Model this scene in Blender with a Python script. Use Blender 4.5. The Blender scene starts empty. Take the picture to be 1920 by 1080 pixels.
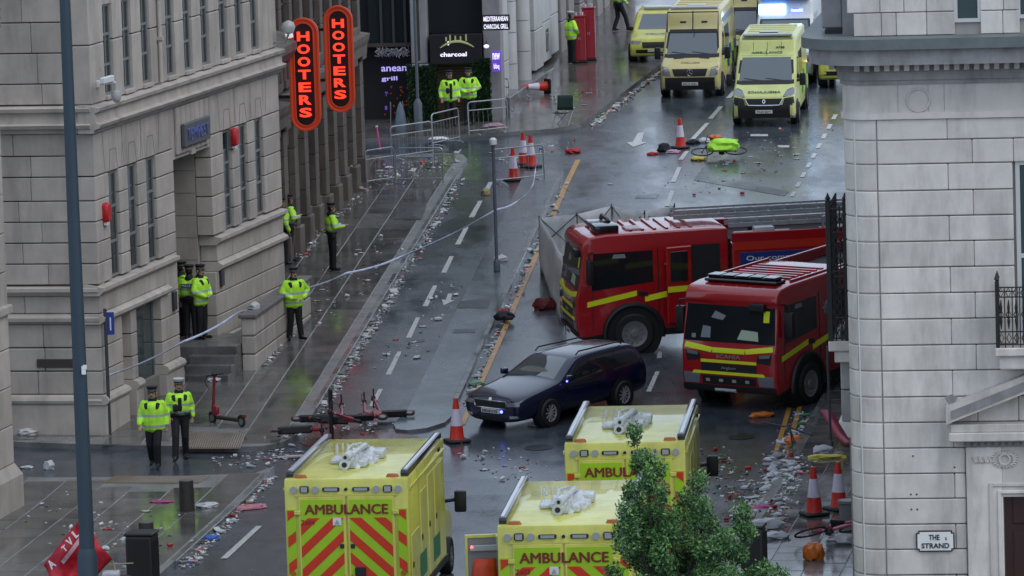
import bpy, bmesh, math, random
import numpy as np
from mathutils import Vector, Matrix, noise
from mathutils.bvhtree import BVHTree
random.seed(7)
R_ = math.radians
SC = bpy.context.scene
COL = SC.collection
# ---------------------------------------------------------------- camera (193 mm lens, sixth-floor viewpoint)
FPX, CAMH, PITCH, ROLL = 10300.0, 18.3, math.atan(1230 / 10300), 0.031
_f = Vector((0, math.cos(PITCH), -math.sin(PITCH)))
_r0, _u0 = Vector((1, 0, 0)), Vector((0, math.sin(PITCH), math.cos(PITCH)))
_r = (_r0 * math.cos(ROLL) - _u0 * math.sin(ROLL)).normalized()
_u = (_u0 * math.cos(ROLL) + _r0 * math.sin(ROLL)).normalized()
CAMP = Vector((0, 0, CAMH))
cam = bpy.data.cameras.new('camera')
cam.lens = FPX * 36 / 1920; cam.sensor_width = 36; cam.clip_start = 1; cam.clip_end = 6000
cam_o = bpy.data.objects.new('camera', cam); COL.objects.link(cam_o)
mw = Matrix.Identity(4)
for i in range(3):
    mw[i][0], mw[i][1], mw[i][2], mw[i][3] = _r[i], _u[i], -_f[i], CAMP[i]
cam_o.matrix_world = mw
SC.camera = cam_o
# ---------------------------------------------------------------- sky, soft overcast sun, exposure
SUN_EL, SUN_AZ = R_(48), R_(128)
world = bpy.data.worlds.new('World'); SC.world = world; world.use_nodes = True
nt = world.node_tree; nt.nodes.clear()
sky = nt.nodes.new('ShaderNodeTexSky'); sky.sky_type = 'NISHITA'; sky.sun_disc = False
sky.sun_elevation = SUN_EL; sky.sun_rotation = SUN_AZ; sky.air_density = 1.0; sky.dust_density = 4.0; sky.ozone_density = 1.0
hs = nt.nodes.new('ShaderNodeHueSaturation'); hs.inputs['Saturation'].default_value = 0.7
bg = nt.nodes.new('ShaderNodeBackground'); bg.inputs['Strength'].default_value = 0.15
wo = nt.nodes.new('ShaderNodeOutputWorld')
veil = nt.nodes.new('ShaderNodeMix'); veil.data_type = 'RGBA'; veil.inputs['Factor'].default_value = 0.72; veil.inputs[7].default_value = (8.0, 9.6, 12.0, 1)   # even overcast cloud over the clear sky
nt.links.new(sky.outputs[0], hs.inputs['Color']); nt.links.new(hs.outputs[0], veil.inputs[6]); nt.links.new(veil.outputs[2], bg.inputs[0]); nt.links.new(bg.outputs[0], wo.inputs[0])
sun = bpy.data.lights.new('sun', 'SUN'); sun.energy = 0.9; sun.angle = R_(40); sun.color = (1, .97, .93)
sun_o = bpy.data.objects.new('sun', sun); COL.objects.link(sun_o)
sd = Vector((math.sin(SUN_AZ) * math.cos(SUN_EL), math.cos(SUN_AZ) * math.cos(SUN_EL), math.sin(SUN_EL)))
sun_o.rotation_euler = sd.to_track_quat('Z', 'Y').to_euler(); sun_o.location = (0, 60, 80)
SC.view_settings.view_transform = 'Standard'; SC.view_settings.look = 'None'
SC.view_settings.exposure = -0.4; SC.view_settings.gamma = 1
SC.render.engine = 'CYCLES'
SC.cycles.max_bounces = 6; SC.cycles.diffuse_bounces = 3; SC.cycles.glossy_bounces = 3; SC.cycles.transmission_bounces = 4
SC.cycles.use_denoising = True; SC.cycles.sample_clamp_indirect = 4
# ---------------------------------------------------------------- pixel -> place
SLOPE, Y0, YT = 0.04, 118.0, 290.0
def gz(y):
    if y < Y0 - 5: return 0.0
    if y < Y0 + 5: t = y - Y0 + 5; return SLOPE * t * t / 20
    if y < YT: return SLOPE * (y - Y0)
    return SLOPE * (YT - Y0)
def ray(px, py):
    return (_f + _r * ((px - 960) / FPX) - _u * ((py - 540) / FPX))
def G(px, py, dz=0.0):
    """where the sight line through a photo pixel meets the (sloping) ground"""
    d = ray(px, py); lo, hi = 20.0, 900.0
    for _ in range(50):
        m = (lo + hi) / 2; p = CAMP + d * m
        if p.z > gz(p.y) + dz: lo = m
        else: hi = m
    return CAMP + d * lo
def AT(px, py, Y):
    d = ray(px, py); return CAMP + d * (Y / d.y)
class Frame:
    """upright wall plane: origin o, u runs along the wall at yaw degrees clockwise from +Y, v is outward to the street side"""
    def __init__(s, o, yaw, vsign=1):
        a = R_(yaw); s.o = Vector(o); s.u = Vector((math.sin(a), math.cos(a), 0)); s.v = Vector((math.cos(a), -math.sin(a), 0)) * vsign
    def uz(s, px, py, v=0.0):
        d = ray(px, py); n = s.v; t = ((s.o + n * v - CAMP).dot(n)) / d.dot(n); p = CAMP + d * t - s.o
        return p.dot(s.u), p.z
    def pt(s, u, v, z): return s.o + s.u * u + s.v * v + Vector((0, 0, z))
    def mtx(s):
        m = Matrix.Identity(4)
        for i in range(3): m[i][0], m[i][1], m[i][2], m[i][3] = s.u[i], s.v[i], (0, 0, 1)[i], s.o[i]
        return m
def ground_matrix(p, a, dz=0.0):
    """local +x points along yaw a (clockwise from +Y) on the sloping ground"""
    e = 1.0; gs = (gz(p[1] + e) - gz(p[1] - e)) / (2 * e)
    n = Vector((0, -gs, 1)).normalized(); f = Vector((math.sin(a), math.cos(a), gs * math.cos(a))).normalized()
    l = n.cross(f).normalized(); m = Matrix.Identity(4)
    for i in range(3): m[i][0], m[i][1], m[i][2] = f[i], l[i], n[i]
    m[0][3], m[1][3], m[2][3] = p[0], p[1], gz(p[1]) + dz
    return m
# ---------------------------------------------------------------- materials
MATS = {}
def mat(name, col, rough=.6, metal=0., var=0., scale=3., bump=0., bscale=30., rand=0., emit=0., ecol=None, coat=0., rvar=0., stain=0., ior=1.45, alpha=1., trans=0.):
    if name in MATS: return MATS[name]
    m = bpy.data.materials.new(name); m.use_nodes = True; nt = m.node_tree; N = nt.nodes; L = nt.links
    b = N['Principled BSDF']
    b.inputs['Base Color'].default_value = (*col, 1); b.inputs['Roughness'].default_value = rough; b.inputs['Metallic'].default_value = metal
    b.inputs['IOR'].default_value = ior
    if coat: b.inputs['Coat Weight'].default_value = coat; b.inputs['Coat Roughness'].default_value = .04
    if trans: b.inputs['Transmission Weight'].default_value = trans
    if alpha < 1: b.inputs['Alpha'].default_value = alpha
    if emit:
        b.inputs['Emission Color'].default_value = (*(ecol or col), 1); b.inputs['Emission Strength'].default_value = emit
    geo = N.new('ShaderNodeNewGeometry')
    val = None
    def math_(op, a, c):
        n = N.new('ShaderNodeMath'); n.operation = op
        for i, x in enumerate((a, c)):
            if isinstance(x, (int, float)): n.inputs[i].default_value = x
            else: L.new(x, n.inputs[i])
        return n.outputs[0]
    def nz(sc, det=4, ro=.6):
        n = N.new('ShaderNodeTexNoise'); n.inputs['Scale'].default_value = sc; n.inputs['Detail'].default_value = det; n.inputs['Roughness'].default_value = ro
        L.new(geo.outputs['Position'], n.inputs['Vector']); return n.outputs[0]
    if var: val = math_('MULTIPLY_ADD', nz(scale), 2 * var * 1.6); val.node.inputs[2].default_value = 1 - var * 1.6
    if rand:
        oi = N.new('ShaderNodeObjectInfo'); r = math_('MULTIPLY_ADD', oi.outputs['Random'], 2 * rand); r.node.inputs[2].default_value = 1 - rand
        val = r if val is None else math_('MULTIPLY', val, r)
    if stain:
        mp = N.new('ShaderNodeMapping'); mp.inputs['Scale'].default_value = (1.6, 1.6, .35); L.new(geo.outputs['Position'], mp.inputs['Vector'])
        n = N.new('ShaderNodeTexNoise'); n.inputs['Scale'].default_value = 1.2; n.inputs['Detail'].default_value = 6; n.inputs['Roughness'].default_value = .65
        L.new(mp.outputs[0], n.inputs['Vector'])
        mr = N.new('ShaderNodeMapRange'); mr.inputs[1].default_value = .45; mr.inputs[2].default_value = .75; mr.inputs[3].default_value = 1; mr.inputs[4].default_value = 1 - stain
        L.new(n.outputs[0], mr.inputs[0])
        val = mr.outputs[0] if val is None else math_('MULTIPLY', val, mr.outputs[0])
    if val is not None:
        mx = N.new('ShaderNodeVectorMath'); mx.operation = 'SCALE'; mx.inputs[0].default_value = col; L.new(val, mx.inputs['Scale']); L.new(mx.outputs[0], b.inputs['Base Color'])
    if rvar:
        mr = N.new('ShaderNodeMapRange'); mr.inputs[1].default_value = .35; mr.inputs[2].default_value = .65; mr.inputs[3].default_value = max(.02, rough - rvar); mr.inputs[4].default_value = rough + rvar
        L.new(nz(.9, 5), mr.inputs[0]); L.new(mr.outputs[0], b.inputs['Roughness'])
    if bump:
        bp = N.new('ShaderNodeBump'); bp.inputs['Strength'].default_value = bump; bp.inputs['Distance'].default_value = .01
        L.new(nz(bscale), bp.inputs['Height']); L.new(bp.outputs[0], b.inputs['Normal'])
    MATS[name] = m; return m
# ---------------------------------------------------------------- mesh building
class MB:
    def __init__(s): s.v = []; s.f = []; s.m = []
    def add(s, vs, fs, mi=0, mtx=None):
        n = len(s.v)
        s.v += [tuple(mtx @ Vector(p)) for p in vs] if mtx is not None else [tuple(p) for p in vs]
        s.f += [tuple(i + n for i in f) for f in fs]; s.m += [mi] * len(fs); return s
    def box(s, x0, x1, y0, y1, z0, z1, mi=0, mtx=None, ch=0.0):
        if ch <= 0:
            vs = [(x, y, z) for z in (z0, z1) for y in (y0, y1) for x in (x0, x1)]
            fs = [(0, 2, 3, 1), (4, 5, 7, 6), (0, 1, 5, 4), (2, 6, 7, 3), (0, 4, 6, 2), (1, 3, 7, 5)]
            return s.add(vs, fs, mi, mtx)
        c = min(ch, (x1 - x0) * .45, (y1 - y0) * .45, (z1 - z0) * .45); bm = bmesh.new(); bmesh.ops.create_cube(bm, size=1)
        for v in bm.verts: v.co = ((x0 + x1) / 2 + v.co.x * (x1 - x0), (y0 + y1) / 2 + v.co.y * (y1 - y0), (z0 + z1) / 2 + v.co.z * (z1 - z0))
        bmesh.ops.bevel(bm, geom=bm.edges[:], offset=c, segments=2 if c > .03 else 1, affect='EDGES', profile=.6)
        bm.verts.index_update(); s.add([v.co[:] for v in bm.verts], [[v.index for v in f.verts] for f in bm.faces], mi, mtx); bm.free(); return s
    def cyl(s, p0, p1, r0, r1=None, n=10, mi=0, caps=True, mtx=None):
        r1 = r0 if r1 is None else r1; p0, p1 = Vector(p0), Vector(p1); d = (p1 - p0).normalized()
        a = d.orthogonal().normalized(); b = d.cross(a); vs = []
        for p, r in ((p0, r0), (p1, r1)):
            vs += [p + (a * math.cos(2 * math.pi * i / n) + b * math.sin(2 * math.pi * i / n)) * r for i in range(n)]
        fs = [(i, (i + 1) % n, n + (i + 1) % n, n + i) for i in range(n)]
        if caps: fs += [tuple(range(n - 1, -1, -1)), tuple(range(n, 2 * n))]
        return s.add(vs, fs, mi, mtx)
    def tube(s, pts, r, n=6, mi=0, mtx=None, closed=False):
        pts = [Vector(p) for p in pts]; k = len(pts); rr = r if isinstance(r, (list, tuple)) else [r] * k; vs = []; a = None
        for i, p in enumerate(pts):
            if closed: d = pts[(i + 1) % k] - pts[i - 1]
            else: d = pts[min(i + 1, k - 1)] - pts[max(i - 1, 0)]
            d.normalize()
            a = d.orthogonal().normalized() if a is None else (a - d * a.dot(d)).normalized()
            b = d.cross(a)
            vs += [p + (a * math.cos(2 * math.pi * j / n) + b * math.sin(2 * math.pi * j / n)) * rr[i] for j in range(n)]
        fs = []
        for i in range(k if closed else k - 1):
            j2 = (i + 1) % k
            fs += [(i * n + j, i * n + (j + 1) % n, j2 * n + (j + 1) % n, j2 * n + j) for j in range(n)]
        if not closed: fs += [tuple(range(n - 1, -1, -1)), tuple(range((k - 1) * n, k * n))]
        return s.add(vs, fs, mi, mtx)
    def lathe(s, prof, n=16, mi=0, mtx=None):
        vs = [(r * math.cos(2 * math.pi * j / n), r * math.sin(2 * math.pi * j / n), z) for r, z in prof for j in range(n)]
        fs = [(i * n + j, i * n + (j + 1) % n, (i + 1) * n + (j + 1) % n, (i + 1) * n + j) for i in range(len(prof) - 1) for j in range(n)]
        fs += [tuple(range(n - 1, -1, -1)), tuple(range((len(prof) - 1) * n, len(prof) * n))]
        return s.add(vs, fs, mi, mtx)
    def prism(s, poly, a0, a1, axis='z', mi=0, mtx=None):
        def mk(p, a): return (p[0], p[1], a) if axis == 'z' else ((p[0], a, p[1]) if axis == 'y' else (a, p[0], p[1]))
        n = len(poly); vs = [mk(p, a0) for p in poly] + [mk(p, a1) for p in poly]
        fs = [tuple(range(n - 1, -1, -1)), tuple(range(n, 2 * n))] + [(i, (i + 1) % n, n + (i + 1) % n, n + i) for i in range(n)]
        return s.add(vs, fs, mi, mtx)
    def loft(s, rings, mi=0, mtx=None, caps=True):
        n = len(rings[0]); vs = [p for r in rings for p in r]
        fs = [(i * n + j, i * n + (j + 1) % n, (i + 1) * n + (j + 1) % n, (i + 1) * n + j) for i in range(len(rings) - 1) for j in range(n)]
        if caps: fs += [tuple(range(n - 1, -1, -1)), tuple(range((len(rings) - 1) * n, len(rings) * n))]
        return s.add(vs, fs, mi, mtx)
    def sheet(s, grid, mi=0, mtx=None):
        h, w = len(grid), len(grid[0]); vs = [p for r in grid for p in r]
        return s.add(vs, [(i * w + j, i * w + j + 1, (i + 1) * w + j + 1, (i + 1) * w + j) for i in range(h - 1) for j in range(w - 1)], mi, mtx)
    def mesh(s, name, mats, smooth=0, fix=True):
        me = bpy.data.meshes.new(name); me.from_pydata(s.v, [], s.f); me.update()
        for m in (mats if isinstance(mats, (list, tuple)) else [mats]): me.materials.append(m)
        if len(me.materials) > 1: me.polygons.foreach_set('material_index', s.m)
        if fix:
            bm = bmesh.new(); bm.from_mesh(me); bmesh.ops.recalc_face_normals(bm, faces=bm.faces); bm.to_mesh(me); bm.free()
        if smooth: me.shade_smooth(); me.set_sharp_from_angle(angle=R_(smooth))
        return me
    def obj(s, name, mats, parent=None, smooth=0, fix=True, **kw):
        return OBJ(name, s.mesh(name, mats, smooth, fix), parent, **kw)
    def bvh(s):
        return BVHTree.FromPolygons([Vector(p) for p in s.v], s.f)
def OBJ(name, me, parent=None, label=None, cat=None, group=None, kind=None, mtx=None):
    o = bpy.data.objects.new(name, me); COL.objects.link(o)
    if parent is not None: o.parent = parent
    if mtx is not None: o.matrix_local = mtx
    if label: o['label'] = label
    if cat: o['category'] = cat
    if group: o['group'] = group
    if kind: o['kind'] = kind
    return o
def EMPTY(name, label=None, cat=None, mtx=None, group=None):
    o = OBJ(name, None, None, label, cat, group, None, mtx); o.empty_display_size = .3; return o
def copy_tree(o, parent=None, **kw):
    c = o.copy(); COL.objects.link(c); c.parent = parent
    for k, v in kw.items():
        if k == 'mtx': c.matrix_world = v
        else: c[k] = v
    for ch in o.children: copy_tree(ch, c)
    return c
def text_mesh(txt, size=1.0, depth=.01, weight=0.0, spacing=1.0, align='CENTER'):
    cu = bpy.data.curves.new('t', 'FONT'); cu.body = txt; cu.size = size; cu.extrude = depth; cu.offset = weight; cu.align_x = align; cu.align_y = 'CENTER'; cu.space_character = spacing; cu.resolution_u = 3
    o = bpy.data.objects.new('t', cu); COL.objects.link(o)
    dg = bpy.context.evaluated_depsgraph_get(); me = bpy.data.meshes.new_from_object(o.evaluated_get(dg))
    bpy.data.objects.remove(o); bpy.data.curves.remove(cu); return me
def text_obj(name, txt, m, mtx, parent, width=None, height=None, depth=.01, weight=0.0, spacing=1.0, label=None, bold=0.0):
    """lettering in the local xy plane of mtx, scaled to width x height"""
    me = text_mesh(txt, 1.0, 0.5, weight, spacing)
    vs = np.empty(len(me.vertices) * 3, 'f'); me.vertices.foreach_get('co', vs); vs = vs.reshape(-1, 3)
    if len(vs):
        lo, hi = vs.min(0), vs.max(0); c = (lo + hi) / 2; d = np.maximum(hi - lo, 1e-6)
        sy = height / d[1] if height else width / d[0]; sx = width / d[0] if width else sy
        vs = (vs - c) * np.array([sx, sy, depth * 2 / d[2]]); me.vertices.foreach_set('co', vs.ravel().astype('f')); me.update()
    if bold:
        n = len(vs); F = [tuple(p.vertices) for p in me.polygons]; sh = [(0, 0, 0), (bold, 0, .0004), (-bold, 0, .0008), (0, bold * .6, .0012), (0, -bold * .6, .0016)]
        V = np.concatenate([vs + np.array(q) for q in sh]); me2 = bpy.data.meshes.new(name); me2.from_pydata(V.tolist(), [], [tuple(i + k * n for i in f) for k in range(len(sh)) for f in F]); me2.update(); me = me2
    me.name = name; me.materials.clear(); me.materials.append(m)
    return OBJ(name, me, parent, label, mtx=mtx)
def axes(o, x, y):
    x, y = Vector(x).normalized(), Vector(y).normalized(); z = x.cross(y); m = Matrix.Identity(4)
    for i in range(3): m[i][0], m[i][1], m[i][2], m[i][3] = x[i], y[i], z[i], o[i]
    return m
def bake(mb_or_me, mods, name='m'):
    """apply modifiers [(type, {settings})] and return a plain mesh"""
    me = mb_or_me.mesh(name, []) if isinstance(mb_or_me, MB) else mb_or_me
    o = bpy.data.objects.new('bake', me); COL.objects.link(o)
    for t, kw in mods:
        md = o.modifiers.new(t, t)
        for k, v in kw.items(): setattr(md, k, v)
    dg = bpy.context.evaluated_depsgraph_get(); r = bpy.data.meshes.new_from_object(o.evaluated_get(dg))
    bpy.data.objects.remove(o); r.name = name; return r
def me_bvh(me):
    return BVHTree.FromPolygons([v.co.copy() for v in me.vertices], [tuple(p.vertices) for p in me.polygons])
def decal(bvh, quad, axis, name, m, parent, off=.006, n=(6, 6), thick=.012, label=None):
    """a thin panel pressed on to a shell: quad of 4 (a,b) corners seen along axis ('+x','-x','+y','-y','+z')"""
    sg = 1 if axis[0] == '+' else -1; ax = axis[1]
    q = [Vector(p) for p in quad]; g0 = []; g1 = []
    for i in range(n[1] + 1):
        r0, r1 = [], []
        for j in range(n[0] + 1):
            s, t = j / n[0], i / n[1]; a, b = (q[0] * (1 - s) + q[1] * s) * (1 - t) + (q[3] * (1 - s) + q[2] * s) * t
            o = {'x': Vector((sg * 20, a, b)), 'y': Vector((a, sg * 20, b)), 'z': Vector((a, b, sg * 20))}[ax]
            d = {'x': Vector((-sg, 0, 0)), 'y': Vector((0, -sg, 0)), 'z': Vector((0, 0, -sg))}[ax]
            h = bvh.ray_cast(o, d)[0]
            if h is None: h = o + d * 20
            r0.append(h - d * off); r1.append(h + d * thick)
        g0.append(r0); g1.append(r1)
    mb = MB(); mb.sheet(g0); W, Hh = n
    rim0 = [g0[0][j] for j in range(W + 1)] + [g0[i][W] for i in range(1, Hh + 1)] + [g0[Hh][j] for j in range(W - 1, -1, -1)] + [g0[i][0] for i in range(Hh - 1, 0, -1)]
    rim1 = [g1[0][j] for j in range(W + 1)] + [g1[i][W] for i in range(1, Hh + 1)] + [g1[Hh][j] for j in range(W - 1, -1, -1)] + [g1[i][0] for i in range(Hh - 1, 0, -1)]
    mb.loft([rim0, rim1], caps=False)
    k = len(rim0)
    mb.f = mb.f[:W * Hh] + [(a, b, d, c) for a, b, d, c in [(len(g0) * (W + 1) + i, len(g0) * (W + 1) + (i + 1) % k, len(g0) * (W + 1) + k + (i + 1) % k, len(g0) * (W + 1) + k + i) for i in range(k)]]
    mb.m = [0] * len(mb.f)
    bm_me = mb.mesh(name, m, 40)
    return OBJ(name, bm_me, parent, label)
def UNIT():
    return MB()
# ================================================================ materials of the place
def wet_ground(name, col, r0, r1, sc, bumpy, ior=1.5, var=.35, vs=1.5):
    m = bpy.data.materials.new(name); m.use_nodes = True; nt = m.node_tree; N = nt.nodes; L = nt.links; b = N['Principled BSDF']
    geo = N.new('ShaderNodeNewGeometry')
    def nz(scale, det, map_=None):
        n = N.new('ShaderNodeTexNoise'); n.inputs['Scale'].default_value = scale; n.inputs['Detail'].default_value = det; n.inputs['Roughness'].default_value = .6
        if map_:
            mp = N.new('ShaderNodeMapping'); mp.inputs['Scale'].default_value = map_; L.new(geo.outputs['Position'], mp.inputs['Vector']); L.new(mp.outputs[0], n.inputs['Vector'])
        else: L.new(geo.outputs['Position'], n.inputs['Vector'])
        return n.outputs[0]
    def rng(src, a, c, d, e):
        mr = N.new('ShaderNodeMapRange'); L.new(src, mr.inputs[0])
        for i, x in enumerate((a, c, d, e)): mr.inputs[i + 1].default_value = x
        return mr.outputs[0]
    oi = N.new('ShaderNodeObjectInfo')
    fine = rng(nz(40, 3), .3, .7, .8, 1.2); broad = rng(nz(vs, 6), .3, .7, 1 - var, 1 + var); rnd = rng(oi.outputs['Random'], 0, 1, .78, 1.22)
    mul = N.new('ShaderNodeMath'); mul.operation = 'MULTIPLY'; L.new(fine, mul.inputs[0]); L.new(broad, mul.inputs[1])
    mul2 = N.new('ShaderNodeMath'); mul2.operation = 'MULTIPLY'; L.new(mul.outputs[0], mul2.inputs[0]); L.new(rnd, mul2.inputs[1])
    vm = N.new('ShaderNodeVectorMath'); vm.operation = 'SCALE'; vm.inputs[0].default_value = col; L.new(mul2.outputs[0], vm.inputs['Scale']); L.new(vm.outputs[0], b.inputs['Base Color'])
    add = N.new('ShaderNodeMath'); add.operation = 'MULTIPLY'
    L.new(rng(nz(sc, 6, (1.0, .35, 1.0)), .36, .62, r0, r1), add.inputs[0]); L.new(rng(oi.outputs['Random'], 0, 1, .8, 1.25), add.inputs[1])
    L.new(add.outputs[0], b.inputs['Roughness']); b.inputs['IOR'].default_value = ior
    bp = N.new('ShaderNodeBump'); bp.inputs['Strength'].default_value = bumpy; bp.inputs['Distance'].default_value = .012; L.new(nz(9, 5), bp.inputs['Height']); L.new(bp.outputs[0], b.inputs['Normal'])
    MATS[name] = m; return m
ASPH = wet_ground('wet_asphalt', (.068, .08, .097), .14, .36, .9, .2)
CYCL = wet_ground('wet_cycle_asphalt', (.055, .064, .068), .13, .34, .6, .12)
ISLE = wet_ground('wet_concrete', (.1, .118, .128), .16, .36, .5, .1)
FLAG = wet_ground('wet_flagstone', (.1, .096, .09), .04, .24, .8, .07)
JOINT = wet_ground('pavement_joint', (.16, .16, .155), .2, .45, 1.0, .1)
KERB = wet_ground('kerb_stone', (.13, .13, .13), .12, .35, 1.0, .1)
TACT = mat('tactile_buff', (.16, .115, .07), .35, var=.3, scale=4)
PAINTW = mat('road_paint_white', (.46, .46, .44), .4, var=.5, scale=11)
PAINTY = mat('road_paint_orange', (.42, .21, .035), .4, var=.5, scale=9)
STONE_L = mat('stone_grey_buff', (.45, .405, .36), .75, var=.16, scale=1.6, rand=.1, stain=.3, bump=.3, bscale=14)
STONE_LD = mat('stone_soffit_grime', (.17, .155, .15), .8, var=.25, scale=2, stain=.4)
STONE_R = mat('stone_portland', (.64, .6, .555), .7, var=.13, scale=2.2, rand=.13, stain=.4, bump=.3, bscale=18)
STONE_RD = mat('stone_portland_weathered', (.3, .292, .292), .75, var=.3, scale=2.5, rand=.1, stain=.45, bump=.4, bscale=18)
GROUTR = mat('recessed_joint_pale', (.33, .315, .295), .85, var=.2)
GROUT = mat('recessed_joint', (.2, .185, .17), .85, var=.2)
BROWN = mat('sandstone_brown', (.125, .106, .09), .75, var=.3, scale=1.5, rand=.15, stain=.45, bump=.4, bscale=16)
BROWND = mat('sandstone_sooty', (.06, .048, .04), .8, var=.3, scale=2)
GLASS_D = mat('window_glass_dark', (.02, .026, .03), .06, ior=1.5)
GLASS_T = mat('window_glass_teal', (.035, .06, .062), .08, ior=1.5)
FRAME_W = mat('window_frame_white', (.55, .55, .54), .5)
FRAME_D = mat('window_frame_dark', (.05, .055, .06), .5)
IRON = mat('wrought_iron', (.012, .012, .013), .45)
LEAD = mat('lead_flashing', (.13, .15, .15), .5, var=.25)
STEEL = mat('galvanised_steel', (.35, .36, .37), .38, metal=.8, var=.15)
POLEG = mat('pole_grey_paint', (.1, .12, .14), .5, var=.1)
BLACK = mat('black_plastic', (.012, .012, .013), .45)
WHITEP = mat('white_plastic', (.72, .73, .74), .4)
RED = mat('red_plastic', (.5, .012, .015), .4)
PALE = mat('cladding_pale', (.5, .5, .5), .5, var=.08, stain=.25)
DARKIN = mat('dark_interior', (.012, .012, .014), .7)
# ================================================================ ground, road, pavements
def ground_sheet(name, m, poly_px=None, poly=None, dz=0.004, skirt=0.0, side=None, kind='structure', parent=None, step=3.0, **kw):
    """a sheet (optionally with kerb faces) over a polygon, following the slope"""
    pts = poly or [G(*p)[:2] for p in poly_px]
    bm = bmesh.new(); vs = [bm.verts.new((p[0], p[1], 0)) for p in pts]; f = bm.faces.new(vs)
    ys = [p[1] for p in pts]; y = math.floor(min(ys) / step) * step
    while y < max(ys):
        if y < 300: bmesh.ops.bisect_plane(bm, geom=bm.verts[:] + bm.edges[:] + bm.faces[:], plane_co=(0, y, 0), plane_no=(0, 1, 0))
        y += step
    bmesh.ops.recalc_face_normals(bm, faces=bm.faces)
    if sum(f.normal.z for f in bm.faces) < 0: bmesh.ops.reverse_faces(bm, faces=bm.faces)
    for v in bm.verts: v.co.z = gz(v.co.y) + dz
    if skirt:
        be = [e for e in bm.edges if len(e.link_faces) == 1]
        r = bmesh.ops.extrude_edge_only(bm, edges=be)
        for v in [g for g in r['geom'] if isinstance(g, bmesh.types.BMVert)]: v.co.z -= skirt
        for fc in [g for g in r['geom'] if isinstance(g, bmesh.types.BMFace)]: fc.material_index = 1
        bmesh.ops.recalc_face_normals(bm, faces=bm.faces)
    bmesh.ops.triangulate(bm, faces=[f for f in bm.faces if len(f.verts) > 4])
    me = bpy.data.meshes.new(name); bm.to_mesh(me); bm.free(); me.materials.append(m)
    if skirt: me.materials.append(side or KERB)
    return OBJ(name, me, parent, kind=kind if parent is None else None, **kw)
ys = [-200, 40, 80] + list(np.arange(100, 300, 2.0)) + [320, 500, 1200, 4000]
gb = MB(); gb.sheet([[(x, y, gz(y)) for x in (-2500, -200, -40, -15, -5, 0, 5, 15, 40, 200, 2500)] for y in ys])
ROAD = gb.obj('road', ASPH, kind='structure', fix=False)
PH = .12
KL = [(593, 774), (858, 335)]                                   # kerb of the street, left side
def kerb_pt(y):  # photo x on the left kerb at photo row y
    return 593 + (774 - y) * (858 - 593) / (774 - 335)
pv_up = [(kerb_pt(y), y) for y in (305, 335, 400, 480, 560, 640, 720, 774)] + [(578, 800), (560, 822), (532, 838), (495, 846), (440, 848), (330, 846), (140, 842), (20, 838), (-60, 837)]
pvU = [G(*p)[:2] for p in pv_up] + [(-40, 124), (-40, 169)] + [G(640, 300)[:2], G(840, 294)[:2], G(868, 297)[:2]]
pav_up = ground_sheet('pavement', JOINT, poly=pvU, dz=PH, skirt=.25)
pv_lo = [(505, 897), (478, 897), (330, 903), (150, 905), (-40, 905)]
a_, b_ = G(505, 897), G(330, 1062); dd = (b_ - a_).normalized(); c_ = b_ + dd * 20
pav_lo = ground_sheet('pavement', JOINT, poly=[p[:2] for p in [G(*q) for q in [(515, 884)] + pv_lo]] + [(-40, 119.0 - 4), (-40, 60), (c_.x, c_.y)], dz=PH, skirt=.25)
pvf = [(1236, 128), (1100, 232), (1085, 240), (1040, 248), (960, 254), (890, 258), (840, 261), (640, 268)]
far_k = [G(*p) for p in pvf]; d_ = (far_k[0] - far_k[1]).normalized(); e_ = far_k[0] + d_ * 90
pav_far = ground_sheet('pavement', wet_ground('wet_flagstone_far', (.085, .08, .075), .06, .22, .8, .06), poly=[(e_.x, e_.y)] + [p[:2] for p in far_k] + [(-40, 178), (-40, 290)], dz=PH, skirt=.25)
kr = [G(1372, 1085), G(1425, 960), G(1468, 880), G(1545, 745), G(1600, 650)]
kd = (kr[-1] - kr[-2]).normalized(); ke = kr[-1] + kd * 150; kn = kr[0] + (kr[0] - kr[1]).normalized() * 20
pav_r = ground_sheet('pavement', JOINT, poly=[(kn.x, kn.y)] + [p[:2] for p in kr] + [(ke.x, ke.y), (ke.x + 12, ke.y), (25, 60)], dz=PH, skirt=.25)
isl = [(1056, 325), (858, 755), (850, 782), (835, 797), (800, 808), (765, 812), (742, 810), (738, 800), (763, 775), (948, 401), (985, 325)]
cyc_isl = ground_sheet('traffic_island', ISLE, isl, dz=.07, skirt=.2)
cyc = ground_sheet('cycle_lane', CYCL, [(kerb_pt(300), 300), (kerb_pt(774), 774), (578, 800), (600, 812), (740, 803), (763, 775), (948, 401), (990, 315)], dz=.005)
ground_sheet('cycle_crossing', wet_ground('wet_red_asphalt', (.085, .045, .045), .15, .36, .6, .12), [(585, 806), (560, 830), (610, 850), (700, 850), (790, 822), (738, 806)], dz=.009)
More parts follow.
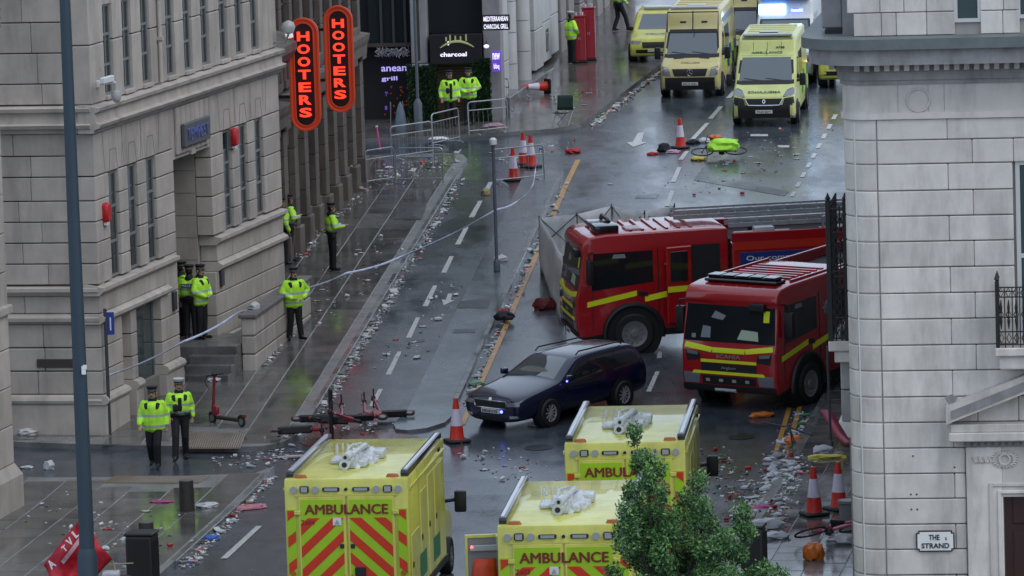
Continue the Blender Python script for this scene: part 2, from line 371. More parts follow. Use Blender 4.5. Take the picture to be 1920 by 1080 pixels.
# kerb stones along the two long kerbs, one by one
def kerb_run(parent, pxs, w=.14, L=.9, dz=PH + .004, inward=-1, m=KERB):
    pts = [G(*p) for p in pxs]; seg = []; bm = None
    mb = MB(); mb.box(0, L - .015, -w / 2, w / 2, -.22, 0, ch=.012); me = mb.mesh('kerb_stone', m)
    for a, b in zip(pts, pts[1:]):
        n = max(1, int((b - a).length / L)); ang = math.atan2(b.x - a.x, b.y - a.y)
        for i in range(n):
            p = a.lerp(b, i / n); OBJ('kerb_stone', me, parent, mtx=ground_matrix((p.x + inward * math.cos(ang) * (w / 2 - .012), p.y - inward * math.sin(ang) * (w / 2 - .012)), ang, dz))
kerb_run(pav_up, [(593, 774), (858, 335)])
kerb_run(pav_lo, [(330, 1062), (505, 897)])
kerb_run(cyc_isl, [(858, 755), (1054, 330)], dz=.082)
kerb_run(pav_r, [(1425, 960), (1468, 880), (1545, 745)], inward=1)
# paving slabs, one by one
def inside(p, poly):
    c = False; j = len(poly) - 1
    for i in range(len(poly)):
        if (poly[i][1] > p[1]) != (poly[j][1] > p[1]) and p[0] < (poly[j][0] - poly[i][0]) * (p[1] - poly[i][1]) / (poly[j][1] - poly[i][1]) + poly[i][0]: c = not c
        j = i
    return c
def slabs(parent, poly, o, ang, srange, wrange, ws, L, seed, dz=PH + .012, margin=.1, skip=None, m=FLAG):
    rn = random.Random(seed); cache = {}; w = wrange[0]; k = 0
    f = Vector((math.sin(ang), math.cos(ang))); s_ = Vector((math.cos(ang), -math.sin(ang)))
    while w < wrange[1]:
        W = ws[k % len(ws)]; s = srange[0] - rn.random() * L
        while s < srange[1]:
            LL = round(L * rn.choice((.7, .85, 1, 1, 1.2)), 2); key = (W, LL)
            if key not in cache:
                mb = MB(); mb.box(-LL / 2 + .011, LL / 2 - .011, -W / 2 + .011, W / 2 - .011, -.05, 0, ch=.006); cache[key] = mb.mesh('paving_slab', m)
            c = Vector(o[:2]) + f * (s + LL / 2) + s_ * (w + W / 2)
            cs = [c + f * (i * (LL / 2 - margin)) + s_ * (j * (W / 2 - margin)) for i in (-1, 1) for j in (-1, 1)]
            if all(inside(q, poly) for q in cs) and not (skip and any(skip(q) for q in cs)):
                q = ray_px(c.x, c.y)
                if -30 < q[0] < 1950 and 0 < q[1] < 1100:
                    mt = ground_matrix(c, ang, dz + rn.uniform(-.004, .003))
                    OBJ('paving_slab', cache[key], parent, mtx=mt @ Matrix.Rotation(rn.gauss(0, .004), 4, 'X') @ Matrix.Rotation(rn.gauss(0, .003), 4, 'Y'))
            s += LL
        w += W; k += 1
def ray_px(x, y, z=None):
    p = Vector((x, y, gz(y) if z is None else z)) - CAMP; d = p.dot(_f)
    return 960 + FPX * p.dot(_r) / d, 540 - FPX * p.dot(_u) / d
KA, KB = G(593, 774), G(858, 335); KANG = math.atan2(KB.x - KA.x, KB.y - KA.y)
tacts = [((352, 812), (462, 812), (450, 842), (340, 842)), ((215, 893), (395, 893), (372, 907), (190, 907))]
tpoly = [[G(*p, PH)[:2] for p in t] for t in tacts]
def near_tact(q): return any(inside(q, t) for t in tpoly)
slabs(pav_up, pvU, KA, KANG, (-6, 45), (-9.2, -.2), (.9, .75, .9, .6), 1.15, 3, skip=near_tact)
LANG = math.atan2(a_.x - b_.x, a_.y - b_.y)
slabs(pav_lo, [p[:2] for p in [G(*q) for q in [(515, 884)] + pv_lo]] + [(-40, 115), (-40, 60), (c_.x, c_.y)], b_, LANG, (-2, 16), (-12, -.2), (.9, .75, .9), 1.15, 5, skip=near_tact)
RK = kr[1]; RANG = math.atan2(kr[3].x - kr[1].x, kr[3].y - kr[1].y)
slabs(pav_r, [(kn.x, kn.y)] + [p[:2] for p in kr] + [(ke.x, ke.y), (ke.x + 12, ke.y), (25, 60)], RK, RANG, (-9, 24), (.18, 3.4), (.75, .75), 1.0, 8)
for t, par in zip(tpoly, (pav_up, pav_lo)):
    mb = MB(); a, b, c, d = [Vector(p) for p in t]
    n = 26 if par is pav_up else 34
    mb.sheet([[(*(a.lerp(b, i / 8)), gz(a.lerp(b, i / 8).y) + PH + .006) for i in range(9)], [(*(d.lerp(c, i / 8)), gz(d.lerp(c, i / 8).y) + PH + .006) for i in range(9)]])
    for i in range(n):
        p, q = a.lerp(b, (i + .5) / n), d.lerp(c, (i + .5) / n); p, q = p.lerp(q, .04), q.lerp(p, .04)
        mb.cyl((p.x, p.y, gz(p.y) + PH + .006), (q.x, q.y, gz(q.y) + PH + .006), .02, n=5)
    mb.obj('tactile_paving', TACT, par)
# road markings
def mark(px4, name='lane_dash', m=PAINTW, dz=.011): return ground_sheet(name, m, px4, dz=dz, parent=ROAD)
def dash(x0, y0, x1, y1, w0, w1, **kw): return mark([(x0 - w0 / 2, y0), (x0 + w0 / 2, y0), (x1 + w1 / 2, y1), (x1 - w1 / 2, y1)], **kw)
for d in [(697, 762, 714, 730), (728, 703, 749, 660), (766, 634, 784, 596), (797, 575, 816, 536), (832, 512, 847, 481), (858, 459, 875, 426), (884, 408, 901, 377), (908, 366, 920, 342)]: dash(*d, 10, 8)
dash(420, 1048, 486, 987, 13, 11)
for d in [(1332, 223, 1352, 200), (1299, 261, 1327, 231), (1276, 300, 1288, 284), (1262, 342, 1274, 314), (1251, 387, 1261, 358), (1236, 672, 1238, 655), (1216, 735, 1233, 697), (1366, 184, 1376, 172)]: dash(*d, 9, 8)
for i in range(10):
    t = i / 10; x, y = 1475 + 97 * t, 387 - 181 * t; dash(x, y, x + 97 * .05, y - 181 * .05, 8, 8, name='lane_dash')
for d in [(1407, 254, 1440, 254), (1458, 275, 1480, 275)]: mark([(d[0], 252), (d[2], 252), (d[2], 256), (d[0], 256)] if d[1] == 254 else [(1458, 273), (1480, 273), (1480, 277), (1458, 277)], 'painted_bar')
mark([(1187, 276), (1175, 268), (1187, 266), (1196, 250), (1208, 248), (1203, 266), (1212, 268)], 'lane_arrow')
mark([(832, 573), (828, 562), (836, 563), (840, 551), (848, 551), (845, 563), (852, 564)], 'lane_arrow')
def line(pxs, w, name, m, dz=.011):
    L = [(x - w / 2, y) for x, y in pxs]; Rr = [(x + w / 2, y) for x, y in reversed(pxs)]; return mark(L + Rr, name, m, dz)
line([(867, 797), (930, 655), (1000, 492), (1060, 350), (1084, 300)], 10, 'edge_line', PAINTY)
line([(1446, 875), (1480, 765)], 9, 'edge_line', PAINTY); line([(1466, 875), (1500, 762)], 9, 'edge_line', PAINTY)
line([(1108, 236), (1238, 134)], 5, 'edge_line', PAINTY)
for q in [((862, 570), (920, 567), (915, 583), (855, 583)), ((852, 623), (893, 622), (890, 629), (848, 630)), ((1420, 575), (1440, 575), (1440, 580), (1420, 580))]:
    mark(list(q), 'drain_cover', mat('cast_iron_wet', (.02, .021, .022), .25), dz=.078)
# darker trench repairs in the carriageway
mark([(1320, 312), (1345, 305), (1345, 330), (1480, 360), (1470, 368), (1300, 338)], 'road_patch', wet_ground('wet_asphalt_patch', (.035, .037, .042), .2, .45, .6, .2), dz=.007)
mark([(1195, 365), (1236, 365), (1230, 372), (1190, 372)], 'road_patch', MATS['wet_asphalt_patch'], dz=.007)
mark([(750, 395), (800, 395), (790, 420), (738, 420)], 'pavement_patch', wet_ground('wet_concrete_patch', (.1, .1, .1), .12, .3, .6, .1), dz=PH + .02)

# round covers
def blob(name, px, py, rx, ry, m, parent, dz, seed, jag=.35, n=26):
    c = G(px, py, 0); pts = []
    for k in range(n):
        t = 2 * math.pi * k / n; r = 1 + jag * noise.noise(Vector((math.cos(t) * 1.6, math.sin(t) * 1.6, seed * 3.3))) + jag * .5 * noise.noise(Vector((math.cos(t) * 4, math.sin(t) * 4, seed * 1.7)))
        pts.append((c.x + math.cos(t) * rx * r, c.y + math.sin(t) * ry * r))
    return ground_sheet(name, m, poly=pts, dz=dz, parent=parent)
for px, py, r in ((1330, 420, .32), (1010, 840, .32), (1390, 820, .3), (780, 640, .22)): blob('manhole_cover', px, py, r, r, MATS['cast_iron_wet'], ROAD, .0125, 1, jag=0)
# ================================================================ buildings
_blk = {}
def STONE(parent, name, u0, u1, v0, v1, z0, z1, m, ch=.018):
    key = (round(u1 - u0, 3), round(v1 - v0, 3), round(z1 - z0, 3), m.name, ch, name)
    if key not in _blk:
        a, b, c = key[0] / 2, key[1] / 2, key[2] / 2; mb = MB(); mb.box(-a, a, -b, b, -c, c, ch=ch); _blk[key] = mb.mesh(name, m)
    return OBJ(name, _blk[key], parent, mtx=Matrix.Translation(((u0 + u1) / 2, (v0 + v1) / 2, (z0 + z1) / 2)))
def BOX(parent, name, u0, u1, v0, v1, z0, z1, m, ch=0.0, **kw):
    mb = MB(); mb.box(u0, u1, v0, v1, z0, z1, ch=ch); return mb.obj(name, m, parent, **kw)
def course(parent, u0, u1, z0, z1, v0, v1, L, rn, m, gap=.012, ch=.02, name='stone_block', first=None):
    u = u0; i = 0
    while u < u1 - .05:
        l = first if (i == 0 and first) else L * rn.uniform(.8, 1.2); e = u + l
        if u1 - e < L * .4: e = u1
        STONE(parent, name, u + gap, e - gap, v0, v1, z0 + gap, z1 - gap, m, ch); u = e; i += 1
def molding(parent, name, prof, u0, u1, m, axis='u', **kw):
    """profile of (v,z) points run along u (or along v at u=const when axis='v')"""
    mb = MB(); mb.prism(prof, u0, u1, axis='x'); return mb.obj(name, m, parent, **kw)
def window(parent, u0, u1, v, z0, z1, fm=FRAME_D, gm=GLASS_D, rows=2, cols=1, fw=.06, name='window'):
    mb = MB(); mb.box(u0, u1, v - .06, v, z0, z0 + fw); mb.box(u0, u1, v - .06, v, z1 - fw, z1); mb.box(u0, u0 + fw, v - .06, v, z0 + fw, z1 - fw); mb.box(u1 - fw, u1, v - .06, v, z0 + fw, z1 - fw)
    for i in range(1, rows):
        z = z0 + (z1 - z0) * i / rows; mb.box(u0 + fw, u1 - fw, v - .055, v - .004, z - fw / 2, z + fw / 2)
    for j in range(1, cols):
        u = u0 + (u1 - u0) * j / cols; mb.box(u - .02, u + .02, v - .05, v - .008, z0 + fw, z1 - fw)
    w = mb.obj(name, fm, parent)
    for i in range(rows):
        a = z0 + (z1 - z0) * i / rows + (fw if i == 0 else fw / 2); b = z0 + (z1 - z0) * (i + 1) / rows - (fw if i == rows - 1 else fw / 2)
        BOX(w, 'pane', u0 + fw, u1 - fw, v - .045, v - .03, a, b, gm)
    return w
rn = random.Random(21)
# ---------------------------------------------------------------- pale stone office at the side-street corner
FL = Frame(G(197, 815, .12), 12.5)
LB = EMPTY('office_building', 'grey stone corner office building with tall narrow windows and a raised doorway', 'building', FL.mtx())
LU = 16.5; D = .42
BOX(LB, 'wall_core', .3, LU - .1, -9, -1.95, -.6, 24, STONE_LD)
BOX(LB, 'wall_core', .3, 6.5, -1.95, -.42, -.6, 24, GROUT); BOX(LB, 'wall_core', 10.05, LU - .1, -1.95, -.42, -.6, 24, GROUT); BOX(LB, 'wall_core', 6.5, 10.05, -1.95, -.42, 6.35, 24, GROUT)
BOX(LB, 'wall_core', .03, 6.5, -.42, -.1, -.6, .7, GROUT)
lw = [(1.08, 1.93), (2.63, 3.48), (4.17, 5.02)]; rw = [(11.0, 11.85), (12.52, 13.37), (14.03, 14.88)]; door = (6.5, 9.87)
zs = [3.45, 3.93, 4.41, 4.89, 5.37, 5.92]
def piers(ops, a, b):
    out = []; u = a
    for o in ops: out.append((u, o[0])); u = o[1]
    return out + [(u, b)]
for (a, b) in piers(lw, .0, door[0]) + piers(rw, door[1], LU):
    for z0, z1 in zip(zs, zs[1:]): STONE(LB, 'stone_block', a, b, -D, 0, z0 + .012, z1 - .012, STONE_L, .014)
# voussoirs over the windows
def heads(ops, a, b):
    for (o0, o1) in ops:
        c = (o0 + o1) / 2; STONE(LB, 'keystone', o0 - .02, o1 + .02, -D, -.002, 5.93, 6.9, STONE_L, .012)
        for x0, x1, za, zb_ in ((o0 + .08, o0 + .2, 5.95, 6.42), (o1 - .08, o1 - .2, 5.95, 6.42), (o0 - .26, o0 - .4, 6.0, 6.88), (o1 + .26, o1 + .4, 6.0, 6.88)):
            mb = MB(); mb.prism([(x0 - .012, za), (x0 + .012, za), (x1 + .012, zb_), (x1 - .012, zb_)], -.01, .003, axis='y'); mb.obj('voussoir_joint', GROUT, LB)
        BOX(LB, 'voussoir_joint', o0 + .2, o1 - .2, -.01, .003, 6.41, 6.43, GROUT)
    for (p, q) in piers([(o[0] - .03, o[1] + .03) for o in ops], a, b):
        STONE(LB, 'stone_block', p + .005, q - .005, -D, 0, 5.94, 6.9, STONE_L, .012)
heads(lw, 0, door[0]); heads(rw, door[1], LU)
BOX(LB, 'lintel', door[0] + .02, door[1] - .02, -D, -.02, 5.65, 6.9, STONE_L)
for k in range(7):
    u = door[0] + .25 + k * .42; BOX(LB, 'keystone', u, u + .36, -.02, .05, 5.75 - .12 * (k == 3), 6.88, STONE_L, .015)
for (a, b) in lw + rw: window(LB, a + .02, b - .02, -.075, 3.47, 5.9, rows=3, fm=mat('window_frame_greygreen', (.2, .22, .22), .5))
# porch
BOX(LB, 'porch_back', door[0], door[1] + .2, -1.95, -1.9, .0, 6.35, STONE_L)
BOX(LB, 'porch_wall', door[1], door[1] + .18, -1.9, -.43, .0, 6.34, STONE_L); BOX(LB, 'porch_wall', door[0] - .18, door[0], -1.9, -.43, .0, 6.34, STONE_L)
BOX(LB, 'porch_door', 7.2, 9.2, -1.9, -1.84, .9, 3.6, mat('door_dark_wood', (.03, .02, .015), .4), .02)
for z in np.arange(1.2, 6.2, .55): BOX(LB, 'porch_joint', door[1] - .004, door[1] + .02, -1.85, -.45, z, z + .018, GROUT)
# cornice and sill bands
corn = [(-.3, 6.92), (.06, 6.92), (.08, 7.0), (.2, 7.04), (.24, 7.12), (.12, 7.16), (.1, 7.38), (.2, 7.42), (.22, 7.5), (-.1, 7.56), (-.3, 7.56)]
molding(LB, 'cornice', corn, -.16, LU + .06, STONE_L)
sill = [(-.42, 3.2), (.03, 3.2), (.1, 3.28), (.14, 3.3), (.14, 3.38), (-.3, 3.46), (-.42, 3.46)]
molding(LB, 'sill_band', sill, -.1, 6.3, STONE_L); molding(LB, 'sill_band', sill, 10.0, LU + .04, STONE_L)
string = [(-.42, 2.55), (.02, 2.55), (.12, 2.62), (.13, 2.7), (.0, 2.78), (-.42, 2.78)]
molding(LB, 'string_course', string, -.1, 5.6, STONE_L); molding(LB, 'string_course', string, 10.1, LU + .02, STONE_L)
course(LB, 0, 5.5, 2.78, 3.2, -D, .005, 1.6, rn, STONE_L, ch=.012); course(LB, 10.1, LU, 2.78, 3.2, -D, .005, 1.6, rn, STONE_L, ch=.012)
STONE(LB, 'stone_block', 5.5, 6.5, -D, 0, 2.56, 3.44, STONE_L, .014)
for z0, z1 in ((.92, 1.46), (1.46, 2.0), (2.0, 2.55)):
    for a, b in ((0, 1.7), (2.45, 2.9), (5.0, 6.5)): STONE(LB, 'stone_block', a, b, -D, 0, z0 + .012, z1 - .012, STONE_L, .014)
    course(LB, 9.9, LU, z0, z1, -D, 0, 1.5, rn, STONE_L, ch=.014)
BOX(LB, 'recess_wall', 1.7, 2.45, -D, -.25, .1, 2.55, STONE_L); BOX(LB, 'recess_wall', 2.9, 5.0, -D, -.33, .0, .62, STONE_L)
window(LB, 2.92, 4.98, -.2, .62, 2.5, gm=GLASS_T, rows=1, fm=mat('window_frame_grey', (.14, .17, .17), .4))
plin = [(-.42, .7), (.08, .7), (.14, .74), (.16, .8), (.12, .88), (.02, .92), (-.42, .92)]
molding(LB, 'plinth_moulding', plin, -.14, 1.75, STONE_L); molding(LB, 'plinth_moulding', plin, 2.4, 2.95, STONE_L); molding(LB, 'plinth_moulding', plin, 4.95, 6.45, STONE_L); molding(LB, 'plinth_moulding', plin, 9.95, LU, STONE_L)
for a, b in ((-.1, 1.75), (2.4, 2.95), (4.95, 6.45), (9.95, LU)): BOX(LB, 'plinth', a, b, -.4, .1, -.6, .7, STONE_L, .02)
# upper floor
uw = [(1.12, 1.92), (2.66, 3.46), (4.2, 5.0), (6.31, 7.11), (7.84, 8.64), (9.4, 10.2), (11.09, 11.89), (12.58, 13.38), (14.05, 14.85)]
for i, (a, b) in enumerate(piers(uw, 0, LU)):
    STONE(LB, 'pier_block', a, b, -D, 0, 7.57, 8.9, STONE_L, .02); STONE(LB, 'pier_block', a, b, -D, 0, 8.92, 10.6, STONE_L, .02)
for a, b in uw:
    window(LB, a + .02, b - .02, -.075, 7.66, 9.75, rows=3, cols=2, fm=mat('window_frame_greygreen', (.2, .22, .22), .5)); BOX(LB, 'window_sill', a, b, -.4, .05, 7.57, 7.66, STONE_L, .01); BOX(LB, 'lintel', a, b, -D, -.03, 9.75, 10.6, STONE_L)
BOX(LB, 'upper_storeys', -.05, LU - .05, -9, -.02, 10.62, 24, STONE_L)
# end wall round the corner
def endwall(z0, z1, v, L, ch=.012, u=0.0):
    course_v(LB, v, -8, z0, z1, u, L, ch)
def course_v(parent, v0, v1, z0, z1, u, L, ch, m=None):
    v = v0; first = rn.uniform(.5, 1) * L
    while v > v1:
        e = max(v - first, v1); first = L * rn.uniform(.85, 1.15)
        STONE(parent, 'stone_block', u, u + .3, e + .005, v - .005, z0 + .012, z1 - .012, m or STONE_L, ch); v = e
for z0, z1 in zip(zs + [6.4], zs[1:] + [6.4, 6.92]): endwall(z0, z1, -D, 1.5)
for z0, z1 in ((.92, 1.46), (1.46, 2.0), (2.0, 2.55), (2.78, 3.2)): endwall(z0, z1, -D, 1.4, .02)
for z0, z1 in ((7.57, 8.05), (8.05, 8.75), (8.75, 9.45), (9.45, 10.6)): endwall(z0, z1, -D, 1.3, .012)
for nm, pr in (('cornice', corn), ('sill_band', sill), ('string_course', string), ('plinth_moulding', plin)):
    mb = MB(); mb.prism([(-p[0], p[1]) for p in pr], -8, .0, axis='y'); mb.obj(nm, STONE_L, LB)
BOX(LB, 'plinth', -.1, .3, -8, -.42, -.6, .7, STONE_L, .02)
BOX(LB, 'name_plaque', -.03, -.005, -1.55, -.5, 1.55, 1.75, mat('plaque_bronze', (.06, .05, .045), .4), .01)
# steps, landing and parapet
pz = .98
BOX(LB, 'landing', 7.9, 10.4, -1.89, 1.0, -.6, pz, KERB, .015)
for i in range(4): BOX(LB, 'step', 7.55 - i * .0 - i * .34 + .0, 7.9 - i * .34, -.1 if i < 3 else -.05, 1.05, -.6, pz - (i + 1) * .19, KERB, .015)
BOX(LB, 'area_slab', 10.4, LU, .16, .5, -.6, pz - .05, KERB)
pr0, pr1 = Vector((8.35, 1.02)), Vector((16.2, .4)); pd = (pr1 - pr0); pl = pd.length; pd.normalize(); pn = Vector((-pd.y, pd.x))
pm = Matrix(((pd.x, pn.x, 0, pr0.x), (pd.y, pn.y, 0, pr0.y), (0, 0, 1, 0), (0, 0, 0, 1)))
if True:
    par = EMPTY('parapet_wall', 'low stone parapet wall with a dark coping beside the office steps', 'wall', FL.mtx() @ pm)
    mb = MB(); mb.box(.02, pl - .02, .03, .3, -.6, 1.6); mb.obj('wall_core', GROUT, par)
    for z0, z1 in ((-.5, .25), (.28, .7), (.73, 1.15), (1.18, 1.6)):
        course(par, 0, pl, z0, z1, 0, .33, 1.5, rn, STONE_L, gap=.006, ch=.015)
    mb = MB(); mb.box(-.06, pl, -.06, .39, 1.6, 1.7, ch=.02); mb.obj('coping', STONE_LD, par)
# lettered sign over the porch
sgn = EMPTY('lettered_sign', 'small dim blue illuminated name sign fixed above the stone porch', 'sign', FL.mtx() @ Matrix.Translation((8.2, .1, 6.18)))
mb = MB(); mb.box(-1.15, 1.15, -.04, .06, -.28, .28, ch=.02); mb.obj('panel', mat('sign_panel_grey', (.09, .09, .1), .5), sgn)
BLUEL = mat('dim_blue_letters', (.08, .11, .3), .5, emit=.06, ecol=(.15, .22, .7))
text_obj('lettering', 'TEMPEST', BLUEL, axes((0, .07, 0), (1, 0, 0), (0, 0, 1)) @ Matrix.Rotation(0, 4, 'X'), sgn, 1.9, .3, .012, 0)
# fittings of this wall, each a thing of its own
def alarm(u, z, label):
    e = EMPTY('alarm_box', label, 'alarm', FL.mtx() @ Matrix.Translation((u, .0, z)))
    mb = MB(); mb.loft([[(a * .15 * s, y, b * .2 * s + c) for a, b, c in ((-1, -.9, 0), (-.8, -1.1, 0), (.8, -1.1, 0), (1, -.9, 0), (1, .8, 0), (.7, 1.05, 0), (-.7, 1.05, 0), (-1, .8, 0))] for y, s in ((.002, 1), (.1, 1), (.14, .85))]); mb.obj('cover', RED, e, 40)
    mb = MB(); mb.box(-.1, .1, .01, .1, -.3, -.225, ch=.01); mb.obj('strobe', WHITEP, e)
alarm(.62, 5.05, 'red alarm box on the office wall close to the building corner'); alarm(11.9, 5.7, 'red alarm box on the office wall between the windows past the porch')
def cctv(u, z, label, style=0):
    e = EMPTY('security_camera', label, 'camera', FL.mtx() @ Matrix.Translation((u, 0, z)))
    if style: e.scale = (.55, .6, .55)
    m = WHITEP if style == 0 else mat('camera_grey', (.16, .17, .17), .5)
    mb = MB(); mb.box(-.06, .06, 0, .08, -.08, .08, ch=.01); mb.cyl((0, .05, 0), (0, .45, .03), .03); mb.obj('bracket', m, e)
    if style == 0:
        mb = MB(); mb.box(-.75, .0, .3, .42, .06, .2, ch=.014); mb.obj('housing', m, e)
        mb = MB(); mb.cyl((0, .45, .0), (0, .45, -.14), .03); mb.lathe([(.02, -.14), (.1, -.16), (.12, -.26), (.1, -.36), (.05, -.42), (.01, -.43)], 14, mtx=Matrix.Translation((0, .45, 0))); mb.obj('dome', mat('camera_dome', (.45, .46, .47), .25), e, 40)
    else:
        mb = MB(); mb.box(-.2, .25, .38, .52, -.06, .08, ch=.02); mb.box(-.05, .05, .4, .5, .08, .2, ch=.02); mb.obj('housing', m, e)
cctv(.45, 8.0, 'white security camera with hanging dome at the office building corner'); cctv(.75, 8.3, 'dark floodlight camera mounted just above the white dome camera', 1)
cctv(5.6, 8.1, 'dark bracket camera on the office wall between the upper window groups', 1); cctv(10.65, 8.0, 'dark bracket camera beside the upper windows closest to the neon signs', 1)
e = EMPTY('wall_lamp', 'globe wall lamp on bracket at the far end of the office facade', 'lamp', FL.mtx() @ Matrix.Translation((16.2, 0, 8.0)))
mb = MB(); mb.tube([(0, 0, -.3), (0, .3, -.3), (0, .4, -.1)], .03); mb.obj('bracket', STEEL, e); mb = MB(); mb.lathe([(.01, -.1), (.14, -.05), (.18, .08), (.14, .2), (.02, .26)], 14, mtx=Matrix.Translation((0, .4, 0))); mb.obj('globe', mat('lamp_globe', (.4, .41, .4), .3), e, 50)
e = EMPTY('downpipe', 'stone coloured rainwater pipe running down the upper office wall', 'pipe', FL.mtx()); mb = MB(); mb.cyl((5.55, .06, 7.6), (5.55, .06, 10.6), .05); mb.obj('pipe', STONE_L, e, 40)
mb = MB(); mb.box(5.47, 5.63, 0, .14, 8.6, 8.68); mb.box(5.47, 5.63, 0, .14, 9.6, 9.68); mb.obj('clip', STONE_L, e)
for u, z in ((5.9, 2.1), (10.2, 2.15)):
    BOX(LB, 'entry_panel', u, u + .3, 0, .06, z, z + .45, mat('panel_dark', (.03, .03, .035), .4), .01)
# ---------------------------------------------------------------- stone pier of the near corner building on the left
pN = G(37, 950, .12); FN = Frame(pN, 12.5)
NB = EMPTY('corner_building', 'stone corner pier with weathered base across the side street from the office', 'building', FN.mtx())
BOX(NB, 'wall_core', -8, -.3, -8, -.3, -.6, 24, GROUT)
for i in range(14):
    z0 = .95 + i * .82
    STONE(NB, 'stone_block', -1.6 - (i % 2) * .5, -.06, -.3, -.06, z0 + .01, z0 + .81, STONE_L, .015)
    STONE(NB, 'stone_block', -.3, -.06, -1.5 - (i % 2) * .6, -.31, z0 + .01, z0 + .81, STONE_L, .015)
BOX(NB, 'upper_storeys', -8, -.07, -8, -.07, 12.5, 24, STONE_L)
mb = MB(); mb.loft([[(-1.8, -1.8, z), (a, -1.8, z), (a, a, z), (-1.8, a, z)] for z, a in ((-.4, .08), (.7, .08), (.95, -.055))]); mb.obj('plinth', STONE_L, NB)
mb = MB(); mb.box(-1.7, .03, -1.7, .03, 4.15, 4.35, ch=.04); mb.obj('string_course', STONE_L, NB)
cz = FN.uz(10, 20)[1]
mb = MB()
for k in range(5): mb.cyl((-.35 - .07 * k, -.02 + .02 * k, cz - .3 + .16 * k), (-.1, .02, cz - .25 + .16 * k), .1, .06, 7)
mb.obj('carved_bracket', STONE_LD, NB, 40)
# ---------------------------------------------------------------- portland stone building with the street name plate
oR = AT(1660, 1080, 102.0); FR = Frame((oR.x, oR.y, 0), 97)
RB = EMPTY('portland_building', 'pale rusticated stone building with rounded corner, dentil cornice and pedimented door', 'building', FR.mtx())
zR = lambda y, x=1750: FR.uz(x, y)[1]
uR = lambda x, y=540: FR.uz(x, y)[0]
RAD = .62; UE = 6.0
BOX(RB, 'wall_core', 0, UE, -9, -.12, -.5, 14.5, GROUTR)
mb = MB(); mb.cyl((0, -RAD, -.5), (0, -RAD, zR(222)), RAD - .03, n=40); mb.obj('corner_core', GROUTR, RB, 40)
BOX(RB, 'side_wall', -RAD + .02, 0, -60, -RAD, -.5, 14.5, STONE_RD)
js = [222, 262, 307, 357, 405, 452.5, 501, 549.5, 598, 647, 695, 744, 792, 840, 888, 935, 983, 1030, 1078, 1126, 1175]
def arc_block(a0, a1, z0, z1, m, r=RAD, nm='corner_stone', r0=None):
    n = 5; ri = r0 or (r - .1); rings = []
    for i in range(n + 1):
        a = a0 + (a1 - a0) * i / n; c, s = math.sin(a), math.cos(a)
        e = .012
        rings.append([(-c * ri, -RAD + s * ri, z0), (-c * (r - e), -RAD + s * (r - e), z0), (-c * r, -RAD + s * r, z0 + .02), (-c * r, -RAD + s * r, z1 - .02), (-c * (r - e), -RAD + s * (r - e), z1), (-c * ri, -RAD + s * ri, z1)])
    mb = MB(); mb.loft(rings); return mb.obj(nm, m, RB, 30)
dl = uR(1812, 900); dR = dl + 3.3          # doorcase
for i in range(len(js) - 1):
    z1, z0 = zR(js[i]) - .009, zR(js[i + 1]) + .009
    sp = .55 if i % 2 else .0
    if i % 2 or rn.random() < .3: arc_block(-.02, .72, z0, z1, STONE_R); arc_block(.745, 1.57, z0, z1, STONE_R)
    else: arc_block(-.02, 1.57, z0, z1, STONE_R)
    cuts = [0.03, uR(1782 if i % 2 == 0 else 1828), uR(1905 if i % 2 else 1960), 4.2, UE]
    yj = (js[i] + js[i + 1]) / 2
    for a, b in zip(cuts, cuts[1:]):
        if yj > 835: b = min(b, dl - .01)
        elif 300 < yj < 660: b = min(b, uR(1903))
        if b - a < .08: continue
        if rn.random() < .0: continue
        STONE(RB, 'stone_block', a + .004, b - .004, -.12, 0, z0, z1, STONE_R, .016)
# door opening, architrave, pediment
dz = zR(932); BOX(RB, 'door_recess', dl + .7, dR, -.115, -.09, -.3, dz, mat('door_mahogany', (.035, .012, .01), .4, var=.3)); 
for k in range(2): BOX(RB, 'door_panel', dl + .85, dR - .15, -.09, -.06, .3 + k * 1.1, 1.25 + k * 1.1, MATS['door_mahogany'], .02)
BOX(RB, 'door_jamb', dl, dl + .68, -.115, .07, -.4, zR(838), STONE_R, .015); BOX(RB, 'door_head', dl + .68, dR, -.115, .07, dz, zR(838), STONE_R)
for w_, p_, t_ in ((.42, .105, .035), (.58, .12, .03)):
    BOX(RB, 'architrave', dl + w_, dl + w_ + t_ * 2, .07, p_, -.4, dz + (.72 - w_) * .9, STONE_R, .01); BOX(RB, 'architrave', dl + w_ + t_ * 2, dR, .07, p_, dz + (.72 - w_) * .9 - t_ * 2, dz + (.72 - w_) * .9, STONE_R, .01)
for y in (908, 985, 1062):
    mb = MB(); mb.lathe([(.001, .0), (.08, .0), (.08, .03), (.055, .045), (.05, .03), (.03, .03), (.025, .055), (.001, .06)], 16, mtx=axes((uR(1857, y), .06, zR(y, 1857)), (1, 0, 0), (0, 0, -1)) @ Matrix.Rotation(math.pi, 4, 'X')); mb.obj('rosette', STONE_R, RB, 40)
mb = MB(); cu, cz = uR(1884, 860), zR(860, 1884)
mb.tube([(cu + math.cos(t) * .1, .085, cz + math.sin(t) * .1) for t in np.linspace(0, 2 * math.pi, 17)[:-1]], .03, 6, closed=True)
for k in range(22):
    t = k / 22 * 2 * math.pi; mb.cyl((cu + math.cos(t) * .16, .075, cz + math.sin(t) * .12), (cu + math.cos(t) * .26, .09, cz + math.sin(t) * .17), .035, .012, 5)
for k in range(7): mb.cyl((cu - .25 - k * .05, .075, cz - .05), (cu - .3 - k * .05, .09, cz + .06 - .1 * (k % 2)), .03, .015, 5)
mb.obj('carved_wreath', STONE_R, RB, 40)
zc = zR(835)
BOX(RB, 'dentil_band', dl - .02, dR, -.1, .1, zc - .03, zc + .1, STONE_RD)
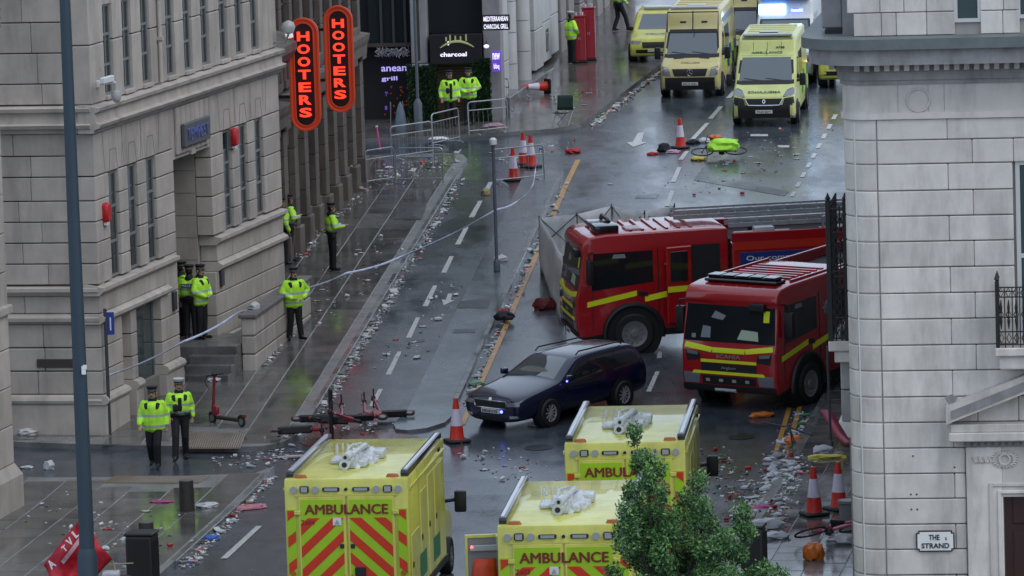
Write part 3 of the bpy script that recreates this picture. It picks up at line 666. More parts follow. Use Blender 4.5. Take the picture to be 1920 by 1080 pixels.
for k in range(24): BOX(RB, 'dentil', dl + .02 + k * .13, dl + .09 + k * .13, .1, .16, zc, zc + .075, STONE_RD)
BOX(RB, 'pediment_shelf', dl - .3, dR + .3, -.1, .32, zc + .1, zc + .27, STONE_R, .02); BOX(RB, 'pediment_shelf', dl - .26, dR + .3, -.1, .26, zc + .272, zc + .42, STONE_R, .01)
mb = MB(); ax_, az_ = dl - .34, zc + .44; tz = math.tan(R_(21))
mb.prism([(ax_, az_), (ax_ + 2.2, az_ + 2.2 * tz), (ax_ + 2.2, az_ + 2.2 * tz + .34), (ax_, az_ + .34)], -.1, .36, axis='y'); mb.prism([(ax_ + .1, az_ + .1), (ax_ + 2.2, az_ + 2.1 * tz + .1), (ax_ + 2.2, az_ + 2.1 * tz + .26), (ax_ + .1, az_ + .26)], .36, .38, axis='y', mi=1)
mb.obj('pediment_rake', [STONE_R, STONE_RD], RB)
mb = MB()
for k in range(-3, 4): mb.cyl((ax_ + .1, .2, az_ + .34), (ax_ + .1 + k * .035, .24, az_ + .55 - abs(k) * .015), .03, .025, 6)
mb.obj('pediment_finial', STONE_RD, RB, 40)
# cornice, frieze, upper wall
def band(nm, y0, y1, pv, m, e=0.0, x0=-RAD):
    z1, z0 = zR(y0), zR(y1)
    mb = MB(); mb.prism([(UE, -.11), (UE, pv), (-.1, pv)] + [(-.1 - math.sin(t) * (RAD - .1 + pv), -RAD + .1 - .1 + math.cos(t) * (RAD + pv)) for t in np.linspace(.05, 1.57, 9)] + [(-RAD - pv, -1.6), (-RAD - pv, -30), (0, -30), (0, -.11)], z0, z1); return mb.obj(nm, m, RB, 30)
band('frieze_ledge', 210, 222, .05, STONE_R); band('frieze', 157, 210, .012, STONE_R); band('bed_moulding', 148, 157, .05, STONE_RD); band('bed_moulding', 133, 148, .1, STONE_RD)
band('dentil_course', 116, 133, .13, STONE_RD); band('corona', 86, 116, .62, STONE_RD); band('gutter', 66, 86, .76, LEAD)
for k in range(34):
    u = -.35 + k * .185; BOX(RB, 'dentil', u, u + .1, .13, .24, zR(130), zR(117), STONE_R, .008)
for k in range(4): BOX(RB, 'dentil', -RAD - .24, -RAD - .13, -.5 - k * .18, -.4 - k * .18, zR(130), zR(117), STONE_R, .008)
mb = MB(); mb.tube([(uR(1722, 187) + math.cos(t) * .21, .02, zR(187) + math.sin(t) * .21) for t in np.linspace(0, 2 * math.pi, 25)[:-1]], .025, 6, closed=True); mb.obj('roundel', STONE_R, RB, 40)
for x in (1683, 1740, 1770): BOX(RB, 'frieze_joint', uR(x, 185), uR(x, 185) + .01, .004, .016, zR(209), zR(158), GROUTR)
rn2 = random.Random(4)
ups = [zR(66), zR(22), zR(-26), zR(-60)]
BOX(RB, 'upper_core', .05, UE, -7, -.07, zR(66), 14.5, GROUTR)
for z0, z1, cs in ((ups[0], ups[1], (1600, 1652, 1680, 1737, 1790, 1838, 1880, 1912)), (ups[1], ups[2], (1588, 1650, 1695, 1737, 1790, 1838, 1882, 1912))):
    for a, b in zip(cs, cs[1:]):
        if a == 1790: continue
        STONE(RB, 'stone_block', uR(a, 30) + .005, uR(b, 30) - .005, -.2, 0, z0 + .008, z1 - .008, STONE_R, .01)
BOX(RB, 'upper_storeys', -.3, UE, -7, -.02, ups[2], 14.5, STONE_R); BOX(RB, 'side_wall_upper', -.35, .05, -9, -.3, zR(66), 14.5, STONE_R)
window(RB, uR(1788, 20), uR(1840, 20), -.02, zR(43), zR(-30), fm=FRAME_W, gm=GLASS_T, rows=1, fw=.07); window(RB, uR(1906, 20), uR(1960, 20), -.02, zR(38), zR(-30), fm=FRAME_W, gm=GLASS_T, rows=1, fw=.07)
BOX(RB, 'corner_turret', uR(1532, 20), uR(1572, 20), -2.2, -1.2, zR(58), zR(-60), STONE_RD, .03); BOX(RB, 'turret_base', uR(1540, 20), uR(1575, 20), -2.0, -.9, zR(66), zR(58), BLACK)
window(RB, uR(1905, 400), uR(1905, 400) + 1.2, -.06, zR(660), zR(305), fm=FRAME_W, gm=GLASS_T, rows=2, fw=.08)
# rainwater conductor
mb = MB(); mb.tube([FR.mtx().inverted() @ AT(x, y, 101.55) for x, y in ((1601, 230), (1606, 420), (1611, 640), (1618, 900), (1622, 1100))], .014, 6); mb.obj('conductor', FRAME_W, RB)
for x, y in ((1905, 711), (1712, 855), (1790, 876), (1708, 927), (1719, 927), (1709, 955), (1720, 955)):
    mb = MB(); mb.cyl((uR(x, y), -.02, zR(y, x)), (uR(x, y), .008, zR(y, x)), .03 if y < 800 else .018, n=8); mb.obj('rust_fixing', mat('rust', (.12, .05, .02), .8), RB)
# balconies with iron railings
def balcony(u0, u1, v0, v1, zt, label, zb=None):
    e = EMPTY('iron_balcony', label, 'balcony', FR.mtx())
    mb = MB(); mb.box(u0 - .05, u1 + .05, v0, v1 + .05, zt - .16, zt, ch=.02); mb.box(u0 + .02, u1 - .02, v0, v1 - .04, zt - .42, zt - .165, ch=.04); mb.obj('slab', STONE_R, e)
    mb = MB(); H = 1.25
    def rail(a, b):
        a, b = Vector(a), Vector(b); n = max(2, int((b - a).length / .14)); 
        for z in (.06, .3, .95, H - .12): mb.cyl(a + Vector((0, 0, z)), b + Vector((0, 0, z)), .014, n=5)
        for i in range(n + 1):
            p = a.lerp(b, i / n); mb.cyl(p + Vector((0, 0, .0)), p + Vector((0, 0, H - .12)), .011, n=5)
            if i < n:
                q = a.lerp(b, (i + .5) / n)
                for z in (.18, .62, 1.03):
                    d = (b - a).normalized() * .045; mb.tube([q + d + Vector((0, 0, z)), q + Vector((0, 0, z + .09)), q - d + Vector((0, 0, z)), q - Vector((0, 0, .09 - z))], .011, 4, closed=True)
                mb.tube([q + Vector((0, 0, .35)), q + Vector((.0, 0, .5)), q + Vector((0, 0, .62)), q + Vector((0, 0, .75)), q + Vector((0, 0, .9))], [.008, .03, .012, .03, .008], 5)
    rail((u0, v1, zt), (u1, v1, zt)); rail((u0, v0, zt), (u0, v1, zt)); rail((u1, v0, zt), (u1, v1, zt)); mb.obj('railing', IRON, e)
    for q in ((u0, v1), (u1, v1), (u0, v1 - .3)):
        mb = MB(); mb.box(q[0] - .035, q[0] + .035, q[1] - .035, q[1] + .035, zt, zt + H, ch=.01); mb.lathe([(.01, H), (.05, H + .03), (.03, H + .09), (.005, H + .16)], 8, mtx=Matrix.Translation((q[0], q[1], zt))); mb.obj('corner_post', IRON, e)
zb = zR(648, 1880)
balcony(uR(1872, 600), 4.6, .0, .55, zR(645, 1880), 'iron balcony on the street-name wall beside the white framed window')
e = Frame(FR.pt(-RAD, 0, 0), 7); 
sb = EMPTY('iron_balcony', 'black iron balcony seen edge-on projecting over the fire engine from the stone corner', 'balcony', FR.mtx())
pA = FR.mtx().inverted() @ AT(1556, 640, 104.6); pB = FR.mtx().inverted() @ AT(1592, 640, 104.6)
mb = MB(); mb.box(pA.x - .03, -RAD + .05, pA.y - 2.6, pA.y + .02, pA.z - .2, pA.z, ch=.02); mb.box(pA.x + .08, -RAD + .05, pA.y - 2.5, pA.y - .04, pA.z - .42, pA.z - .205, ch=.014); mb.obj('slab', STONE_R, sb)
mb = MB(); Hb = 2.7
def vr(u, v, z0, z1, r=.015): mb.cyl((u, v, z0), (u, v, z1), r, n=5)
us = np.linspace(pA.x + .02, -RAD - .02, 5); zt = pA.z
for u in us: vr(u, pA.y - .05, zt, zt + 2.6)
for k in range(19): vr(pA.x + .02, pA.y - .05 - k * .14, zt, zt + 2.6)
for z in (.05, .45, 1.25, 1.35, 2.1, 2.55):
    mb.cyl((us[0], pA.y - .05, zt + z), (us[-1], pA.y - .05, zt + z), .018, n=5); mb.cyl((us[0], pA.y - .05, zt + z), (us[0], pA.y - 2.55, zt + z), .018, n=5)
for a, b in zip(us, us[1:]):
    for z in np.arange(.15, 2.5, .2): mb.tube([((a + b) / 2 + .035, pA.y - .05, zt + z), ((a + b) / 2, pA.y - .05, zt + z + .08), ((a + b) / 2 - .035, pA.y - .05, zt + z), ((a + b) / 2, pA.y - .05, zt + z - .08)], .014, 4, closed=True)
mb.obj('railing', IRON, sb)
for u in (us[0], us[3]):
    mb = MB(); mb.box(u - .05, u + .05, pA.y - .09, pA.y + .01, zt, zt + 2.72, ch=.012); mb.lathe([(.02, 2.72), (.06, 2.75), (.03, 2.8), (.01, 2.86)], 8, mtx=Matrix.Translation((u, pA.y - .04, zt))); mb.obj('corner_post', IRON, sb)
pC = FR.mtx().inverted() @ AT(1576, 700, 104.8)
for k in range(3): STONE(RB, 'corbel_pier_block', pC.x, -RAD + .03, pC.y - 1.2, pC.y, zR(828) + k * .62 + .01, zR(828) + (k + 1) * .62 - .01, STONE_RD, .02)
BOX(RB, 'corbel_base', pC.x + .14, -RAD + .03, pC.y - 1.1, pC.y - .1, -.3, zR(828), STONE_RD, .02)
mb = MB(); mb.loft([[(a - .0, pC.y - 1.2, z), (a, pC.y + .03, z), (-RAD + .04, pC.y + .03, z), (-RAD + .04, pC.y - 1.2, z)] for z, a in ((zR(828) - .3, pC.x + .12), (zR(828) - .06, pC.x - .02), (zR(828), pC.x - .06))]); mb.obj('corbel_moulding', STONE_R, RB)
# street name plate
npl = EMPTY('street_sign', 'white street name plate lettered in black on the pale stone wall', 'sign', FR.mtx() @ Matrix.Translation((uR(1754, 1014), .01, zR(1014, 1754))))
W2, H2, c2 = .36, .2, .045
out = [(-W2 + c2, -H2), (W2 - c2, -H2), (W2 - c2, -H2 + c2), (W2, -H2 + c2), (W2, H2 - c2), (W2 - c2, H2 - c2), (W2 - c2, H2), (-W2 + c2, H2), (-W2 + c2, H2 - c2), (-W2, H2 - c2), (-W2, -H2 + c2), (-W2 + c2, -H2 + c2)]
mb = MB(); mb.prism(out, 0, .03, axis='y'); mb.obj('border', BLACK, npl)
mb = MB(); mb.prism([(x * .93, z * .88) for x, z in out], .0, .036, axis='y'); mb.obj('plate', mat('enamel_white', (.78, .78, .76), .3, var=.08), npl)
def face_txt(nm, t, m, par, x, z, w, h, y=.04, wt=.02): text_obj(nm, t, m, axes((x, y, z), (1, 0, 0), (0, 0, 1)), par, w, h, .006, wt)
for t, z, w, x in (('THE', .075, .2, -.02), ('STRAND', -.085, .52, 0)): face_txt('lettering', t, BLACK, npl, x, z, w, .1)
face_txt('lettering', '2', BLACK, npl, .2, .05, .035, .05)
# ---------------------------------------------------------------- brown sandstone building with the two neon signs
FH = Frame((-6.95, 141.0, gz(141)), 6.2); hL = 24.6
HB = EMPTY('sandstone_building', 'sooty brown sandstone building with pilasters behind the two neon signs', 'building', FH.mtx())
BOX(HB, 'wall_core', -.5, hL - .15, -9, -.55, -1, 24, BROWND)
npier = 12
for i in range(npier + 1):
    u = i * (hL - .7) / npier; g = gz(141 + u) - gz(141)
    STONE(HB, 'pilaster_base', u - .06, u + .76, -.5, .1, g - .5, g + .85, BROWN, .03)
    for k in range(4): STONE(HB, 'pilaster_block', u, u + .7, -.5, 0, g + .87 + k * .72, g + .87 + (k + 1) * .72 - .012, BROWN, .012)
    STONE(HB, 'pilaster_capital', u - .08, u + .78, -.5, .12, 3.78 + .0 * g + g, 4.05 + g, BROWN, .03)
    z = 5.05 + g * .4
    for k in range(3): STONE(HB, 'upper_pier_block', u + .05, u + .6, -.5, -.02, z + k * 1.1, z + (k + 1) * 1.1 - .012, BROWN, .012)
    if i < npier:
        a, b = u + .7, u + (hL - .7) / npier
        if i % 3 == 2: BOX(HB, 'door_recess', a, b, -.52, -.45, g - .3, g + 2.6, mat('door_dark_wood', (.03, .02, .015), .4))
        BOX(HB, 'stall_riser', a, b, -.5, -.12, g - .5, g + (.95 if i % 3 != 2 else .05), BROWN, .02)
        if i % 3 != 2: window(HB, a + .04, b - .04, -.16, g + .97, g + 3.2, fm=mat('window_frame_brown', (.06, .05, .05), .5), gm=GLASS_T if i in (6, 7) else GLASS_D, rows=2)
        BOX(HB, 'spandrel', a, b, -.5, -.15, g + 3.2, g + 3.78, BROWN, .02)
        window(HB, a + .04, b - .04, -.16, z + .35, z + 3.2, fm=MATS['window_frame_brown'], rows=3); BOX(HB, 'upper_sill', a, b, -.45, .04, z, z + .34, BROWN, .02)
for i in range(6):
    a, b = i * hL / 6, (i + 1) * hL / 6; g = gz(141 + a) - gz(141)
    molding(HB, 'entablature', [(-.5, 4.07 + g), (.14, 4.07 + g), (.16, 4.35 + g), (.22, 4.5 + g), (.25, 4.68 + g), (-.5, 4.8 + g)], a, b, BROWN)
BOX(HB, 'upper_storeys', -.5, hL, -9, -.05, 8.9, 22, BROWN)
# carved entrance hood near the office building
molding(HB, 'entrance_hood', [(-.3, 6.3), (.75, 6.3), (.9, 6.55), (.9, 6.75), (-.3, 7.1)], -.3, 6.2, BROWN)
for k in range(9):
    STONE(HB, 'hood_bracket', .1 + k * .66, .38 + k * .66, -.2, .7, 5.75, 6.29, BROWN, .04)
COPPER = mat('copper_strip', (.45, .18, .1), .35, metal=.6)
e = EMPTY('copper_pipe', 'thin copper coloured pipe up the sandstone wall behind the signs', 'pipe', FH.mtx()); mb = MB(); mb.cyl((2.6, .1, 2.6), (2.6, .1, 6.2), .05); mb.obj('pipe', COPPER, e, 40); mb = MB(); mb.box(2.52, 2.68, 0, .16, 4, 4.08); mb.box(2.52, 2.68, 0, .16, 5.2, 5.28); mb.obj('clip', BROWND, e)
# neon signs
NEON = mat('neon_red', (.6, .03, .01), .4, emit=2.2, ecol=(1, .045, .02))
SRIM = mat('sign_rim_orange', (.5, .055, .02), .5, emit=.12, ecol=(1, .1, .03)); SFACE = mat('sign_face_dark', (.025, .006, .008), .5)
def capsule(w, h, n=14):
    r = w / 2; pts = []
    for i in range(n + 1): a = math.pi * i / n; pts.append((r * math.cos(a), h / 2 - r + r * math.sin(a)))
    for i in range(n + 1): a = math.pi + math.pi * i / n; pts.append((r * math.cos(a), -h / 2 + r + r * math.sin(a)))
    return pts
def neon_sign(px, py, Y, wpx, hpx, label):
    c = AT(px, py, Y); s = Y / FPX * 1.0; W, H = wpx * s, hpx * s / math.cos(PITCH)
    m = axes(c, (math.cos(R_(6)), -math.sin(R_(6)), 0), (0, 0, 1))
    e = EMPTY('neon_sign', label, 'sign', m, group=None)
    o, i_ = capsule(W, H), capsule(W * .68, H - W * .32)
    mb = MB(); mb.prism(o, -.14, .1); mb.obj('body', SRIM, e, 40)
    mb = MB(); mb.prism(i_, .1, .106); mb.obj('face', SFACE, e)
    rim = MB(); rim.tube([(x, y, .115) for x, y in capsule(W * .985, H - W * .015)], .035, 6, closed=True); rim.tube([(x, y, .11) for x, y in capsule(W * .7, H - W * .3)], .02, 6, closed=True); rim.obj('rim', SRIM, e, 40)
    n = 7; top = H / 2 - W * .62; st = (2 * top) / (n - 1)
    for k, ch in enumerate('HOOTERS'):
        text_obj('neon_letter', ch, NEON, Matrix.Translation((0, top - k * st, .125)), e, W * .43, st * .74, .02, .03)
    mb = MB(); wx = -1.6
    for y in (H * .28, -H * .2): mb.box(wx, -W / 2 + .02, y - .04, y + .04, -.06, .04)
    mb.obj('wall_bracket', BLACK, e)
    return e
neon_sign(572, 139, 146.0, 54, 209, 'red neon sign of vertical letters set nearer the office building')
neon_sign(637, 110, 153.5, 52, 197, 'red neon sign of vertical letters farther along the sandstone wall')
e = EMPTY('flood_light', 'small white floodlight on an arm beside the neon sign by the office', 'lamp', axes(AT(541, 62, 145.6), (1, 0, 0), (0, 0, 1))); mb = MB(); mb.box(-.1, .1, -.14, .14, -.06, .06, ch=.02, mtx=Matrix.Rotation(.2, 4, 'Z')); mb.obj('housing', mat('flood_lens', (.8, .8, .8), .3, emit=.5, ecol=(1, 1, 1)), e); mb = MB(); mb.cyl((0, -.1, -.04), (-.4, -.5, -.3), .025); mb.obj('arm', BLACK, e)
# ---------------------------------------------------------------- grill restaurant at the far side-street corner
oG = G(930, 226, .12); FG = Frame(oG, 95)
GB = EMPTY('grill_restaurant', 'dark restaurant front with brown shutter, hedge panels and purple lettering', 'building', FG.mtx())
gu = lambda x, y=120: FG.uz(x, y)[0]
gzz = lambda y, x=850: FG.uz(x, y)[1]
BLK = mat('fascia_black', (.015, .014, .018), .45)
BOX(GB, 'wall_core', -14, -.2, -8, -.9, -1, 9.6, DARKIN)
PGREY = mat('pilaster_grey', (.3, .29, .3), .6, stain=.3, var=.1)
BOX(GB, 'pilaster', gu(772), gu(803), -.9, .05, gzz(118), 9.6, PGREY, .03); BOX(GB, 'pilaster_groove', gu(783), gu(789), .05, .056, gzz(112), 9.6, BROWND); BOX(GB, 'pilaster_foot', gu(769), gu(806), -.9, .12, gzz(124), gzz(118), PGREY, .02)
BOX(GB, 'pilaster_pier', gu(774), gu(801), -.9, 0, -.5, gzz(124), BROWND)
BOX(GB, 'corner_pier', gu(907), 0.25, -.9, .02, -.5, 9.6, PGREY, .03)
BOX(GB, 'fascia', gu(808), gu(905), -.9, .2, gzz(119), gzz(64), BLK, .01)
# shutter slats, one by one
x0, x1 = gu(816), gu(900)
for k in range(26):
    z = -.3 + k * .095
    if z > gzz(119): break
    mb = MB(); mb.prism([(-.3, z), (-.26, z + .01), (-.255, z + .08), (-.3, z + .09)], x0, x1, axis='x'); mb.obj('shutter_slat', mat('shutter_brown', (.11, .075, .04), .5, rand=.12), GB)
BOX(GB, 'shutter_side', x0 - .1, x0, -.5, -.1, -.3, gzz(119), BLK); BOX(GB, 'shutter_side', x1, x1 + .1, -.5, -.1, -.3, gzz(119), BLK)
BOX(GB, 'upper_glazing', gu(803) + .02, gu(907) - .02, -.9, -.5, gzz(63), 9.6, GLASS_D)
BOX(GB, 'upper_glazing', gu(690), gu(771) - .02, -.9, -.5, gzz(82), 9.6, GLASS_D)
BOX(GB, 'transom', -14, gu(771), -.9, -.3, gzz(86), gzz(80), BROWND)
for x in (712, 735, 757): BOX(GB, 'mullion', gu(x), gu(x) + .08, -.5, -.42, gzz(80), 9.6, FRAME_D)
def hedge(x0, x1, y0, y1, label):
    a, b, c, d = gu(x0), gu(x1), gzz(y1), gzz(y0); e = EMPTY('hedge_panel', label, 'hedge', FG.mtx() @ Matrix.Translation(((a + b) / 2, .0, c)))
    r = random.Random(x0); mb = MB(); w, h = (b - a), (d - c)
    mb.box(-w / 2 + .03, w / 2 - .03, -.05, .1, 0, h, mi=0)
    mb.obj('backing', mat('hedge_backing', (.01, .02, .01), .8), e)
    mb = MB()
    for _ in range(1500):
        p = Vector((r.uniform(-w / 2, w / 2), .1 + r.uniform(0, .14), r.uniform(0, h))); s = r.uniform(.04, .08)
        t = Vector((r.gauss(0, 1), r.gauss(.6, .5), r.gauss(0, 1))).normalized(); q = t.orthogonal().normalized() * s * .5
        mb.add([p - q, p + t * s, p + q, p - t * s], [(0, 1, 2, 3)], r.randrange(2))
    mb.obj('leaves', [mat('hedge_leaf', (.02, .055, .02), .6), mat('hedge_leaf_light', (.035, .085, .03), .6)], e, fix=False, kind='stuff')
hedge(763, 820, 118, 240, 'artificial green hedge panel between the lamp post and the shutter'); hedge(884, 920, 110, 236, 'artificial green hedge panel beside the pale corner pier')
LILAC = mat('lilac_letters', (.5, .4, .9), .5, emit=.9, ecol=(.5, .42, 1.0)); WHITEL = mat('white_lit_letters', (.8, .8, .9), .5, emit=1.3, ecol=(.85, .82, 1)); PURP = mat('purple_sign', (.1, .05, .35), .5, emit=.5, ecol=(.22, .1, .9))
for t, x, y, w, h in (('anean', 736, 128, 48, 9), ('grill', 727, 147, 30, 10), ('T', 720, 175, 5, 8), ('1', 719, 201, 4, 7)):
    text_obj('lettering', t, LILAC if h > 8 else PURP, axes((gu(x), -.35, gzz(y)), (1, 0, 0), (0, 0, 1)), GB, w * 178 / FPX, h * 178 / FPX, .02, .01)
for t, x, y, w, h in (('charcoal', 852, 101, 50, 8), ('.', 843, 80, 4, 8)):
    text_obj('lettering', t, WHITEL, axes((gu(x), .215, gzz(y)), (1, 0, 0), (0, 0, 1)), GB, w * 178 / FPX, h * 178 / FPX, .015, .02)
mb = MB(); u0, z0 = gu(859), gzz(86)
mb.tube([(u0 + a * .55, .22, z0 + .16 - .2 * a * a) for a in np.linspace(-1, 1, 13)], [.015 + .03 * (1 - a * a) for a in np.linspace(-1, 1, 13)], 6)
for k, h in ((-.35, .2), (-.22, .3), (-.05, .25), (.12, .22), (.3, .3)): mb.box(u0 + k - .02, u0 + k + .03, .205, .225, z0 + .17, z0 + .17 + h * .7)
mb.obj('crest', mat('crest_gold', (.35, .34, .12), .5, emit=.25, ecol=(.5, .6, .35)), GB)
r = random.Random(3)
for k in range(34):
    x, y = r.uniform(714, 764), r.uniform(160, 225); mb = MB(); mb.box(-.02, .02, -.02, .02, -.02, .02); mb.obj('fairy_light', mat('fairy_red', (.3, .03, .01), .5, emit=.1, ecol=(1, .15, .05)), GB, mtx=Matrix.Translation((gu(x), -.6, gzz(y))))
mb = MB()
for k in range(130):
    x = 706 + k * .46; p = Vector((gu(x), -.2 + r.uniform(-.05, .05), gzz(96) + r.uniform(-.12, .12))); t = Vector((r.gauss(0, 1), r.gauss(0, 1), r.gauss(0, 1))).normalized() * .09; mb.cyl(p - t, p + t, .012, n=4)
mb.obj('tinsel_garland', mat('tinsel', (.4, .4, .42), .3, metal=.6), GB)
def boxsign(px, py, Y, w, h, lines, label, mface, mtxt, yaw=4):
    c = AT(px, py, Y); s = Y / FPX; e = EMPTY('hanging_sign', label, 'sign', axes(c, (math.cos(R_(yaw)), -math.sin(R_(yaw)), 0), (0, 0, 1))); W, H = w * s, h * s
    mb = MB(); mb.box(-W / 2, W / 2, -H / 2, H / 2, -.08, .08, ch=.015); mb.obj('box', mface, e)
    for k, (t, f) in enumerate(lines):
        z = H * (.5 - (k + .5) / len(lines)); text_obj('lettering', t, mtxt, Matrix.Translation((0, z, .088)), e, W * f, H * .62 / len(lines), .006, .015)
    mb = MB(); mb.box(-.04, .04, -.04, .04, -.5, -.08); mb.obj('bracket', BLACK, e)
boxsign(930, 42, 177.0, 52, 29, [('MEDITERRANEAN', .88), ('CHARCOAL GRILL', .88)], 'black projecting sign with two lit white lines above the restaurant corner', BLK, WHITEL)
boxsign(931, 115, 177.6, 17, 40, [('new', .8), ('bbq', .6)], 'small purple lit sign with white script beside the corner pier', PURP, WHITEL)
e = EMPTY('globe_lamp', 'small lit white lamp by the projecting restaurant sign', 'lamp', Matrix.Translation(AT(912, 87, 177.6))); mb = MB(); mb.lathe([(.01, -.06), (.08, -.03), (.09, .03), (.01, .07)], 12); mb.obj('globe', WHITEL, e, 50); mb = MB(); mb.cyl((0, 0, .05), (0, .5, .12), .02); mb.obj('arm', BLACK, e)
# ---------------------------------------------------------------- pale panelled office beyond, round columns
FS = Frame(G(938, 216, .12), 7.6)
SB = EMPTY('panelled_building', 'pale panelled office building with two round columns at street level', 'building', FS.mtx())
su = lambda x, y: FS.uz(x, y)[0]
BOX(SB, 'wall_core', .3, 45, -9, -.6, -2, 8.8, mat('recess_grey', (.1, .1, .105), .6))
BOX(SB, 'step_plinth', .6, 17, -.6, .25, -1, .22 + .3, KERB, .02)
g_ = lambda u: u * .04
def column(u, r, h=9):
    for k in range(7):
        z = g_(u) + .35 + k * 1.05 - .2; mb = MB(); mb.cyl((u, -.25, z), (u, -.25, z + 1.03), r, n=18); mb.obj('column_drum', PALE, SB, 40)
    mb = MB(); mb.cyl((u, -.25, g_(u) - .3), (u, -.25, g_(u) + .15), r * 1.15, n=18); mb.obj('column_base', PALE, SB, 40)
column(4.2, .32); column(7.8, .32)
for i, (a, b) in enumerate(((1.0, 2.6), (10.2, 12.4), (12.5, 14.7), (14.8, 16.9))):
    for k in range(5):
        STONE(SB, 'wall_panel', a + .01, b - .01, -.6, -.08 if i else .0, g_(a) + .2 + k * 1.4, g_(a) + .2 + (k + 1) * 1.4 - .03, PALE, .02)
BOX(SB, 'doorway', 13.2, 14.0, -.1, -.07, g_(13) + .5, g_(13) + 1.3, GLASS_D)
for a in (2.7, 5.0, 8.6): window(SB, a, a + 1.4, -.45, g_(a) + .6, g_(a) + 7, rows=3, gm=GLASS_T, fm=STEEL)
STB = mat('stone_buff_far', (.27, .25, .24), .7, stain=.4, var=.15, rand=.08)
for k in range(9):
    a = 17.2 + k * 2.9
    for j in range(5): STONE(SB, 'stone_block', a, a + 1.5, -.6, -.05 * (k % 2), g_(a) - .2 + j * 1.3, g_(a) - .2 + (j + 1) * 1.3 - .02, STB, .03)
    window(SB, a + 1.52, a + 2.88, -.4, g_(a) + .2, g_(a) + 5.5, rows=4, cols=3, fm=IRON)
BOX(SB, 'parapet_cornice', -.1, 45, -9, .12, 8.8, 9.1, STB)
# ================================================================ vehicles (local +x forward, +y left, z up)
AYEL = mat('ambulance_yellow', (.58, .565, .1), .35, var=.12, scale=1.5, stain=.28, coat=.5, rvar=.1)
ALIME = mat('reflective_lime', (.3, .5, .015), .35, var=.06); ARED = mat('reflective_red', (.52, .035, .012), .35, var=.06); AGREEN = mat('battenberg_green', (.03, .16, .07), .4)
MAROON = mat('letter_maroon', (.16, .02, .012), .5); GREYL = mat('lamp_lens_grey', (.3, .32, .33), .15); AMBER = mat('amber_lens', (.35, .1, .02), .25); REDL = mat('red_lens', (.3, .02, .01), .2)
LBLK = mat('lightbar_black', (.01, .011, .014), .2, coat=.6); LGREY = mat('lightbar_lens', (.42, .45, .5), .12)
TYRE = mat('tyre_rubber', (.012, .012, .012), .65); RIM = mat('alloy_rim', (.42, .43, .44), .4, metal=.35); RIMD = mat('steel_rim_dirty', (.2, .2, .2), .45, metal=.2)
VGLASS = mat('vehicle_glass', (.012, .015, .018), .04, ior=1.5, coat=.4); SCREENG = mat('windscreen_glass', (.012, .015, .018), .05, ior=1.3)
FRED = mat('fire_red', (.36, .008, .012), .22, coat=.8, var=.06, scale=1.2); FREDO = mat('fire_stripe_red', (.5, .03, .015), .35); FYEL = mat('fire_yellow_stripe', (.7, .78, .02), .35)
NAVY = mat('car_navy', (.0035, .006, .03), .22, coat=.6, var=.2, scale=.8); CHROME = mat('chrome', (.6, .6, .62), .15, metal=1.0); PLATEW = mat('number_plate_white', (.62, .62, .6), .4); HEADL = mat('headlamp_clear', (.16, .17, .19), .08, coat=1.0); STICK = mat('sticker_grey', (.22, .23, .24), .5)
PYEL = mat('police_yellow', (.55, .48, .2), .35, coat=.4, var=.08); PLIME = mat('battenberg_lime', (.42, .6, .03), .4); PBLUE = mat('battenberg_blue', (.02, .06, .25), .4); VWHITE = mat('van_white', (.6, .62, .64), .35, coat=.3); SILV = mat('grille_silver', (.4, .4, .4), .3, metal=.7)
BLUELED = mat('blue_led', (.1, .15, 1), .3, emit=10, ecol=(.1, .12, 1.0)); WHITELED = mat('blue_strobe_core', (.5, .7, 1), .3, emit=16, ecol=(.25, .6, 1.0)); TAILON = mat('tail_light_lit', (1, .5, .3), .3, emit=9, ecol=(1, .5, .25))
def crumple(seed, sx, sy, sz, amp=.35, sub=3):
    bm = bmesh.new(); bmesh.ops.create_icosphere(bm, subdivisions=sub, radius=1); me = bpy.data.meshes.new('crumple')
    for v in bm.verts:
        d = v.co.normalized(); k = 1 + amp * noise.noise(d * 2.1 + Vector((seed * 3.7, seed, 0))) + amp * .7 * abs(noise.noise(d * 5 + Vector((0, seed * 1.9, seed)))) ; v.co = Vector((d.x * sx * k, d.y * sy * k, max(-.0, .35 + d.z * .65 * k) * sz))
    bm.to_mesh(me); bm.free(); return me
def clip_poly(poly, a, b, c):      # keep a*x+b*y <= c
    out = []
    for i in range(len(poly)):
        p, q = poly[i], poly[(i + 1) % len(poly)]; dp, dq = a * p[0] + b * p[1] - c, a * q[0] + b * q[1] - c
        if dp <= 0: out.append(p)
        if dp * dq < 0: t = dp / (dp - dq); out.append((p[0] + (q[0] - p[0]) * t, p[1] + (q[1] - p[1]) * t))
    return out
def vehicle(name, label, cat, px, py, a, anchor=(0, 0, 0), group=None):
    """root so that local point anchor lies at the photo pixel; a = yaw of the nose clockwise from +Y"""
    p = G(px, py, anchor[2]); m = ground_matrix((p.x, p.y), R_(a)); o = m.to_3x3() @ Vector((anchor[0], anchor[1], 0))
    q = (p.x - o.x, p.y - o.y); return EMPTY(name, label, cat, ground_matrix(q, R_(a)), group)
_wh = {}
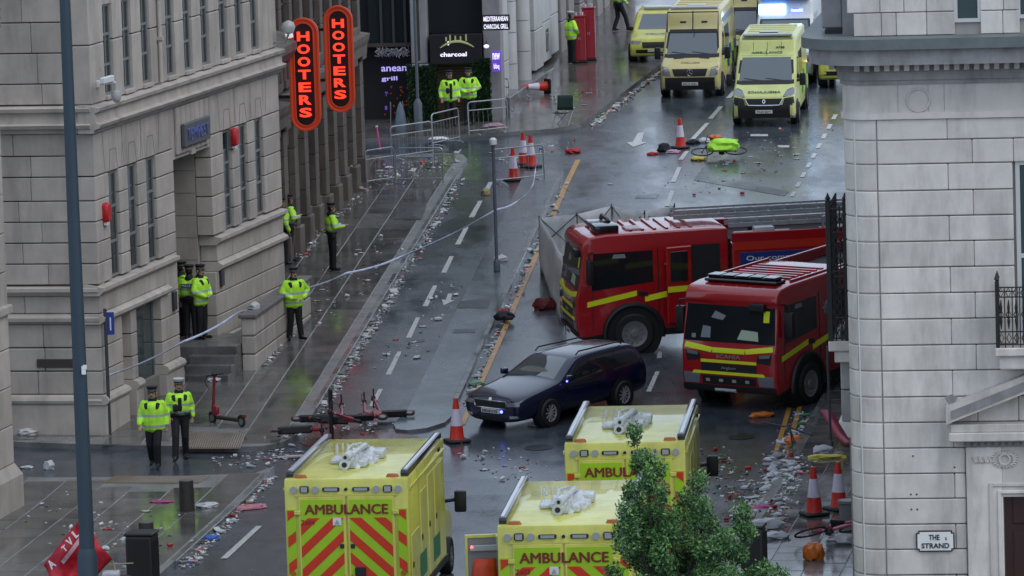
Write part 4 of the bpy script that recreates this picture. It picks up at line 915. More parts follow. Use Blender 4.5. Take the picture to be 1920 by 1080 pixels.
def wheel(root, x, y, R, w, rim=RIM, spokes=10, truck=False, dirx=1):
    """tyre as the part, rim as its sub-part; dirx=+1 when the outside faces +y"""
    key = (R, w, rim.name, spokes, truck)
    if key not in _wh:
        mb = MB(); ry = Matrix.Rotation(-math.pi / 2, 4, 'X')
        mb.lathe([(R * .6, -w / 2), (R * .92, -w / 2), (R, -w * .36), (R, w * .36), (R * .92, w / 2), (R * .64, w / 2), (R * .62, w * .3), (R * .6, -w * .2)], 28, mtx=ry); t = mb.mesh('tyre', TYRE, 40)
        mb = MB()
        if truck:
            mb.lathe([(.001, w * .5), (R * .16, w * .5), (R * .2, w * .42), (R * .34, w * .4), (R * .5, w * .42), (R * .58, w * .5), (R * .64, w * .52), (R * .66, w * .3)], 24, mtx=ry)
            for k in range(10): q = 2 * math.pi * k / 10; mb.cyl((R * .42 * math.cos(q), w * .38, R * .42 * math.sin(q)), (R * .42 * math.cos(q), w * .5, R * .42 * math.sin(q)), R * .05, n=6)
        else:
            mb.lathe([(R * .55, w * .1), (R * .62, w * .44), (R * .66, w * .46), (R * .66, w * .2)], 24, mtx=ry); mb.cyl((0, w * .2, 0), (0, w * .42, 0), R * .13, n=10)
            for k in range(spokes):
                q = 2 * math.pi * k / spokes; mb.cyl((R * .1 * math.cos(q), w * .38, R * .1 * math.sin(q)), (R * .6 * math.cos(q + .06), w * .4, R * .6 * math.sin(q + .06)), R * .045, R * .06, n=4)
        _wh[key] = (t, mb.mesh('rim', rim, 40))
        mb = MB(); mb.cyl((0, -w * .2, 0), (0, w * .12, 0), R * .62, n=20); _wh[key] += (mb.mesh('hub', BLACK),)
    t, r, h = _wh[key]; m = Matrix.Translation((x, y, R))
    if dirx < 0: m = m @ Matrix.Rotation(math.pi, 4, 'Z')
    o = OBJ('wheel', t, root, mtx=m); OBJ('rim', r, o); OBJ('hub', h, o); return o
def shell(prof, w, bev=.08, taper=0.0, z0=1.0, seg=3, m=None, ang=30, hood_taper=0.0, xh=0.0, side_in=0.0):
    mb = MB(); mb.prism(prof, -w / 2, w / 2, axis='y'); me = bake(mb, [('BEVEL', dict(width=bev, segments=seg, limit_method='ANGLE', angle_limit=R_(ang), use_clamp_overlap=True))])
    bm = bmesh.new(); bm.from_mesh(me)
    bmesh.ops.subdivide_edges(bm, edges=[e for e in bm.edges if e.calc_length() > .35], cuts=2, use_grid_fill=True)
    for v in bm.verts:
        k = 1 - taper * max(0, v.co.z - z0)
        if hood_taper: k *= 1 - hood_taper * max(0, min(1, (v.co.x - xh))) ** 2
        v.co.y *= k
    bmesh.ops.recalc_face_normals(bm, faces=bm.faces); bm.to_mesh(me); bm.free()
    me.materials.clear(); me.materials.append(m); me.shade_smooth(); me.set_sharp_from_angle(angle=R_(38)); return me
def text_on(bvh, axis, a, b, txt, m, parent, w, h, up=(0, 0, 1), off=.012, flip=False, name='lettering', wt=.015):
    sg = 1 if axis[0] == '+' else -1; ax = axis[1]
    o = {'x': Vector((sg * 20, a, b)), 'y': Vector((a, sg * 20, b)), 'z': Vector((a, b, sg * 20))}[ax]; d = {'x': Vector((-sg, 0, 0)), 'y': Vector((0, -sg, 0)), 'z': Vector((0, 0, -sg))}[ax]
    loc, nrm, *_ = bvh.ray_cast(o, d)
    if loc is None: return
    if nrm.dot(d) > 0: nrm = -nrm
    u = Vector(up); u = (u - nrm * u.dot(nrm)).normalized(); x = u.cross(nrm)
    return text_obj(name, txt, m, axes(loc + nrm * off, x, u), parent, -w if flip else w, h, .004, wt)
# ---------------------------------------------------------------- box ambulances seen from behind
def box_ambulance(px, py, a, num, label, open_door=False, mast=0):
    W, Hh, Lb, zb = 2.33, 2.85, 5.0, .5
    e = vehicle('ambulance', label, 'ambulance', px, py, a, (0, 0, Hh))
    mb = MB(); mb.box(0, Lb, -W / 2, W / 2, zb, Hh, ch=.06); b = mb.obj('box_body', AYEL, e, 30); bv = mb.bvh()
    # cab ahead of the box
    cab = shell([(Lb - .02, .45), (Lb + 2.0, .45), (Lb + 2.05, 1.0), (Lb + 1.9, 1.15), (Lb + 1.1, 1.35), (Lb + .35, 2.25), (Lb - .02, 2.4)], 2.02, .08, .08, m=AYEL); OBJ('cab', cab, e); cv = me_bvh(cab)
    decal(cv, [(Lb + .42, -.8), (Lb + .42, .8), (Lb + 1.0, .85), (Lb + 1.0, -.85)], '+z', 'windscreen', SCREENG, e)
    for s in (1, -1): decal(cv, [(Lb + .1, 1.35), (Lb + .9, 1.35), (Lb + .45, 2.0), (Lb + .1, 2.05)], ('+' if s > 0 else '-') + 'y', 'side_window', VGLASS, e)
    mb = MB(); mb.box(.15, Lb + 1.8, -.95, .95, .25, .52); mb.obj('chassis', BLACK, e)
    for x in (1.1, Lb + 1.1):
        for s in (1, -1): wheel(e, x, s * .98, .36, .26, RIMD, 8, dirx=s)
    # rear: posts, two doors with chevrons, lamps
    for s in (1, -1):
        y0, y1 = sorted((s * .015, s * .9)); d = MB(); d.box(-.035, .0, y0, y1, .62, 2.52, ch=.01); do = d.obj('rear_door', AYEL, e)
        BOX(do, 'door_skin', -.041, -.034, y0 + .05, y1 - .04, .68, 2.46, ALIME)
        rect = [(y0 + .05, .68), (y1 - .04, .68), (y1 - .04, 2.12), (y0 + .05, 2.12)]
        for k in range(-4, 7):
            c = -.12 + k * .42; sl = .92    # stripes rise towards the middle: z = c - sl*|y|
            p = clip_poly(clip_poly(rect, sl * s, 1, c + .21 + .6), -sl * s, -1, -(c + .6))
            if len(p) > 2:
                mb = MB(); mb.prism(p, -.0455, -.0405, axis='x'); mb.obj('chevron_stripe', ARED, do)
        BOX(do, 'handle', -.07, -.04, s * .1 - .04, s * .1 + .04, 1.55, 1.63, BLACK, .01)
        y0, y1 = sorted((s * .95, s * 1.12)); BOX(e, 'corner_post', -.03, .01, y0, y1, .6, 2.28, ALIME)
        rect = [(y0 + .01, .62), (y1 - .01, .62), (y1 - .01, 2.26), (y0 + .01, 2.26)]
        for k in range(5):
            c = .45 + k * .5; p = clip_poly(clip_poly(rect, .75 * s, 1, c + .2 + .95), -.75 * s, -1, -(c + .95))
            if len(p) > 2: mb = MB(); mb.prism(p, -.036, -.029, axis='x'); mb.obj('chevron_stripe', ARED, e)
        for z in (.95, 1.08): 
            mb = MB(); mb.cyl((-.05, s * 1.03, z), (.0, s * 1.03, z), .05, n=12); mb.obj('tail_lamp', REDL if z < 1 else AMBER, e)
        BOX(e, 'hinge', -.06, -.02, *sorted((s * .86, s * .98)), 2.18, 2.26, AYEL, .01)
        for y, w in ((.98, .065), (.78, .085), (.57, .065)):
            mb = MB()
            if w > .07: mb.box(-.05, .01, s * y - .085, s * y + .085, 2.585, 2.72, ch=.02); mb.obj('rear_lamp', LBLK, e); BOX(e, 'lamp_lens', -.056, -.045, s * y - .06, s * y + .06, 2.605, 2.70, GREYL)
            else: mb.cyl((-.05, s * y, 2.65), (.0, s * y, 2.65), w, n=16); mb.obj('rear_lamp', GREYL, e, 40)
        BOX(e, 'rear_strobe', -.045, .01, *sorted((s * .12, s * .44)), 2.61, 2.69, LBLK, .015); BOX(e, 'lamp_lens', -.05, -.04, *sorted((s * .16, s * .4)), 2.625, 2.675, GREYL)
        # long light bars on the roof edges
        mb = MB(); mb.box(.15, Lb - .1, *sorted((s * (W / 2 - .02), s * (W / 2 - .17))), Hh - .02, Hh + .13, ch=.05); lb = mb.obj('roof_lightbar', LBLK, e, 40)
        BOX(lb, 'lens_strip', .25, Lb - .25, *sorted((s * (W / 2 - .05), s * (W / 2 - .12))), Hh + .12, Hh + .137, LGREY, .005)
        mb = MB(); mb.lathe([(.001, Hh + .07), (.06, Hh + .06), (.08, Hh + .0), (.08, Hh - .02)], 12, mtx=Matrix.Translation((.12, s * (.86), 0)) @ Matrix.Diagonal((.8, 1.6, 1, 1))); mb.obj('marker_lamp', AMBER, e, 40)
        # side mirror on the cab
        mb = MB(); mb.cyl((Lb + .55, s * .98, 1.5), (Lb + .55, s * 1.32, 1.55), .035); mb.box(Lb + .48, Lb + .62, *sorted((s * 1.27, s * 1.5)), 1.3, 1.72, ch=.04); mb.obj('wing_mirror', BLACK, e, 30)
        # side lockers, green squares, skirt
        ss = '+y' if s > 0 else '-y'
        for x0, x1, z0, z1 in ((.15, 1.25, .6, 1.75), (1.45, 2.35, .6, 2.35), (2.5, 3.3, .6, 2.5), (3.45, 4.8, .6, 2.5)):
            mb = MB(); mb.box(x0, x1, *sorted((s * (W / 2 - .01), s * (W / 2 + .015))), z0, z1, ch=.012); o = mb.obj('side_locker', AYEL, e)
            BOX(o, 'latch', x0 + .05, x0 + .16, *sorted((s * (W / 2 + .01), s * (W / 2 + .03))), (z0 + z1) / 2 - .05, (z0 + z1) / 2 + .06, BLACK, .01)
        for k in range(5): 
            for j in range(1):
                if (k + j) % 2: BOX(e, 'livery_square', .2 + k * .95, 1.1 + k * .95, *sorted((s * (W / 2 + .016), s * (W / 2 + .021))), .75 + j * .45, 1.2 + j * .45, AGREEN)
        BOX(e, 'rain_rail', .1, Lb - .1, *sorted((s * (W / 2), s * (W / 2 + .03))), 2.62, 2.66, AYEL); BOX(e, 'rub_strip', .1, Lb, *sorted((s * (W / 2), s * (W / 2 + .03))), .46, .58, BLACK)
        BOX(e, 'side_lamp', 4.1, 4.3, *sorted((s * (W / 2), s * (W / 2 + .03))), 2.7, 2.78, BLACK, .01)
    BOX(e, 'door_frame', -.03, .01, -.95, .95, 2.525, 2.56, AYEL); BOX(e, 'rear_step', -.25, .02, -.95, .95, .38, .48, BLACK, .02)
    for s in (-1, 1): BOX(e, 'step_lamp', -.02, .0, s * .4 - .1, s * .4 + .1, .55, .6, REDL)
    text_obj('lettering', 'AMBULANCE', MAROON, axes((-.047, 0, 2.28), (0, -1, 0), (0, 0, 1)), e, 1.55, .18, .004, 0, bold=.008)
    text_obj('fleet_number', num, MATS['letter_maroon'], axes((-.0495, .73, 2.04), (0, -1, 0), (0, 0, 1)), e, .26, .09, .003, 0)
    BOX(e, 'door_badge', -.052, -.045, .1, .26, 1.98, 2.12, PLATEW, .005); mb = MB(); mb.prism([(.13, 2.0), (.23, 2.0), (.18, 2.09)], -.055, -.051, axis='x'); mb.obj('badge_mark', GREYL, e)
    BOX(e, 'lock_box', -.09, -.04, -.33, -.13, 1.02, 1.2, BLACK, .015)
    mb = MB(); mb.cyl((-.06, 0, 2.65), (.0, 0, 2.65), .03, n=10); mb.obj('rear_camera', BLACK, e)
    # white roof-top ventilation and camera unit
    r = MB(); 
    r.box(1.15, 1.85, -.02, .2, Hh, Hh + .2, ch=.05); r.cyl((1.0, .17, Hh + .1), (1.18, .17, Hh + .1), .1, n=12); r.cyl((.985, .17, Hh + .1), (1.01, .17, Hh + .1), .05, n=10, mi=1); r.cyl((1.0, .15, Hh + .24), (1.3, .1, Hh + .26), .075, n=10); r.cyl((.985, .15, Hh + .24), (1.01, .15, Hh + .24), .035, n=8, mi=1); r.box(1.25, 1.7, -.2, -.04, Hh, Hh + .14, ch=.03); r.box(1.5, 2.1, .2, .34, Hh + .04, Hh + .16, ch=.03)
    r.tube([(1.3, .12, Hh + .22), (1.8, .02, Hh + .26), (2.3, -.03, Hh + .27), (2.7, -.1, Hh + .14)], [.06, .045, .06, .045], 7)
    for k_, (cx_, cy_, sx_, sy_, sz_) in enumerate(((1.5, .0, .32, .13, .22), (2.0, .08, .34, .12, .26), (2.5, -.02, .26, .2, .2), (1.9, -.2, .2, .12, .14))):
        cm = crumple(80 + k_, sx_, sy_, sz_, .5, 2); r.add([(v_.co.x + cx_, v_.co.y + cy_, v_.co.z + Hh) for v_ in cm.vertices], [tuple(p_.vertices) for p_ in cm.polygons]); bpy.data.meshes.remove(cm)
    r.v = r.v; r.tube([(1.4, .2, Hh + .2), (2.0, .22, Hh + .3), (2.6, .1, Hh + .26)], .03, 6); r.box(2.35, 2.8, -.38, -.08, Hh, Hh + .16, ch=.05); r.box(2.4, 2.75, .05, .4, Hh, Hh + .09, ch=.03); r.cyl((2.0, -.3, Hh), (2.0, -.3, Hh + .12), .05, n=8); r.cyl((2.2, .5, Hh), (2.2, .5, Hh + .3), .012, n=5); r.box(1.7, 2.2, .25, .55, Hh, Hh + .1, ch=.03)
    for k in range(5): r.cyl((3.3, .25 + k * .1, Hh), (3.3 + .05 * (k % 2), .25 + k * .1, Hh + .16), .018, n=5)
    r.obj('roof_unit', [mat('roof_unit_white', (.5, .53, .55), .4, var=.3, scale=7), BLACK], e, 30)
    if open_door:
        mb = MB(); hx, hy = .62, W / 2
        d = Matrix.Translation((1.05, hy + .02, 0)) @ Matrix.Rotation(R_(8), 4, 'Z')
        mb.box(-.03, .02, 0, .62, .6, 2.52, mtx=d, ch=.012); od = mb.obj('open_side_door', mat('door_inner_grey', (.2, .19, .2), .5), e)
        mb = MB(); mb.box(-.045, .03, -.01, .64, 2.49, 2.54, mtx=d); mb.box(-.045, .03, .6, .64, .6, 2.49, mtx=d); mb.obj('door_edge', AYEL, od)
        mb = MB(); mb.box(-.09, -.03, .06, .56, 2.25, 2.36, mtx=d, ch=.015); mb.box(-.08, -.03, .05, .1, 2.34, 2.46, mtx=d, ch=.01); mb.obj('door_lamp', GREYL, od); mb = MB(); mb.lathe([(.001, .03), (.025, .02), (.03, 0)], 8, mtx=d @ Matrix.Translation((-.09, .53, 2.33)) @ Matrix.Rotation(-math.pi / 2, 4, 'Y')); mb.obj('red_lamp', mat('small_red_led', (1, .1, .1), .3, emit=4, ecol=(1, .1, .08)), od)
        mb = MB(); g = []
        for i in range(9):
            z = 2.12 - i * .17; w_ = .17 + .05 * math.sin(i * .5); g.append([((-.05 - .12 * math.sin(math.pi * min(1, i / 8 + .15)) * math.sin(math.pi * j / 6) + .01 * math.sin(i * 2 + j * 3)), .3 + (j / 3 - 1) * w_ + .02 * math.sin(i), z) for j in range(7)])
        mb.sheet(g, mtx=d); o = mb.obj('kit_bag', mat('bag_orange', (.5, .045, .01), .5, var=.2, scale=6), od, 60)
        o.modifiers.new('s', 'SOLIDIFY').thickness = .03
    return e
box_ambulance(648, 897, 7.0, 'Z604', 'yellow box ambulance with roof light bars parked beside the littered kerb of the bollard pavement')
box_ambulance(1056, 984, 5.0, 'Z603', 'yellow box ambulance with its side door open, orange bag hanging inside', True)
box_ambulance(1171, 829, 5.0, 'Z606', 'yellow box ambulance behind the tree top, standing closest to the fire engine')
# ---------------------------------------------------------------- fire engines
def fire_engine(px, py, a, label, ladder=False, door_open=False, plate='DK72 XRG'):
    e = vehicle('fire_engine', label, 'fire engine', px, py, a, (0, 1.25, 0)); W = 2.5
    prof = [(1.36, .42), (1.42, .8), (1.42, 1.45), (1.37, 1.58), (1.22, 2.52), (1.27, 2.62), (1.22, 2.8), (1.05, 2.92), (.6, 2.97), (-2.0, 3.0), (-2.42, 2.98), (-2.42, .75), (-2.3, .62), (.75, .5)]
    cab = shell(prof, W, .065, .02, 1.5, 3, FRED, 20, .035, .6); OBJ('cab', cab, e); v = me_bvh(cab)
    BOX(e, 'chassis', -7.2, 1.2, -1.0, 1.0, .4, .75, BLACK)
    # front face
    D_ = lambda q, nm, m, p=e, **k: decal(v, q, '+x', nm, m, p, **k)
    ws = D_([(-1.18, 1.63), (1.18, 1.63), (1.13, 2.5), (-1.13, 2.5)], 'windscreen', SCREENG, n=(10, 5)); 
    D_([(.2, 1.72), (.75, 1.7), (.72, 1.92), (.3, 1.95)], 'paper_notice', mat('paper_green', (.42, .5, .36), .6), ws, off=.012); D_([(-.75, 1.72), (-.5, 1.72), (-.5, 1.98), (-.7, 2.0)], 'dash_item', mat('dash_grey', (.2, .22, .25), .5), ws, off=.011); D_([(-.5, 2.2), (-.2, 2.15), (-.12, 2.26), (-.4, 2.36)], 'sticker', STICK, ws, off=.011); D_([(.85, 2.15), (1.0, 2.15), (1.0, 2.42), (.85, 2.42)], 'jacket_inside', FYEL, ws, off=.010); D_([(-.98, 1.7), (-.88, 1.7), (-.88, 1.8), (-.98, 1.8)], 'sticker', STICK, ws, off=.011)
    D_([(-1.15, 1.48), (-.45, 1.38), (-.42, 1.5), (-1.12, 1.6)], 'yellow_stripe', FYEL); D_([(-.42, 1.38), (.42, 1.38), (.42, 1.5), (-.42, 1.5)], 'yellow_stripe', FYEL); D_([(.45, 1.38), (1.15, 1.48), (1.12, 1.6), (.42, 1.5)], 'yellow_stripe', FYEL)
    for s in (-1, 1):
        D_([tuple(p) for p in ((s * .72, 1.2), (s * 1.08, 1.15), (s * 1.12, 1.42), (s * .76, 1.36))], 'marker_lamp_cluster', BLACK); D_([(s * .8, 1.3), (s * 1.06, 1.33), (s * 1.08, 1.41), (s * .8, 1.37)], 'clearance_lamp', HEADL, off=.012)
        D_([(s * .78, .62), (s * 1.16, .62), (s * 1.16, .88), (s * .74, .88)], 'headlamp', HEADL, off=.012); D_([(s * .86, .44), (s * 1.1, .44), (s * 1.1, .54), (s * .86, .54)], 'fog_lamp', HEADL, off=.01)
    D_([(-.72, .92), (.72, .92), (.72, 1.12), (-.72, 1.12)], 'grille', BLACK, n=(8, 3)); D_([(-.72, 1.14), (.72, 1.14), (.72, 1.21), (-.72, 1.21)], 'yellow_stripe', FYEL, off=.012); D_([(-.95, .86), (.95, .86), (.9, .93), (-.9, .93)], 'yellow_stripe', FYEL, off=.016)
    D_([(-1.2, .44), (1.2, .44), (1.2, .6), (-1.2, .6)], 'bumper', BLACK, n=(10, 3), off=.03); D_([(-.7, .62), (.7, .62), (.7, .82), (-.7, .82)], 'lower_grille', BLACK)
    for k in range(7): D_([(-.6 + k * .17, .68), (-.5 + k * .17, .68), (-.5 + k * .17, .75), (-.6 + k * .17, .75)], 'grille_lamp', mat('grille_lamp_pale', (.4, .36, .33), .2), off=.012) if k % 2 == 0 else None  # small lamps with plain pale warm-grey faces
    text_on(v, '+x', 0, 1.3, 'SCANIA', SILV, e, .62, .09); text_on(v, '+x', 0, 1.02, 'Angloco', SILV, e, .38, .09, off=.02)
    D_([(-.1 - .27, .4), (-.1 + .27, .4), (-.1 + .27, .52), (-.1 - .27, .52)], 'number_plate', PLATEW, off=.05, thick=.04); text_on(v, '+x', -.1, .46, plate, BLACK, e, .46, .07, off=.06)
    # sides
    for s, sd in ((1, '+y'), (-1, '-y')):
        S = lambda q, nm, m, p=e, **k: decal(v, q, sd, nm, m, p, **k)
        w1 = S([(-.52, 1.76), (1.02, 1.6), (.96, 2.52), (-.52, 2.54)], 'side_window', VGLASS, n=(8, 6))
        S([(.15, 2.38), (.5, 2.38), (.45, 2.48), (.18, 2.48)], 'sticker', STICK, w1, off=.01)
        op = door_open and s > 0
        S([(-2.2, .7), (-1.5, .7), (-1.5, 2.62), (-2.2, 2.62)], 'crew_door_opening' if op else 'crew_window', DARKIN, n=(4, 8)) if op else S([(-2.2, 1.75), (-1.45, 1.75), (-1.45, 2.52), (-2.2, 2.52)], 'crew_window', VGLASS)
        S([(-.1, 1.43), (1.14, 1.2), (1.14, 1.33), (-.1, 1.56)], 'yellow_stripe', FYEL, n=(10, 2)); S([(-.6, 1.36), (-.16, 1.46), (-.12, 1.56), (-.6, 1.64)] if False else [(-1.35, 1.46), (-.3, 1.27), (-.3, 1.41), (-1.35, 1.6)], 'yellow_stripe', FYEL, n=(8, 2))
        if not op: S([(-2.35, 1.62), (-1.4, 1.47), (-1.4, 1.61), (-2.35, 1.76)], 'yellow_stripe', FYEL, n=(8, 2))
        S([(-.38, 1.4), (-.14, 1.44), (-.14, 1.54), (-.38, 1.52)], 'door_handle', BLACK, off=.018)
        S([(-.66, .55), (-.63, .55), (-.63, 2.6), (-.66, 2.6)], 'door_gap', BLACK, n=(1, 8), off=.004); S([(1.0, .62), (1.02, .62), (1.02, 1.6), (1.0, 1.6)], 'door_gap', BLACK, n=(1, 6), off=.004)
        S([(-1.4, .6), (-1.38, .6), (-1.38, 2.6), (-1.4, 2.6)], 'door_gap', BLACK, n=(1, 8), off=.004)
        mb = MB()
        for k in range(8): q = k * math.pi / 4; mb.cyl((0, 0, 0), (.17 * math.cos(q), 0, .17 * math.sin(q)), .05, .02, 5)
        mb.cyl((0, -.02, 0), (0, .025, 0), .12, n=16); mb.cyl((0, .02, 0), (0, .03, 0), .07, n=12, mi=1); mb.obj('crest_badge', [mat('crest_grey', (.2, .2, .22), .4), PBLUE], e, 30, mtx=Matrix.Translation((-.98, s * (W / 2 - .022), 2.18)))
        # wheel arch, wheel, sill, steps, mirrors
        mb = MB(); mb.tube([(.72 * math.cos(q), s * 1.255, .5 + .72 * math.sin(q)) for q in np.linspace(-.15, math.pi + .15, 15)], .07, 8); mb.obj('wheel_arch', BLACK, e, 40)
        mb = MB(); mb.cyl((0, s * 1.1, .5), (0, s * 1.262, .5), .7, n=32); mb.obj('wheel_well', BLACK, e, 40)
        wheel(e, 0, s * 1.17, .5, .32, RIMD, 10, True, s); wheel(e, -4.6, s * 1.17, .5, .32, RIMD, 10, True, s)
        BOX(e, 'side_step', -2.4, -.75, *sorted((s * 1.0, s * 1.22)), .42, .66, BLACK, .03); BOX(e, 'sill_skirt', .72, 1.3, *sorted((s * 1.0, s * 1.215)), .4, .75, BLACK, .03)
        mb = MB(); mb.tube([(.95, s * 1.2, 2.55), (1.1, s * 1.42, 2.55), (1.08, s * 1.45, 2.2)], .025); mb.box(1.0, 1.16, *sorted((s * 1.3, s * 1.52)), 1.78, 2.4, ch=.05); mb.obj('wing_mirror', BLACK, e, 30)
        BOX(e, 'grab_rail', -1.47, -1.44, *sorted((s * 1.24, s * 1.3)), 1.2, 2.4, FYEL, .01)
    mb = MB(); mb.box(1.2, 1.36, .5, .9, 2.4, 2.6, ch=.04); mb.obj('front_mirror', BLACK, e)
    if door_open:
        d = Matrix.Translation((-1.47, 1.27, 0)) @ Matrix.Rotation(R_(-168), 4, 'Z') @ Matrix.Translation((0, 0, 0))
        mb = MB(); mb.box(-.68, 0, -.06, .0, .72, 2.62, mtx=d, ch=.04); dd_ = mb.obj('crew_door', FRED, e, 30)
        mb = MB(); mb.box(-.58, -.12, -.075, -.055, 1.75, 2.5, mtx=d, ch=.02); mb.obj('door_window', VGLASS, dd_); mb = MB(); mb.box(-.66, -.02, -.075, -.05, 1.5, 1.64, mtx=d); mb.obj('yellow_stripe', FYEL, dd_)
        mb = MB(); mb.box(-2.05, -1.7, .9, 1.2, 1.0, 2.2, ch=.05); mb.obj('crew_seat', mat('seat_dark', (.02, .02, .024), .6), e)
        for k in range(3): BOX(e, 'entry_step', -2.18, -1.5, 1.22, 1.3, .55 + k * .28, .62 + k * .28, mat('step_tread', (.08, .08, .085), .5), .01)
    # roof: ribs, light bar
    for k in range(6): BOX(e, 'roof_rib', -1.6 + k * .3, -1.52 + k * .3, -.85, .85, 2.96, 3.025, FRED, .01)
    mb = MB(); mb.box(.35, .8, -.95, .95, 2.97, 3.05, ch=.03); mb.box(.42, .74, -.9, .9, 3.05, 3.13, ch=.03) if not ladder else mb.box(.25, .85, .1, .95, 2.96, 3.16, ch=.05); lb = mb.obj('roof_lightbar', LBLK, e, 30)
    for k in range(5): BOX(lb, 'bar_lens', .4, .76, -.86 + k * .36, -.56 + k * .36, 3.128 if not ladder else 3.05, 3.14 if not ladder else 3.07, mat('bar_lens_grey', (.12, .14, .16), .1) if k % 2 else LGREY)
    if not ladder:
        for y in (-1.02, 1.02): BOX(e, 'roof_rail', -2.35, .3, y - .03, y + .03, 2.97, 3.035, FRED, .01)
    else:
        mb = MB(); mb.tube([(.4, .35, 3.16), (.4, .2, 3.2), (.4, -.6, 3.2), (.4, -.75, 3.1)], .05); mb.obj('roof_hose', BLACK, e, 40); BOX(e, 'roof_hatch', -.35, .05, .2, .75, 2.96, 3.03, mat('hatch_pink', (.45, .3, .3), .3), .02)
    # pump body with lockers
    BOX(e, 'pump_body', -7.3, -2.5, -1.25, 1.25, .75, 2.6, FRED, .04); BOX(e, 'roof_deck', -7.25, -2.55, -1.16, 1.16, 2.59, 2.612, mat('deck_chequer', (.05, .052, .055), .8, var=.3, scale=9)); BOX(e, 'roof_rim', -7.3, -2.5, 1.165, 1.249, 2.6, 2.86, FRED, .02); BOX(e, 'roof_rim', -7.3, -2.5, -1.249, -1.165, 2.6, 2.86, FRED, .02); BOX(e, 'cab_gap', -2.5, -2.42, -1.1, 1.1, .75, 2.7, BLACK)
    for s in (1, -1):
        for x0 in (-4.05, -5.55, -7.1): BOX(e, 'roller_shutter', x0, x0 + 1.35, *sorted((s * 1.25, s * 1.262)), 1.0, 1.9, SILV, .01)
        BOX(e, 'red_stripe', -7.3, -2.52, *sorted((s * 1.25, s * 1.256)), 2.42, 2.62, FREDO); o = BOX(e, 'slogan_panel', -5.6, -2.7, *sorted((s * 1.25, s * 1.268)), 2.05, 2.36, mat('slogan_blue', (.015, .04, .2), .4), .005)
        BOX(e, 'body_yellow_stripe', -7.3, -2.52, *sorted((s * 1.263, s * 1.27)), 1.5, 1.66, FYEL)
        text_obj('lettering', 'Our communities, safer', WHITEP, axes((-4.1, s * 1.272, 2.2), (-s, 0, 0), (0, 0, 1)), e, 2.5, .14, .003, .004)
    if ladder:
        STL = mat('ladder_alloy', (.34, .35, .36), .4, metal=.3, var=.3, scale=6)
        for off, z, x0, x1 in ((.35, 2.95, -8.6, -2.55), (-.3, 3.12, -8.6, -1.3)):
            mb = MB()
            for y in (off - .25, off + .25): mb.box(x0, x1, y - .03, y + .03, z - .05, z + .05); mb.box(x0, x1, y - .02, y + .02, z + .12, z + .17)
            k = x0 + .2
            while k < x1: mb.cyl((k, off - .25, z), (k, off + .25, z), .02, n=6); mb.cyl((k, off - .25, z), (k, off - .25, z + .14), .012, n=5); mb.cyl((k, off + .25, z), (k, off + .25, z + .14), .012, n=5); k += .42
            mb.obj('ladder', STL, e)
        BOX(e, 'ladder_gantry', -3.4, -3.25, -.5, .6, 2.6, 2.86, BLACK, .02); BOX(e, 'ladder_gantry', -6.4, -6.25, -.5, .6, 2.6, 2.86, BLACK, .02)
        mb = MB(); mb.cyl((-2.6, .95, 2.75), (-4.0, .95, 2.75), .1, n=10); mb.box(-3.6, -3.1, .8, 1.15, 2.7, 2.95, ch=.04); mb.box(-3.2, -2.8, 1.0, 1.2, 2.6, 2.72, ch=.03); mb.box(-4.6, -4.1, .85, 1.1, 2.61, 2.8, ch=.04); mb.box(-5.9, -5.0, .6, 1.1, 2.61, 2.85, ch=.05); mb.cyl((-4.8, .7, 2.75), (-7.0, .7, 2.8), .07, n=8); mb.obj('roof_kit', mat('kit_pale', (.5, .5, .5), .4, metal=.2, var=.2), e, 30)
        mb = MB(); mb.tube([(-6.9 + .4 * math.cos(q), .7, 3.15 + .2 * math.sin(q)) for q in np.linspace(0, 2 * math.pi, 15)[:-1]], .03, 6, closed=True); mb.cyl((-5.3, .7, 3.0), (-7.9, .7, 3.1), .035); mb.tube([(-4.85, 1.0, 2.6), (-4.85, 1.0, 3.1), (-5.1, 1.0, 3.15)], .04); mb.obj('roof_fittings', STEEL, e, 40)
    return e
fire_engine(1190, 663, 261, 'red fire engine with its crew door open and ladders along the roof', True, True)
fe = fire_engine(1514, 757, 212, 'red fire engine facing out towards the ambulances, crew doors shut', plate='DK72 XRG'); fe.scale = (1.02, 1.02, .97)
